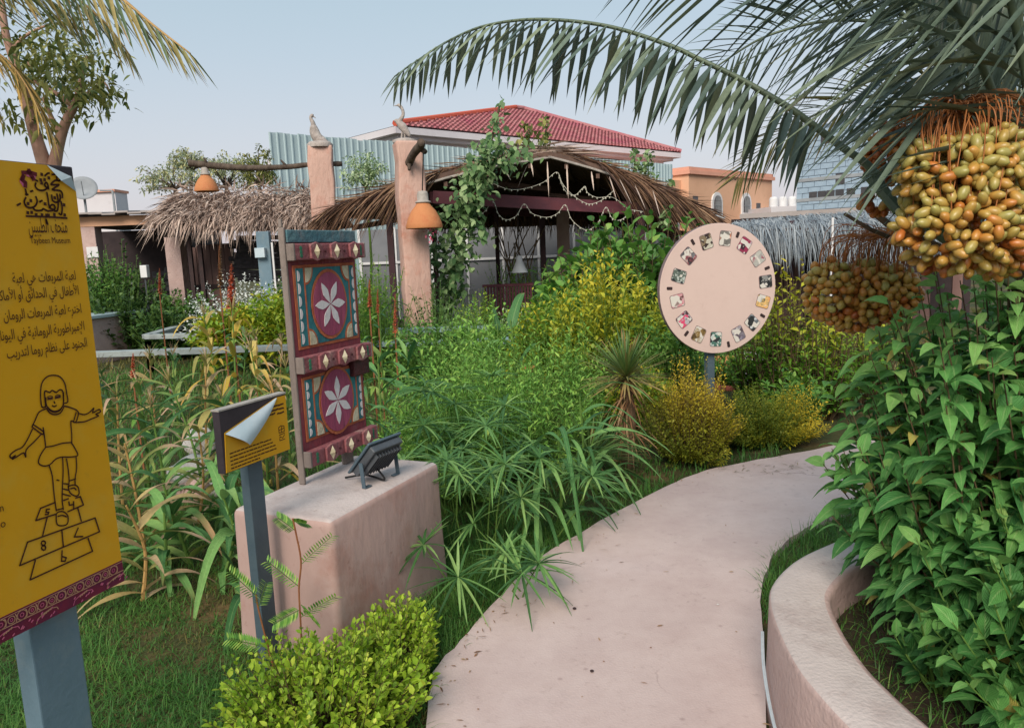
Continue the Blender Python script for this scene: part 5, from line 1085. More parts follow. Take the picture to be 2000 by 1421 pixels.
def pot(px, py, y, r, h, m, label):
    c = D(px, py, y); b = MB(); b.lathe(c - UP * h, [(0, 0), (r * .65, 0), (r * .9, h * .8), (r * 1.08, h * .82), (r * 1.08, h), (r * .9, h), (r * .85, h * .85), (0, h * .85)], 20); o = b.build('flower_pot', m, at=c - UP * h, smooth=True); tag(o, label, 'pot'); return o
pot(1420, 700, 9.0, .26, .4, 'terracotta', 'wide terracotta planter behind the round sign post'); pot(1434, 722, 8.6, .3, .3, 'maroon', 'dark red bowl shaped pot among the stems'); pot(1425, 748, 8.2, .17, .42, 'terracotta_dark', 'tall reddish pot partly hidden by the yellow shrub')
pot(1036, 715, 6.6, .05, .12, 'terracotta', 'small orange clay cup half hidden in the wispy shrub')
BB = Board(D(1370, 690, 9.6), hdir(85)); o = BB.box('low_wall', BB.uv(1300, 690)[0], BB.uv(1396, 690)[0], 0, BB.uv(1370, 686)[1], -.2, 0, 'slab_grey', None, .01); tag(o, 'low grey wall just below the round sign', 'wall')
# ================================================================== planting
# --- large leafy shrubs in the raised planter
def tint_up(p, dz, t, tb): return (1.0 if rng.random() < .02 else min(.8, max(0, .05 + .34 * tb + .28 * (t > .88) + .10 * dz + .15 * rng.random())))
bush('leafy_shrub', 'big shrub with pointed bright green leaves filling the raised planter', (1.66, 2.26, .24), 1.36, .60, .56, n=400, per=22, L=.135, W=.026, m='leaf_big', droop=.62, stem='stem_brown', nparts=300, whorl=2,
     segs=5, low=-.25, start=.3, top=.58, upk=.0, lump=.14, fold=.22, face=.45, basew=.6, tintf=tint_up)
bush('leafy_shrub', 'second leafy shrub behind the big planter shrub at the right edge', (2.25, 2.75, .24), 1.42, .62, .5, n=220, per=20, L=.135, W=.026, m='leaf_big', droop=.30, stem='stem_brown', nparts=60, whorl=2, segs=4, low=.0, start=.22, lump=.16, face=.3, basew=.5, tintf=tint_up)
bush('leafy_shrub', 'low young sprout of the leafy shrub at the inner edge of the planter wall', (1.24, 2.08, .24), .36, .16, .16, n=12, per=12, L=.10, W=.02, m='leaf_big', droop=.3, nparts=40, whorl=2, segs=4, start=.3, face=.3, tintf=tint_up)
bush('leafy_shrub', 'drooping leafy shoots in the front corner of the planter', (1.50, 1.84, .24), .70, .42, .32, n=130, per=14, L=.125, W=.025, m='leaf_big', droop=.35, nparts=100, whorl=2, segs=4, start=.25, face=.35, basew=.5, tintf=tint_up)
# --- lime ground shrub beside the pedestal
for (x, y, rx, ry, h_, n_, lb) in ((-.68, 2.30, .31, .36, .34, 400, 'bright lime green low shrub spreading beside the small sign post'), (-.50, 2.62, .18, .32, .30, 240, 'upper part of the lime green low shrub against the pink block'), (-.70, 1.98, .30, .25, .26, 150, 'nearest lime green low shrub at the lower edge of the picture')):
    bush('lime_shrub', lb, (x, y, 0), h_, rx, ry, n=n_, per=13, L=.040, W=.0098, m='leaf_lime', droop=.25, stem='stem_brown', nparts=130, segs=3, low=.05, start=.45, top=.45, lump=.30, basew=.75, srad=.0018, upk=.6, face=.15, group='lime green shrubs beside the pedestal')
# --- feathery saplings
def pinnate(O, Dd, Ls, a, b, n=14, L=.03, sag_=.05):
    a, b = Vector(a), Vector(b); T = (b - a); N_ = T.cross(UP).normalized(); V_ = N_.cross(T).normalized(); pts = []
    for k in range(n):
        t = (k + 1) / n; p = a.lerp(b, t) - UP * sag_ * T.length * t * t; pts.append(p)
        for s in (-1, 1): O.append(p); Dd.append(T.normalized() * .55 + (N_ * .5 + V_ * .7) * s); Ls.append(L * (1.1 - .5 * abs(t - .45)))
    return pts
def sapling(label, base, stem_pts, leaves, y, L=.035, m='leaf_pale'):
    t = thing('feathery_sapling', label, 'sapling', base); b = MB(); b.tube(spline([base] + [D(*p, y) for p in stem_pts], 4), .0035, 5); b.build('stem', 'stem_red', t)
    for a, c_ in leaves:
        O, Dd, Ls = [], [], []; pts = pinnate(O, Dd, Ls, D(*a, y), D(*c_, y - .03), L=L); b = MB(); b.tube([D(*a, y)] + pts, .0016, 4); fr = b.build('leaf', 'stem_green', t)
        Ls = np.array(Ls); emit(strips(O, Dd, Ls, Ls * .13, droop=.1, segs=3, prof='leaf'), 'leaf_wispy', fr, rest='leaflets')
sapling('thin feathery sapling with pinnate leaves in front of the pink block', G(590, 1330), [(588, 1230), (584, 1150), (588, 1095), (578, 1040), (572, 1012)], [((576, 1035), (542, 1008)), ((574, 1018), (598, 1020)), ((590, 1100), (648, 1042)), ((584, 1145), (522, 1092)), ((586, 1190), (535, 1215)), ((587, 1205), (655, 1160)), ((588, 1180), (620, 1215))], 2.60)
sapling('feathery sapling with pinnate leaves crossing the small sign post', G(545, 1400), [(540, 1330), (520, 1250), (505, 1190), (500, 1160)], [((502, 1165), (448, 1112)), ((505, 1185), (520, 1135)), ((515, 1262), (446, 1244)), ((525, 1290), (600, 1260))], 2.48)
# --- papyrus
def papyrus(label, cx, cy, n, hr, sp=.22, L=.25):
    t = thing('papyrus_clump', label, 'papyrus', (cx, cy, 0)); O, Dd, Ls = [], [], []; b = MB()
    for i in range(n):
        a = rng.random() * 6.28; r = sp * rng.random() ** .5; p = Vector((cx + r * math.cos(a), cy + r * math.sin(a), 0)); h_ = rng.uniform(*hr)
        top = p + Vector((rng.normal() * .10 + .05 * math.cos(a), rng.normal() * .08 + .06 * math.sin(a) - .05, h_)); mid = p.lerp(top, .5) + Vector((rng.normal() * .02, rng.normal() * .02, 0)); b.tube([p, mid, top], [.004, .0035, .003], 5)
        ax_ = (top - mid).normalized(); X = ax_.orthogonal().normalized(); Y = ax_.cross(X); k = int(rng.integers(17, 24)); ll = L * rng.uniform(.75, 1.1)
        for j in range(k):
            q = 6.283 * j / k + rng.normal() * .12; O.append(top); Dd.append((X * math.cos(q) + Y * math.sin(q)) + ax_ * rng.uniform(.0, .45)); Ls.append(ll * rng.uniform(.75, 1.1))
    Ls = np.array(Ls); st = b.build('stem', 'stem_green', t); st['kind'] = 'stuff'
    emit(strips(O, Dd, Ls, .0075, droop=rng.uniform(.12, .42, len(Ls)), segs=5, prof='leaflet', fold=.35), 'blade_cyperus', t, nparts=100)
papyrus('papyrus clump with spreading star shaped leaves beside the path', -.10, 3.40, 7, (.16, .34), .20)
papyrus('papyrus clump crowding against the pink block', -.30, 3.78, 12, (.30, .62), .20)
papyrus('taller papyrus clump behind, in front of the wispy shrub', .02, 4.15, 14, (.30, .55), .30, .22)
papyrus('dark papyrus clump between the block and the wispy shrub', -.28, 4.55, 14, (.5, .85), .3, .25)
# --- maize and other broad bladed grasses
def maize(label, base, h_, nl=9, L=.62, W=.027, m='blade_corn', tassel=True, lean=(0, 0), group=None, name='maize_plant', droop=.62, up=1.0, cat='maize plant', spread=None):
    base = Vector(base); t = thing(name, label, cat, base, group); top = base + Vector((lean[0], lean[1], h_)); st = spline([base, base.lerp(top, .5) + Vector((rng.normal() * .02, rng.normal() * .02, 0)), top], 5)
    b = MB(); b.tube(st, [.011 - .007 * i / len(st) for i in range(len(st))], 6); b.build('stem', 'stem_green' if m != 'blade_corndry' else 'frond_rachis_dry', t)
    O, Dd, Ls = [], [], []; a0 = rng.random() * 3.14
    for k in range(nl):
        f_ = (k + .6) / nl; p = st[min(len(st) - 1, int(f_ * (len(st) - 1)))]; a = a0 + math.pi * k + rng.normal() * .45
        if spread is not None: a = spread + rng.normal() * .8
        O.append(p); Dd.append((math.cos(a), math.sin(a), up * rng.uniform(.5, 1.3) * (1.2 if f_ > .7 else .9))); Ls.append(L * rng.uniform(.65, 1.15) * (1 - .35 * abs(f_ - .55)))
    Ls = np.array(Ls); emit(strips(O, Dd, Ls, W * (Ls / L), droop=droop * rng.uniform(.7, 1.5, nl), segs=10, prof='blade', fold=.35, roll=rng.normal(size=nl) * .25, wave=.25), m, t, nparts=nl)
    if tassel:
        O = [top] * 12; Dd = [(rng.normal() * .35, rng.normal() * .35, 1) for _ in range(12)]; emit(strips(O, Dd, rng.uniform(.10, .22, 12), .004, droop=.25, segs=4, prof='leaflet', roll=rng.normal(size=12)), 'blade_corndry', t, rest='tassel')
    return t
MG = 'maize plants in the vegetable bed'
LB_D = 'half dried maize plant with curling tan leaves among the maize'; LB_G = 'green maize plant with arching leaves in the vegetable bed'
for px_, y_, h_, m_, lb in ((240, 3.9, .85, 'blade_corndry', 'nearest dried maize plant, beside the edge of the large yellow sign'), (300, 4.5, .95, 'blade_green', 'green maize plant just right of the large yellow sign'), (330, 3.85, .62, 'blade_corn', 'low green maize plant in front of the pale rocks'), (452, 5.4, 1.25, 'blade_gold', 'tallest straw coloured maize plant, left of the painted door'),
                            (432, 3.25, .62, 'blade_green', 'short green maize plant just behind the small yellow sign'), (385, 6.0, 1.05, 'blade_corndry', 'half dried maize plant left of the bushy pink red plume'), (335, 6.6, 1.0, 'blade_corn', 'green maize plant below the single crimson plume'), (520, 4.9, .95, 'blade_corndry', 'half dried maize plant behind the peeled corner of the small sign'), (262, 5.2, .95, 'blade_corn', 'green maize plant in the second row by the large yellow sign'), (548, 5.6, 1.0, 'blade_corn', 'green maize plant touching the left side of the painted door'),
                            (492, 6.4, 1.2, 'blade_corndry', 'half dried maize plant left of the grey side post of the door'), (205, 4.9, .95, 'blade_corndry', 'tan maize plant close to the large yellow sign'), (420, 4.6, .95, 'blade_corn', 'green maize plant just left of the small yellow sign'), (372, 5.1, 1.0, 'blade_corn', 'green maize plant in the middle of the bed'), (290, 7.4, .9, 'blade_corndry', 'tan maize plant at the far end by the corner of the timber rail'), (455, 7.6, 1.05, 'blade_corn', 'green maize plant farthest back behind the pink red plume'), (215, 6.6, .9, 'blade_corn', 'green maize plant beside the large sign in the back row'), (540, 7.4, 1.0, 'blade_corndry', 'tan maize plant farthest back beside the painted door'), (480, 4.3, .8, 'blade_green', 'green maize plant behind the small yellow sign post'), (350, 4.4, .8, 'blade_corndry', 'tan maize plant leaning over the pale rocks'), (222, 3.45, .62, 'blade_corndry', 'broad tan maize leaves right against the large yellow sign'), (275, 3.7, .5, 'blade_green', 'young maize with drooping leaves nearest the lawn'), (395, 3.7, .55, 'blade_green', 'young green maize left of the small yellow sign post'), (500, 5.0, 1.0, 'blade_gold', 'golden maize plant left of the painted door post'), (425, 6.6, 1.15, 'blade_gold', 'golden maize plant behind the tallest one')):
    q = D(px_, 700, y_); maize(lb, (q.x, q.y, 0), h_ * (.80 if m_ != 'blade_gold' else 1), nl=int(rng.integers(14, 20)), m=m_, L=.56, W=.027 if y_ > 4.6 else .034, group=MG, lean=(rng.normal() * .08, rng.normal() * .06), tassel=y_ > 4.4)
for px_, y_, h_, lb in ((738, 5.0, .95, 'tall green maize just right of the painted door'), (770, 4.5, .62, 'short dark green maize behind the floodlight'), (795, 5.7, .9, 'green maize in front of the nearer pillar'), (700, 5.9, .8, 'green maize hidden behind the painted door'), (748, 6.6, 1.15, 'yellow green maize with upright leaves beside the door')):
    q = D(px_, 700, y_); maize(lb, (q.x, q.y, 0), h_, nl=11, L=.70, W=.036, m='blade_green' if y_ < 6 else 'blade_corn', group='maize plants right of the door', tassel=False, up=1.5)
for px_, y_, h_, lb, sp_ in ((1085, 4.2, .62, 'arching broad bladed grass leaning over the path edge', -.4), (1130, 4.45, .72, 'broad bladed grass with long curved leaves in front of the yucca', -.2), (1035, 4.2, .5, 'broad bladed grass beside the papyrus', -1.2), (1160, 4.75, .42, 'outermost broad bladed grass, its tips lying on the path', -.5)):
    q = D(px_, 700, y_); maize(lb, (q.x, q.y, 0), h_, nl=13, L=.72, W=.022, m='blade_green', tassel=False, spread=sp_, name='broad_grass', cat='grass', group='broad grasses by the path', droop=.85)
maize('dark broad leaved plant with one folded leaf in front of the timber rail', (*D(1000, 700, 6.6).to_2d(), 0), 1.0, nl=5, L=.6, W=.06, m='blade_green', tassel=False, name='broad_leaf_plant', cat='plant', up=1.8, droop=.5)
maize('young green cane with tall leaves left of the broad leaved plant', (*D(975, 700, 6.8).to_2d(), 0), .95, nl=5, L=.5, W=.04, m='blade_corn', tassel=False, name='broad_leaf_plant', cat='plant', up=2.2, droop=.4)
# --- amaranth plumes
def plume(px, pyt, pyb, y, label, m='flower_red', wide=.03, group='red flower plumes among the maize'):
    top, bot = D(px, pyt, y), D(px, pyb, y); base = Vector((bot.x, bot.y, 0)); t = thing('plume_flower', label, 'flower', base, group); b = MB(); b.tube(spline([base, bot, top], 4), [.008, .008, .008, .007, .006, .006, .005, .004, .003], 5); b.build('stem', 'stem_red', t)
    n = 260; k = rng.random(n); O = [bot.lerp(top, x) for x in k]; Dd = rdir(n, -.2, .9); Ls = wide * (1.1 - .8 * k); emit(strips(O, Dd, Ls, Ls * .35, droop=.2, segs=2, prof='round'), m, t, rest='plume')
    O = [base.lerp(bot, .4 + .6 * rng.random()) for _ in range(14)]; emit(strips(O, rdir(14, -.1, .6), .12, .02, droop=.5, segs=4), 'leaf_mid', t, rest='leaves')
plume(312, 524, 575, 8.0, 'single crimson plume leaning left above the vegetable bed'); plume(452, 515, 600, 6.2, 'bushy pink red plume beside the straw coloured maize', 'flower_red', .055); plume(430, 462, 560, 6.5, 'thin faded orange plume, tallest of the plumes', 'dead_leaf', .035)
plume(722, 545, 600, 6.4, 'orange red spike just right of the painted door', wide=.028); plume(772, 575, 650, 6.2, 'orange red spike in front of the nearer pillar', wide=.028); plume(260, 690, 735, 5.6, 'short orange spike low in the vegetable bed', wide=.028); plume(738, 565, 610, 7.0, 'small red spike between the door and the nearer pillar', wide=.024)
# --- shrubs in the middle
def P2(px, y): q = D(px, 600, y); return (q.x, q.y, 0)
WG = 'wispy shrubs in the middle bed'
for px_, y_, rx, h_, n_, lb in ((880, 5.4, .50, 1.02, 230, 'wispy narrow leaved green shrub in front of the nearer pillar'), (1010, 5.3, .50, .95, 230, 'wispy narrow leaved shrub with yellow green tips left of the yucca'), (1085, 6.2, .48, 1.05, 180, 'taller wispy shrub behind the yucca'), (935, 6.4, .55, 1.10, 180, 'wispy shrub behind, reaching up to the timber rail'), (860, 4.75, .42, .78, 200, 'low wispy shrub behind the floodlight')):
    bush('wispy_shrub', lb, P2(px_, y_), h_, rx, rx, n=n_, per=22, L=.072, W=.0078, m='leaf_wispy', droop=.35, nparts=0, segs=3, low=-.1, start=.3, top=.55, lump=.3, basew=.6, srad=.0022, group=WG, cat='shrub', fold=.1)
Y_ = lambda p, dz, t, tb: min(1, max(0, .28 + .6 * (dz * .6 + .4) * t + .25 * (tb - .5)))
bush('yellow_shrub', 'large shrub with golden yellow top leaves left of the round sign', P2(1185, 7.6), 1.48, .68, .55, n=300, per=22, L=.105, W=.019, m='leaf_yellowtop', droop=.3, nparts=0, segs=3, top=.5, lump=.25, basew=.5, tintf=Y_)
bush('yellow_shrub', 'lower shrub with yellow green leaves behind the yucca', P2(1110, 8.2), 1.3, .6, .5, n=120, per=22, L=.10, W=.019, m='leaf_yellowtop', nparts=0, tintf=lambda p, dz, t, tb: .15 + .4 * t * rng.random())
bush('fine_leaved_shrub', 'rounded golden fine leaved shrub at the path edge below the round sign', P2(1348, 5.42), .72, .37, .34, n=620, per=28, L=.036, W=.0075, m='leaf_yellow', segs=2, top=.45, lump=.42, basew=.5, srad=.0018, stem='stem_brown', low=-.2, tintf=lambda p, dz, t, tb: min(1, max(0, (.16 + .8 * max(0, dz) * t + .35 * (p.x - 1.25) / .36 * t + .2 * (tb - .5)))))
bush('fine_leaved_shrub', 'low green fine leaved shrub with yellow tips where the path bends', P2(1498, 5.75), .48, .37, .28, n=480, per=26, L=.036, W=.007, m='leaf_yellow', segs=2, top=.45, lump=.42, basew=.6, srad=.0018, low=-.1, tintf=lambda p, dz, t, tb: min(1, max(0, (.05 + .85 * max(0, (p.x - 1.98) / .3) * t + .2 * tb))))
T_ = lambda p, dz, t, tb: min(1, max(0, .15 + .6 * max(0, dz) * t + .25 * tb * t))
for px_, y_, rx, h_, lb in ((1545, 6.9, .36, 1.42, 'tall leafy cane shrub with yellow top just right of the round sign'), (1610, 6.6, .32, 1.15, 'leafy cane shrub beside the hanging dates'), (1480, 7.4, .30, .95, 'low open cane shrub in front of the white rubble'), (1690, 7.0, .45, 1.2, 'leafy cane shrub behind the planter shrub')):
    bush('cane_shrub', lb, P2(px_, y_), h_, rx, rx, n=75, per=20, L=.11, W=.017, m='leaf_yellowtop', droop=.4, segs=3, low=-.1, start=.2, top=.55, basew=.5, srad=.006, stem='stem_brown', tintf=T_, group='cane shrubs right of the round sign')
bush('small_shrub', 'small green bushy plant in front of the cane shrubs', P2(1560, 6.1), .55, .25, .25, n=60, per=14, L=.10, W=.016, m='leaf_mid', segs=3)
LGp = 'broad leaved shrubs before the pavilion'
for px_, y_, rx, h_, lb in ((1265, 10.2, .95, 2.05, 'broad leaved green shrub at the right front of the pavilion'), (1160, 10.0, .8, 1.7, 'broad leaved green shrub below the pavilion roof'), (1330, 9.6, .5, 1.4, 'broad leaved green shrub touching the left rim of the round sign'), (1130, 9.4, .5, 1.2, 'small broad leaved shrub behind the timber rail')):
    bush('broad_leaved_shrub', lb, P2(px_, y_), h_, rx, rx, n=150, per=14, L=.26, W=.058, m='leaf_mid', droop=.35, segs=4, start=.4, lump=.3, basew=.5, srad=.01, stem='stem_brown', group=LGp)
bush('olive_shrub', 'yellow green shrub between the painted door and the nearer pillar', P2(725, 9.6), 1.6, .5, .5, n=150, per=18, L=.09, W=.014, m='leaf_yellowtop', segs=2, tintf=lambda p, dz, t, tb: .1 + .45 * t * rng.random(), srad=.006)
bush('olive_shrub', 'dark green shrub left of the nearer pillar', P2(690, 10.6), 1.5, .6, .5, n=120, per=18, L=.10, W=.016, m='leaf_mid', segs=2)
for px_, y_, h_, rx, m_, lb in ((905, 9.4, .95, .45, 'leaf_vine', 'grey green leafy plant at the foot of the vine'), (930, 11.6, 1.05, .3, 'leaf_lime', 'lime green bush inside the pavilion'), (1010, 10.2, .85, .45, 'leaf_pale', 'pale flowering plant in front of the dark red bench'), (955, 9.9, .75, .4, 'leaf_wispy', 'star leaved green plant in front of the picket fence'), (1070, 10.0, .95, .5, 'leaf_mid', 'green plant right of the dark red bench'),
                              (1000, 14.6, 1.5, .5, 'leaf_wispy', 'loose tall plant inside the pavilion behind the bench'), (1050, 15.2, 1.4, .6, 'leaf_mid', 'green plant at the back of the pavilion'), (850, 10.6, 1.2, .5, 'leaf_dark', 'dark green plant behind the nearer pillar'), (1400, 8.4, .55, .4, 'leaf_mid', 'green plant under the round sign beside the pots')):
    bush('garden_plant', lb, P2(px_, y_), h_, rx, rx * .9, n=80, per=15, L=.085, W=.014, m=m_, segs=2, srad=.005, cat='plant')
for px_, y_, h_, rx, m_, lb in ((960, 8.2, 1.05, .55, 'leaf_wispy', 'fresh green shrub behind the taller wispy shrub'), (1050, 8.0, 1.1, .5, 'leaf_yellowtop', 'yellow green shrub just left of the golden topped shrub'), (1290, 7.0, .95, .4, 'leaf_mid', 'leafy green shrub between the yucca and the round sign'), (1240, 6.4, .6, .35, 'leaf_yellowtop', 'low green shrub right behind the yucca'), (830, 8.4, .9, .5, 'leaf_mid', 'green shrub at the foot of the nearer pillar')):
    bush('garden_shrub', lb, P2(px_, y_), h_, rx, rx * .9, n=150, per=20, L=.095, W=.019, m=m_, segs=2, srad=.004)
# bare twigs in the pavilion
b = MB()
for k in range(16):
    q = Vector(P2(1010 + rng.normal() * 16, 15.0)); b.tube(spline([q, q + Vector((rng.normal() * .1, 0, 1)), q + Vector((rng.normal() * .35, rng.normal() * .2, rng.uniform(1.7, 2.2)))], 3), .012, 4)
tag(b.build('twig_screen', 'stem_brown', at=Vector(P2(1010, 15.0))), 'bare upright twigs of a shrub at the back of the pavilion', 'shrub', kind='stuff')
# --- left background
bush('round_bush', 'dense bright green bush beside the large yellow sign', P2(200, 13.6), 1.85, .62, .6, n=300, per=22, L=.10, W=.026, m='leaf_mid', segs=2, lump=.12, srad=.006)
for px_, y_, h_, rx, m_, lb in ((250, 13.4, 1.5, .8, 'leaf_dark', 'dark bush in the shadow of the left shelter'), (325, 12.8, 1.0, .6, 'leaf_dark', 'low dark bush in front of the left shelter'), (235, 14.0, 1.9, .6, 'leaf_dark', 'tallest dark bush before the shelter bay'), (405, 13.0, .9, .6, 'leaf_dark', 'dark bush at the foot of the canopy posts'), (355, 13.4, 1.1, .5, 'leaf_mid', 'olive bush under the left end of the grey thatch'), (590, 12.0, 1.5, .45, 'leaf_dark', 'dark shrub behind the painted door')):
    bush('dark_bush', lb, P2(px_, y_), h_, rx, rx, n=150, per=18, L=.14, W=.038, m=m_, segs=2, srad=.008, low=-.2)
bush('flowering_bush', 'low spreading bush covered in white flowers below the grey thatch', P2(475, 12.4), 1.34, 1.05, .6, n=300, per=10, L=.07, W=.02, m='petal_white', segs=2, srad=0, start=.7, low=.3, top=.4)
for px_, y_, h_, rx, lb in ((540, 10.8, 1.18, .62, 'yellow green hedge behind the timber rail'), (445, 10.9, .95, .5, 'low olive hedge left of the yellow green hedge'), (610, 10.6, 1.1, .4, 'end of the yellow green hedge behind the painted door')):
    bush('low_hedge', lb, P2(px_, y_), h_, rx, rx * .7, n=280, per=14, L=.15, W=.030, m='leaf_yellowtop', segs=2, srad=0, start=.6, low=.0, upk=.1, tintf=lambda p, dz, t, tb: .35 + .6 * rng.random() * tb)
# --- trees
def tree(name, label, base, trunk, crown, n, per, L, W, m, tr=.08, lump=.3, cat='tree', group=None, bark='bark_pink', segs=2):
    base = Vector(base); t = thing(name, label, cat, base, group); b = MB(); cc, rx, rz = Vector(crown[0]), crown[1], crown[2]
    top = cc - UP * rz * .5; b.tube(spline([base, base.lerp(top, .5) + Vector((rng.normal() * .08, 0, 0)), top], 4), [tr * (1 - .06 * i) for i in range(9)], 8); b.build('trunk', bark, t, smooth=True)
    O, Dd = [], []; lb = MB(); cl = []
    for i in range(n):
        d = Vector(rdir(1, -.5, 1)[0]); k = rng.uniform(.45, 1.05); e = cc + Vector((d.x * rx * k, d.y * rx * k, d.z * rz * k))
        if i % 3 == 0: mid = top.lerp(e, .5) + Vector((0, 0, .1 * rz)); lb.tube([top, mid, e], [tr * .3, tr * .18, tr * .06], 5)
        for j in range(per): o_ = rng.normal(size=3) * np.array([rx, rx, rz]) * .09; O.append(e + Vector(o_)); Dd.append(Vector(o_) * 3 + Vector(rng.normal(size=3) * .6))
    lb.build('limb', bark, t)['kind'] = 'stuff'; nn = len(O); Ls = L * rng.uniform(.6, 1.2, nn); emit(strips(O, Dd, Ls, Ls * W / L, droop=.3, segs=segs, roll=rng.normal(size=nn) * .6), m, t, rest='crown'); return t
def crownpx(px, py, y, rpx, rzpx): return (D(px, py, y), rpx * y / FPX, rzpx * y / FPX)
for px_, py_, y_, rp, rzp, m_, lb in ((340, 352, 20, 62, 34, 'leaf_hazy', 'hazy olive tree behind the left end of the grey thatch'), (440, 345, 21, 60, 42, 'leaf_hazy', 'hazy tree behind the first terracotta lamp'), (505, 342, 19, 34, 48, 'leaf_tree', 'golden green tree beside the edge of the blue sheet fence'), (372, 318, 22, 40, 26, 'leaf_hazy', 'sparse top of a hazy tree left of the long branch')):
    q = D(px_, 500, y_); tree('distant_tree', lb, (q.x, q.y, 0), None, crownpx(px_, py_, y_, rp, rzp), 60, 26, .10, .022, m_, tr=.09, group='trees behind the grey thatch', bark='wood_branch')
q = D(710, 500, 16); tree('young_tree', 'pale leafy young tree between the two pillars', (q.x, q.y, 0), None, crownpx(712, 345, 16, 44, 44), 60, 24, .09, .018, 'leaf_pale', tr=.035, bark='stem_green')
# tree with pink branches behind the large sign
y_ = 6.2; tb_ = Vector((*D(98, 600, y_).to_2d(), 0)); tt_ = thing('pink_barked_tree', 'tree with smooth pinkish branches above the large yellow sign', 'tree', tb_)
k = y_ / FPX
def limb(pts, r, nm='limb', yy=y_): b = MB(); p = spline([D(a, c_, yy) if not isinstance(a, Vector) else a for a, c_ in pts], 5); rr_ = np.interp(np.linspace(0, 1, len(p)), np.linspace(0, 1, len(r)), r) * k; b.tube(p, list(rr_), 9); return b.build(nm, 'bark_pink', tt_, smooth=True)
b = MB(); b.tube([tb_, tb_.lerp(D(98, 380, y_), .6) + Vector((.05, 0, 0)), D(98, 350, y_)], [.12, .10, .085], 10); b.build('trunk', 'bark_pink', tt_, smooth=True)
limb([(98, 352), (80, 300), (62, 240), (52, 200), (34, 140), (12, 70), (2, 0), (-10, -70)], [15, 12, 10, 9, 7, 6, 5]); limb([(100, 352), (113, 290), (124, 250), (140, 215), (152, 190), (160, 150), (170, 110)], [14, 10, 9, 8, 7, 4, 2])
limb([(118, 265), (104, 238), (94, 215), (84, 190)], [6, 5, 4, 2]); limb([(142, 208), (118, 188), (90, 172), (70, 160), (55, 120)], [6, 5, 4, 3, 2]); limb([(150, 192), (175, 180), (200, 160), (215, 178)], [4, 3, 2, 1]); limb([(20, 100), (50, 70), (90, 50)], [4, 3, 2])
O, Dd = [], []
for cx, cy, rx_, ry_, n_ in ((140, 165, 45, 40, 420), (185, 185, 30, 22, 130), (100, 120, 50, 30, 260), (60, 110, 40, 30, 160), (20, 215, 30, 25, 60), (80, 235, 20, 22, 60), (180, 120, 30, 25, 120), (205, 180, 22, 14, 60), (95, 70, 60, 30, 200)):
    for j in range(n_): O.append(D(cx + rng.normal() * rx_ * .95, cy + rng.normal() * ry_ * .95, y_ + rng.normal() * .4)); Dd.append(rng.normal(size=3) + [0, 0, -.3])
nn = len(O); Ls = rng.uniform(.05, .10, nn); emit(strips(O, Dd, Ls, Ls * .17, droop=.3, segs=3, roll=rng.normal(size=nn) * .5), 'leaf_tree', tt_, rest='crown')
# --- vine on the pavilion
vt = thing('climbing_vine', 'leafy vine climbing the pavilion post and over its roof edge', 'vine', Vector((*D(875, 600, 12.1).to_2d(), 0)))
O, Dd = [], []
VP = [(978, 215, 8, 14), (968, 250, 14, 30), (955, 290, 28, 110), (940, 325, 38, 170), (925, 365, 36, 170), (915, 400, 36, 160), (905, 440, 36, 170), (895, 480, 38, 170), (888, 520, 36, 150), (875, 560, 34, 130), (865, 600, 34, 110), (860, 640, 34, 90), (850, 430, 16, 60), (845, 500, 16, 60), (990, 310, 30, 80), (1020, 300, 22, 40)]
for cx, cy, r_, n_ in VP:
    for j in range(n_): O.append(D(cx + rng.normal() * r_ * .55, cy + rng.normal() * 14, 12.0 + rng.normal() * .22)); Dd.append((rng.normal() * .6, -.5 + rng.normal() * .3, -.6 + rng.normal() * .5))
nn = len(O); Ls = rng.uniform(.07, .15, nn); emit(strips(O, Dd, Ls, Ls * .36, droop=.15, segs=3, prof='round', fold=.12, roll=rng.normal(size=nn) * .4), 'leaf_vine', vt, rest='foliage', nparts=60)
b = MB(); b.tube(spline([D(860, 650, 12.15), D(885, 520, 12.15), D(915, 400, 12.15), D(955, 290, 12.15), D(976, 205, 12.15)], 5), .02, 6); b.tube(spline([D(880, 650, 12.25), D(850, 500, 12.2), D(860, 420, 12.2)], 5), .012, 5); b.build('stem', 'stem_brown', vt)
def sprout(px, pyt, pyb, y, n_, wpx, label, m='leaf_vine'):
    t = thing('vine_sprout', label, 'vine', D(px, pyb, y), 'sprouts growing over the pavilion roof'); b = MB(); b.tube([D(px, pyb, y), D(px + 2, (pyb + pyt) / 2, y), D(px, pyt, y)], .008, 4); b.build('stem', 'stem_green', t)
    O = [D(px + rng.normal() * wpx * .4 * (1 - .7 * k_), pyb + (pyt - pyb) * k_, y + rng.normal() * .1) for k_ in rng.random(n_)]; Ls = rng.uniform(.07, .13, n_); emit(strips(O, rng.normal(size=(n_, 3)) + [0, 0, -.2], Ls, Ls * .33, segs=3, prof='round', roll=rng.normal(size=n_)), m, t, rest='foliage')
sprout(1065, 228, 300, 13.2, 70, 26, 'pale thin sprout near the ridge of the pavilion', 'leaf_tree'); sprout(1237, 292, 362, 14.6, 90, 22, 'left of two dark leafy sprouts behind the pavilion roof'); sprout(1265, 296, 372, 14.8, 130, 30, 'right and fuller of two dark leafy sprouts behind the roof'); sprout(1180, 315, 338, 14.6, 30, 26, 'small sprout on the roof left of the two dark sprouts'); sprout(1306, 350, 378, 14.6, 30, 14, 'small sprout at the right end of the pavilion roof')
sprout(1298, 402, 440, 13.1, 60, 22, 'cluster of broad vine leaves on the right pavilion thatch'); sprout(1030, 240, 300, 13.4, 80, 60, 'sparse yellow green sprigs behind the ridge of the pavilion', 'leaf_tree')
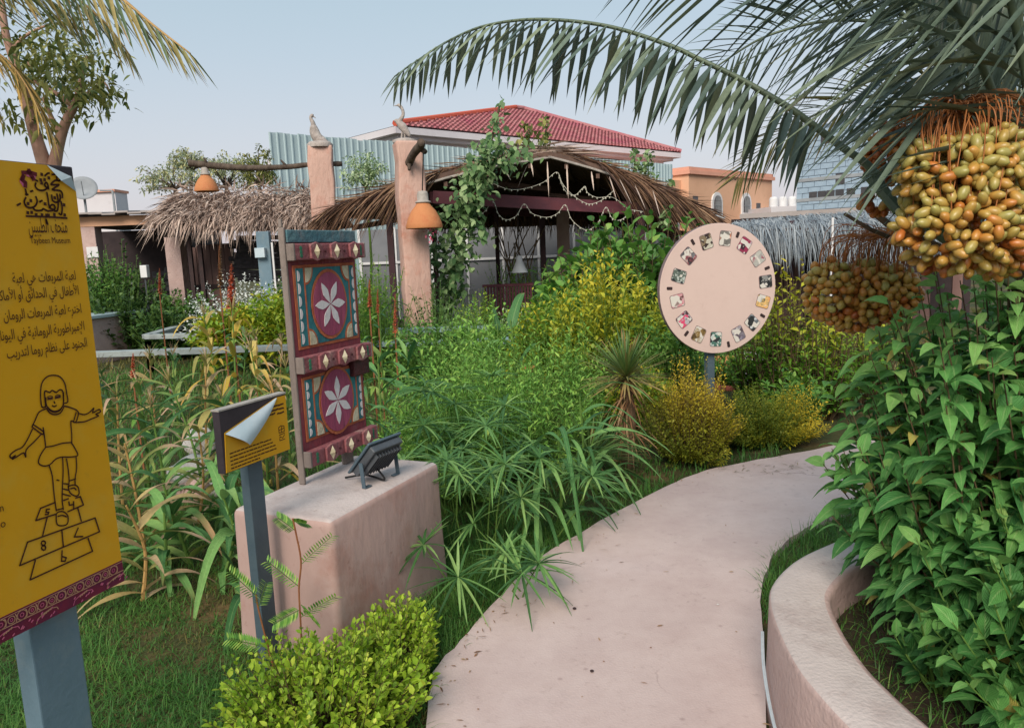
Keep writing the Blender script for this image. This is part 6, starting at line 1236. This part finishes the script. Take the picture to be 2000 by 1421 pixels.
q = D(843, 452, 10.9); O = [q + Vector(rng.normal(size=3) * .05) for _ in range(40)]; t = thing('magenta_flower', 'small magenta flower cluster under the lamp on the nearer pillar', 'flower', q); emit(strips(O, rng.normal(size=(40, 3)), .05, .018, segs=2, prof='round'), 'flower_pink', t, rest='petals')
# --- yucca
yb = Vector((*D(1222, 700, 5.35).to_2d(), 0)); yt = thing('yucca', 'spiky yucca with a ragged trunk of dead leaves beside the golden shrub', 'yucca', yb); yz = D(1225, 742, 5.35).z
b = MB(); b.tube([yb, yb + UP * yz * .6 + Vector((.02, 0, 0)), yb + UP * yz], [.05, .05, .04], 8); b.build('trunk', 'bark_palm', yt)
n = 230; dd = rdir(n, -.28, .98); dd = dd[np.argsort(dd[:, 2])]; O = [yb + UP * (yz + .05 * (i / n))for i in range(n)]
Ls = rng.uniform(.30, .42, n) * (1 - .1 * (dd[:, 2] < 0)); emit(strips(O, dd, Ls, .0085, droop=np.where(dd[:, 2] < .3, .18, .04), segs=3, prof='leaflet', fold=.25, tint=np.clip(.95 - dd[:, 2] * .9 + rng.normal(size=n) * .12, 0, 1)), 'yucca', yt, nparts=n, rest='leaves')
n = 90; O = [yb + UP * (yz * rng.uniform(.35, 1)) + Vector((rng.normal() * .03, rng.normal() * .03, 0)) for _ in range(n)]; emit(strips(O, rdir(n, -.9, .1), rng.uniform(.12, .26, n), .006, droop=.6, segs=4, prof='leaflet', roll=rng.normal(size=n)), 'dead_leaf', yt, rest='dead_leaves')
yb2 = Vector((*D(1150, 780, 5.1).to_2d(), 0)); yt = thing('yucca', 'low dark green yucca clump left of the spiky yucca', 'yucca', yb2); n = 120; emit(strips([yb2 + UP * .15] * n, rdir(n, -.05, .95), rng.uniform(.35, .5, n), .009, droop=.1, segs=3, prof='leaflet', fold=.25, tint=.25 * rng.random(n)), 'yucca', yt, nparts=60, rest='leaves')
# --- small bits on the path and bed
b_ = []
for px_, py_, r_, m_, lb in ((1122, 1188, .008, 'rust_dark', 'small dark pebble on the path near its left edge'), (1156, 1310, .007, 'rust_dark', 'small dark pebble low on the path'), (1402, 1180, .005, 'white_stone', 'tiny pale pebble in the middle of the path')): 
    q = G(px_, py_, .044); me = MB(); me.lathe(q, [(0, 0), (r_, .0), (r_ * 1.1, r_ * .4), (r_ * .5, r_ * .8), (0, r_ * .85)], 7); tag(me.build('pebble', m_, at=q), lb, 'pebble')
n = 26; O = []; 
for _ in range(n): k = rng.random(); q = G(*[(870 + 330 * k, 1245 - 230 * k)][0], .044); O.append(q + Vector((rng.random() * .16 + .03, -rng.random() * .1, .004)))
o_ = emit(strips(O, [(math.cos(a), math.sin(a), .08) for a in rng.random(n) * 6.28], rng.uniform(.012, .06, n), .0018, droop=.02, segs=3), 'dead_leaf', None, rest='leaf_litter', at=(0, 0, 0), label='dry leaf bits scattered along the left path edge')
O = [G(1420 + rng.random() * 180, 905 + rng.random() * 20, .044) for _ in range(40)]; emit(strips(O, [(math.cos(a), math.sin(a), .1) for a in rng.random(40) * 6.28], rng.uniform(.03, .09, 40), .002, droop=.05, segs=3), 'grass_dry', None, rest='leaf_litter', at=(0, 0, 0), label='thin dry stalks lying where the path bends')
n = 80; O = []
while len(O) < n:
    q = G(rng.uniform(850, 1650), rng.uniform(900, 1420), .0435); P_ = np.array([[q.x, q.y]])
    if inpoly(P_, PATH)[0] and not inpoly(P_, PLANTER)[0] and (rng.random() < .06 or min((q - w_).length for w_ in pl) < .16): O.append(q)
emit(strips(O, [(math.cos(a), math.sin(a), .12) for a in rng.random(n) * 6.28], rng.uniform(.006, .034, n) * rng.choice([.6, 1, 1.5], n), rng.uniform(.0012, .005, n), droop=.08, segs=3), 'dead_leaf', None, rest='fallen_leaves', at=(0, 0, 0), label='small dry leaves and crumbs fallen over the path')
# --- grass
PEDP = [(P0 + A * a + B * c_) for a, c_ in ((0, 0), (PEDL, 0), (PEDL, PEDW), (0, PEDW))]
def grass(name, label, N, xr, yr, L, W, m, dens=None, z=0.0, lean=.35, keep=None, droop=.5, segs=3):
    P = np.stack([rng.uniform(*xr, N), rng.uniform(*yr, N)], 1); ok = ~inpoly(P, PATH) & ~inpoly(P, PEDP) & ~inpoly(P, PLANTER)
    if keep is not None: ok &= inpoly(P, keep)
    if dens: ok &= rng.random(N) < dens(P[:, 0], P[:, 1])
    P = P[ok]; n = len(P); O = np.concatenate([P, np.full((n, 1), z)], 1); Dd = rng.normal(size=(n, 3)) * lean; Dd[:, 2] = 1; cl = .5 + .5 * np.sin(P[:, 0] * 9 + np.sin(P[:, 1] * 7) * 2) * np.sin(P[:, 1] * 8 + 1)
    Ls = rng.uniform(*L, n) * (.55 + .7 * cl); ti = np.clip(.15 + .35 * cl + .4 * rng.random(n) ** 2, 0, 1)
    emit(strips(O, Dd, Ls, W * rng.uniform(.7, 1.2, n), droop=droop * rng.uniform(.4, 1.6, n), segs=segs, prof='grass', tint=ti, cross=2), m, None, rest=name, at=(0, 0, 0), label=label)
dn = lambda x, y: np.clip(.58 + .55 * np.sin(x * 2.3 + 1.6) * np.sin(y * 2.1 + .4) + .3 * np.sin(x * 7 + y * 5) * np.sin(y * 9), .06, 1)
grass('lawn_grass', 'uneven green lawn around the pink block and small sign', 150000, (-3.4, .4), (1.7, 5.2), (.05, .19), .0021, 'grass', dn, lean=.6, droop=.8)
grass('dry_grass', 'dry straw grass in patches of the lawn', 30000, (-3.4, .4), (1.7, 5.2), (.04, .12), .002, 'grass_dry', lambda x, y: 1.12 - dn(x, y), droop=.9, lean=.7)
grass('bed_grass', 'taller weedy grass between the maize plants', 34000, (-6, 2), (4.6, 12), (.08, .26), .005, 'grass', None, droop=.6)
grass('far_grass', 'rough grass far behind the garden beds', 16000, (-9, 7), (7, 15), (.08, .25), .009, 'grass_dry', None)
grass('edge_grass', 'dark grass crowding the left edge of the path', 12000, (-.55, 1.2), (2.6, 4.9), (.06, .20), .0022, 'grass', lambda x, y: np.clip(1 - (np.abs(x + .18 - (y - 3.3) * .75) - .05) * 3.2, 0, 1), lean=.5, droop=.7)
GP = [G(*p) for p in ((1488, 1230), (1484, 1140), (1508, 1082), (1558, 1038), (1640, 1000), (1680, 992), (1800, 962), (1980, 950), (1980, 1020), (1700, 1080), (1560, 1150))]
grass('kerb_grass', 'patch of grass between the path and the planter wall', 34000, (.7, 2.6), (2.4, 5.0), (.05, .21), .0022, 'grass', None, keep=GP, lean=.4)
Pn = [(p.x, p.y) for p in inner] + [(3, .5), (3.5, 3)]
N_ = 7000; P = np.stack([rng.uniform(.85, 2.6, N_), rng.uniform(1.5, 3.2, N_)], 1); P = P[inpoly(P, Pn)]; n = len(P)
Dd = rng.normal(size=(n, 3)) * .4; Dd[:, 2] = 1; emit(strips(np.concatenate([P, np.full((n, 1), .24)], 1), Dd, rng.uniform(.03, .16, n), .002, droop=.6, segs=3, prof='grass', cross=2), 'grass', None, rest='planter_weeds', at=(0, 0, 0), label='thin weeds growing on the soil inside the planter')
# ================================================================== palms
def frond(palm, pts, nleaf, L, W, m, nparts=0, ang=(55, 25), hang=.5, rr=(.014, .003), rach='frond_rachis', start=.12, droop=.12, tipL=.35, asym=0, bas=.8, plane=None, jit=.06, label=None):
    """pts: sight points (px, py, distance). A rachis that carries leaflets on both sides"""
    c_ = spline([D(*p) for p in pts], 8); b = MB(); nP = len(c_); b.tube(c_, [rr[0] + (rr[1] - rr[0]) * (i / (nP - 1)) ** .8 for i in range(nP)], 7); fr = b.build('frond', rach, palm, smooth=True)
    if label: fr['label'] = label
    seg = [0]
    for a, q in zip(c_[:-1], c_[1:]): seg.append(seg[-1] + (q - a).length)
    O, Dd, Ls = [], [], []
    for i in range(nleaf):
        t = start + (1 - start) * (i + rng.random() * .5) / nleaf; s = min(t, .999) * seg[-1]; k = next(j for j in range(nP - 1) if seg[j + 1] >= s); p = c_[k].lerp(c_[k + 1], (s - seg[k]) / max(1e-6, seg[k + 1] - seg[k])); T = (c_[k + 1] - c_[k]).normalized()
        S = T.cross(UP); S = S.normalized() if S.length > .2 else Vector((1, 0, 0)); 
        if plane is not None: S = T.cross(plane).normalized()
        sd = 1 if i % 2 else -1; a = math.radians(ang[0] + (ang[1] - ang[0]) * t + rng.normal() * 4); f = (t - start) / (1 - start)
        ll = L * (bas + (1 - bas) * min(1, f * 4)) * (1 if f < .55 else 1 - (1 - tipL) * ((f - .55) / .45) ** 1.3)
        O.append(p + S * sd * rr[0] * .5); Dd.append(T * math.cos(a) + S * sd * math.sin(a) * (1 - asym) - UP * hang * (1 - .5 * f) + Vector(rng.normal(size=3) * jit)); Ls.append(ll * rng.uniform(.88, 1.08))
    Ls = np.array(Ls); n = len(O); emit(strips(O, Dd, Ls, W * np.sqrt(Ls / L), droop=droop * rng.uniform(.5, 1.5, n), segs=4, prof='leaflet', fold=.5, roll=rng.normal(size=n) * .25), m, fr, 'leaflet', nparts, rest='leaflets'); return fr
# --- date palm on the right
hub = D(2120, 380, 2.25); palm = thing('date_palm', 'date palm reaching in from the right with long fronds and ripening dates', 'palm tree', Vector((hub.x, hub.y, 0)))
b = MB(); n = 22; b.tube([Vector((hub.x, hub.y, -.02)) + UP * (hub.z + .15) * i / n for i in range(n + 1)], [.15 + .018 * (i % 2) for i in range(n + 1)], 14); b.build('trunk', 'bark_palm', palm)
F1 = [(1985, 560, 2.3), (1850, 470, 2.3), (1745, 392, 2.35), (1700, 328, 2.38), (1640, 284, 2.42), (1555, 220, 2.47), (1497, 184, 2.5), (1441, 152, 2.54), (1370, 118, 2.58), (1300, 86, 2.62), (1180, 50, 2.7), (1050, 38, 2.78), (950, 50, 2.84), (880, 78, 2.88), (820, 115, 2.92), (770, 150, 2.95)]
frond(palm, F1, 110, .32, .0125, 'palm_leaflet', 110, ang=(72, 50), hang=1.15, rr=(.017, .0025), start=.33, tipL=.42, droop=.12, label='longest frond arching across the sky to the left')
frond(palm, [(2120, 500, 2.2), (2000, 420, 2.15), (1945, 200, 2.1), (1870, 20, 2.0), (1790, -130, 1.95), (1690, -260, 1.9)], 84, .60, .0125, 'palm_leaflet', 45, start=.34, ang=(60, 50), hang=.35, rr=(.017, .006), plane=Vector((.2, -1, .2)), droop=.12)
frond(palm, [(2080, 520, 2.5), (1960, 360, 2.4), (1880, 200, 2.3), (1790, 40, 2.2), (1700, -80, 2.15), (1560, -200, 2.1)], 84, .58, .012, 'palm_leaflet', 45, start=.34, ang=(62, 50), hang=.30, rr=(.016, .005), plane=Vector((.2, -1, .3)), droop=.10)
frond(palm, [(2160, 500, 2.0), (2040, 300, 1.95), (2000, 120, 1.9), (1965, -40, 1.85), (1940, -200, 1.8)], 44, .5, .014, 'palm_leaflet', 20, start=.3, ang=(50, 40), hang=.2, rr=(.018, .006), plane=Vector((0, -1, .2)))
frond(palm, [(2150, 330, 2.9), (1900, 200, 3.0), (1760, 180, 3.1), (1620, 212, 3.25), (1510, 275, 3.35), (1435, 352, 3.4)], 120, .27, .0075, 'palm_mix', 20, ang=(60, 30), hang=.25, rr=(.012, .002), start=.2, plane=Vector((.2, -.9, -.4)), tipL=.5, droop=.1, label='smaller frond with browning leaflet tips')
frond(palm, [(2130, 400, 3.0), (1960, 260, 2.9), (1850, 110, 2.8), (1740, 10, 2.75), (1600, -80, 2.7)], 84, .5, .014, 'palm_leaflet', 10, ang=(60, 45), hang=.35, rr=(.014, .005), plane=Vector((.1, -1, .4)))
frond(palm, [(2250, -40, 1.9), (2050, -90, 1.85), (1850, -110, 1.85), (1600, -130, 1.9), (1400, -120, 2.0), (1250, -90, 2.05)], 70, .46, .013, 'palm_leaflet', 30, ang=(35, 28), hang=.35, rr=(.014, .004), start=.08, droop=.12, plane=Vector((0, -1, .3)))
frond(palm, [(2180, 560, 2.6), (2060, 380, 2.6), (2000, 150, 2.5), (1995, -60, 2.4), (2010, -220, 2.3)], 60, .48, .014, 'palm_leaflet', 0, ang=(45, 35), hang=.1, rr=(.016, .006))
frond(palm, [(2150, 300, 3.2), (2010, 160, 3.1), (1900, 40, 3.0), (1800, -40, 3.0), (1650, -90, 3.0)], 110, .45, .012, 'palm_leaflet', 0, ang=(65, 45), hang=.4, rr=(.012, .004), plane=Vector((0, -1, .2)))
frond(palm, [(2140, 420, 2.7), (2010, 280, 2.6), (1930, 130, 2.5), (1850, -20, 2.45), (1740, -150, 2.4)], 90, .55, .0115, 'palm_leaflet', 0, ang=(62, 48), hang=.25, rr=(.015, .005), start=.25, plane=Vector((.2, -1, .1)))
frond(palm, [(2160, 300, 2.9), (1960, 130, 2.8), (1800, 60, 2.8), (1640, 40, 2.8), (1500, 70, 2.85), (1400, 130, 2.9)], 110, .36, .0085, 'palm_leaflet', 0, ang=(62, 40), hang=.3, rr=(.012, .003), start=.2, plane=Vector((.1, -1, -.3)), tipL=.5)
for a, c_, r_ in (((1692, 338, 2.28), (1752, 408, 2.2), .014), ((1688, 402, 2.6), (1745, 445, 2.5), .010), ((1650, 418, 2.7), (1700, 448, 2.6), .006)):
    b = MB(); b.tube([D(*a), D(*c_), D(c_[0] + 120, c_[1] + 50, c_[2])], [r_, r_ * 1.2, r_ * 1.3], 7); b.build('cut_stub', 'frond_rachis' if r_ > .012 else 'bark_palm', palm)
# dates
def ellip(r, l, nu=9, nv=7):
    V = [(0, 0, l)]; F = []
    for i in range(1, nv):
        a = math.pi * i / nv
        for j in range(nu): V.append((r * math.sin(a) * math.cos(6.2832 * j / nu), r * math.sin(a) * math.sin(6.2832 * j / nu), l * math.cos(a)))
    V.append((0, 0, -l)); Q = []
    for j in range(nu): Q.append((0, 0, 1 + j, 1 + (j + 1) % nu))
    for i in range(nv - 2):
        for j in range(nu): Q.append((1 + i * nu + j, 1 + (i + 1) * nu + j, 1 + (i + 1) * nu + (j + 1) % nu, 1 + i * nu + (j + 1) % nu))
    for j in range(nu): Q.append((1 + (nv - 2) * nu + j, len(V) - 1, len(V) - 1, 1 + (nv - 2) * nu + (j + 1) % nu))
    Q = [tuple(dict.fromkeys(q)) for q in Q]; return np.array(V), Q
def bunch(label, lobes, top, r, l, nd, nparts, y, stalks=True, tintk=0.0, arch=(0, .1)):
    """lobes: (px, py, rx px, ry px, distance)"""
    pts = []; w_ = [a[2] * a[3] for a in lobes]; tot = sum(w_); mind = r * 1.55
    for lo, ww in zip(lobes, w_):
        c0 = D(lo[0], lo[1], lo[4]); k = lo[4] / FPX; rx, rz = lo[2] * k, lo[3] * k; need = int(nd * ww / tot); tries = 0; got = 0
        while got < need and tries < need * 60:
            tries += 1; d = Vector(rdir(1)[0]); rad = rng.uniform(.72, 1.0); p = c0 + Vector((d.x * rx * rad, d.y * rx * .85 * rad, d.z * rz * rad))
            if d.y > .55: continue
            if all((p - q[0]).length > mind for q in pts[-400:]): pts.append((p, (p - c0).normalized(), d.z)); got += 1
    root = bpy.data.objects.new('date_bunch', None); COL.objects.link(root); root.parent = palm; tp = D(*top); root.location = tp - wloc(palm); LOC[root.name] = tp; root['label'] = label
    V, Q = ellip(r, l); metas = []
    for j in range(10):
        me = bpy.data.meshes.new('date'); me.from_pydata([tuple(v * (1 + .06 * math.sin(j + k))) for k, v in enumerate(V)], [], Q); me.materials.append(MATS['date_fruit'])
        a = me.attributes.new('lf', 'FLOAT_COLOR', 'POINT'); ti = j / 9; a.data.foreach_set('color', np.array([[np.clip(ti + .12 * v[2] / l, 0, 1), .5, .5, .5] for v in V], np.float32).ravel())
        for p in me.polygons: p.use_smooth = True
        metas.append(me)
    pts.sort(key=lambda q: (q[0] - CAM).length); zs = [q[0].z for q in pts]; z0, z1 = min(zs), max(zs); rv, rf, rl = [], [], []; kk = 0
    st = MB(); ns_ = 0
    for i, (p, nn_, dz) in enumerate(pts):
        f = (p.z - z0) / (z1 - z0 + 1e-6); ti = min(1, max(0, .42 + .6 * f + rng.normal() * .22 - tintk)); ax_ = (nn_ * .7 + Vector(rng.normal(size=3) * .6) + UP * -.2).normalized(); M3 = ax_.to_track_quat('Z', 'Y').to_matrix(); sc = rng.uniform(.88, 1.1); mi = int(round(ti * 9))
        if i < nparts:
            o = bpy.data.objects.new('date', metas[mi]); COL.objects.link(o); o.parent = root; o.matrix_basis = Matrix.Translation(p - tp) @ M3.to_4x4() @ Matrix.Scale(sc, 4)
        else:
            R_ = np.array(M3); VV = V @ R_.T * sc + np.array(p - tp); k0 = len(rv) and sum(len(x) for x in rv); rv.append(VV); rf += [tuple(q + k0 for q in f_) for f_ in Q]; rl.append(np.tile([ti, .5, .5, .5], (len(V), 1)))
        if stalks and i % 2 == 0 and dz > -.2:
            a0 = tp + Vector((rng.normal() * .02, rng.normal() * .02, 0)); mid = a0.lerp(p, .45) + Vector((p.x - tp.x, p.y - tp.y, 0)) * .35 + UP * abs(arch[1]) * rng.uniform(.5, 1.2); st.tube(spline([a0, mid, p - nn_ * r * 2 + UP * l * .3], 5), .0015, 4, cap=False); ns_ += 1
    if rv:
        me = bpy.data.meshes.new('dates'); me.from_pydata(np.concatenate(rv).tolist(), [], rf); me.materials.append(MATS['date_fruit']); a = me.attributes.new('lf', 'FLOAT_COLOR', 'POINT'); a.data.foreach_set('color', np.concatenate(rl).astype(np.float32).ravel())
        for p in me.polygons: p.use_smooth = True
        o = bpy.data.objects.new('dates', me); COL.objects.link(o); o.parent = root; o['kind'] = 'stuff'
    so_ = st.build('stalks', 'date_stalk', root); so_['kind'] = 'stuff'
    b = MB(); b.tube(spline([hub, hub.lerp(tp, .6) + UP * .12, tp], 5), .010, 7); b.build('bunch_stem', 'date_stalk', root)
bunch('largest date bunch, olive and orange fruit at the right edge', [(1850, 345, 92, 80, 1.95), (1880, 445, 125, 95, 1.95), (1955, 430, 75, 110, 1.98), (1800, 330, 45, 50, 1.98), (1925, 320, 75, 70, 1.92)], (1880, 205, 2.05), .0128, .0208, 640, 190, 1.95, arch=(0, .05))
bunch('lower left date bunch hanging beside the round sign', [(1625, 568, 55, 62, 2.9), (1695, 560, 60, 52, 2.9), (1672, 605, 55, 42, 2.9), (1745, 575, 50, 55, 2.85)], (1735, 458, 2.75), .0155, .0205, 360, 85, 2.9, tintk=.14, arch=(0, .08))
bunch('small reddish date bunch behind the largest one', [(1738, 305, 46, 50, 2.6)], (1745, 240, 2.6), .0125, .018, 130, 25, 2.6, tintk=.6, arch=(0, .02))
bunch('few loose dates hanging left of the largest bunch', [(1712, 395, 30, 22, 2.4), (1765, 450, 26, 22, 2.3)], (1790, 340, 2.3), .013, .019, 26, 5, 2.4, tintk=.6, arch=(0, .02))
# --- palm at the upper left
hub2 = D(-330, -120, 5.2); palm2 = thing('date_palm', 'palm at the upper left corner with hanging green and golden fronds', 'palm tree', Vector((hub2.x, hub2.y, 0)))
b = MB(); b.tube([Vector((hub2.x, hub2.y, -.02)) + UP * (hub2.z + .1) * i / 24 for i in range(25)], [.17 + .02 * (i % 2) for i in range(25)], 12); b.build('trunk', 'bark_palm', palm2)
frond(palm2, [(-330, -120, 5.2), (-120, -190, 4.9), (80, -110, 4.6), (215, -20, 4.5), (300, 50, 4.45), (372, 105, 4.4)], 120, .50, .012, 'palm_mix', 60, ang=(45, 20), hang=.95, rr=(.022, .004), rach='frond_rachis_dry', start=.2, tipL=.45, droop=.1)
frond(palm2, [(-330, -120, 5.2), (-150, -120, 5.0), (0, -60, 4.9), (120, -20, 4.85), (200, 40, 4.8), (255, 110, 4.8)], 110, .42, .011, 'palm_mix', 50, ang=(45, 20), hang=.9, rr=(.02, .004), rach='frond_rachis_dry', start=.15, tipL=.45)
frond(palm2, [(-330, -120, 5.2), (-200, -60, 5.0), (-80, -20, 4.9), (20, -30, 4.8), (110, 10, 4.8), (160, 60, 4.8)], 90, .44, .011, 'palm_mix', 40, ang=(45, 20), hang=.9, rr=(.02, .004), start=.15, tipL=.5)
frond(palm2, [(-330, -120, 5.2), (-180, 10, 5.1), (-60, 70, 5.1), (15, 120, 5.05), (62, 185, 5.0), (102, 262, 5.0)], 120, .34, .009, 'palm_dry', 50, ang=(28, 16), hang=.4, rr=(.016, .003), rach='frond_rachis_dry', start=.2, tipL=.5, label='golden dried frond hanging across the pinkish branches')
frond(palm2, [(-330, -120, 5.2), (-220, 60, 5.4), (-120, 110, 5.4), (-40, 160, 5.4), (0, 230, 5.4)], 60, .3, .009, 'palm_dry', 0, ang=(30, 20), hang=.5, rr=(.016, .003), rach='frond_rachis_dry')
# tidy: every thing's own outline in a group must still carry a label of its own
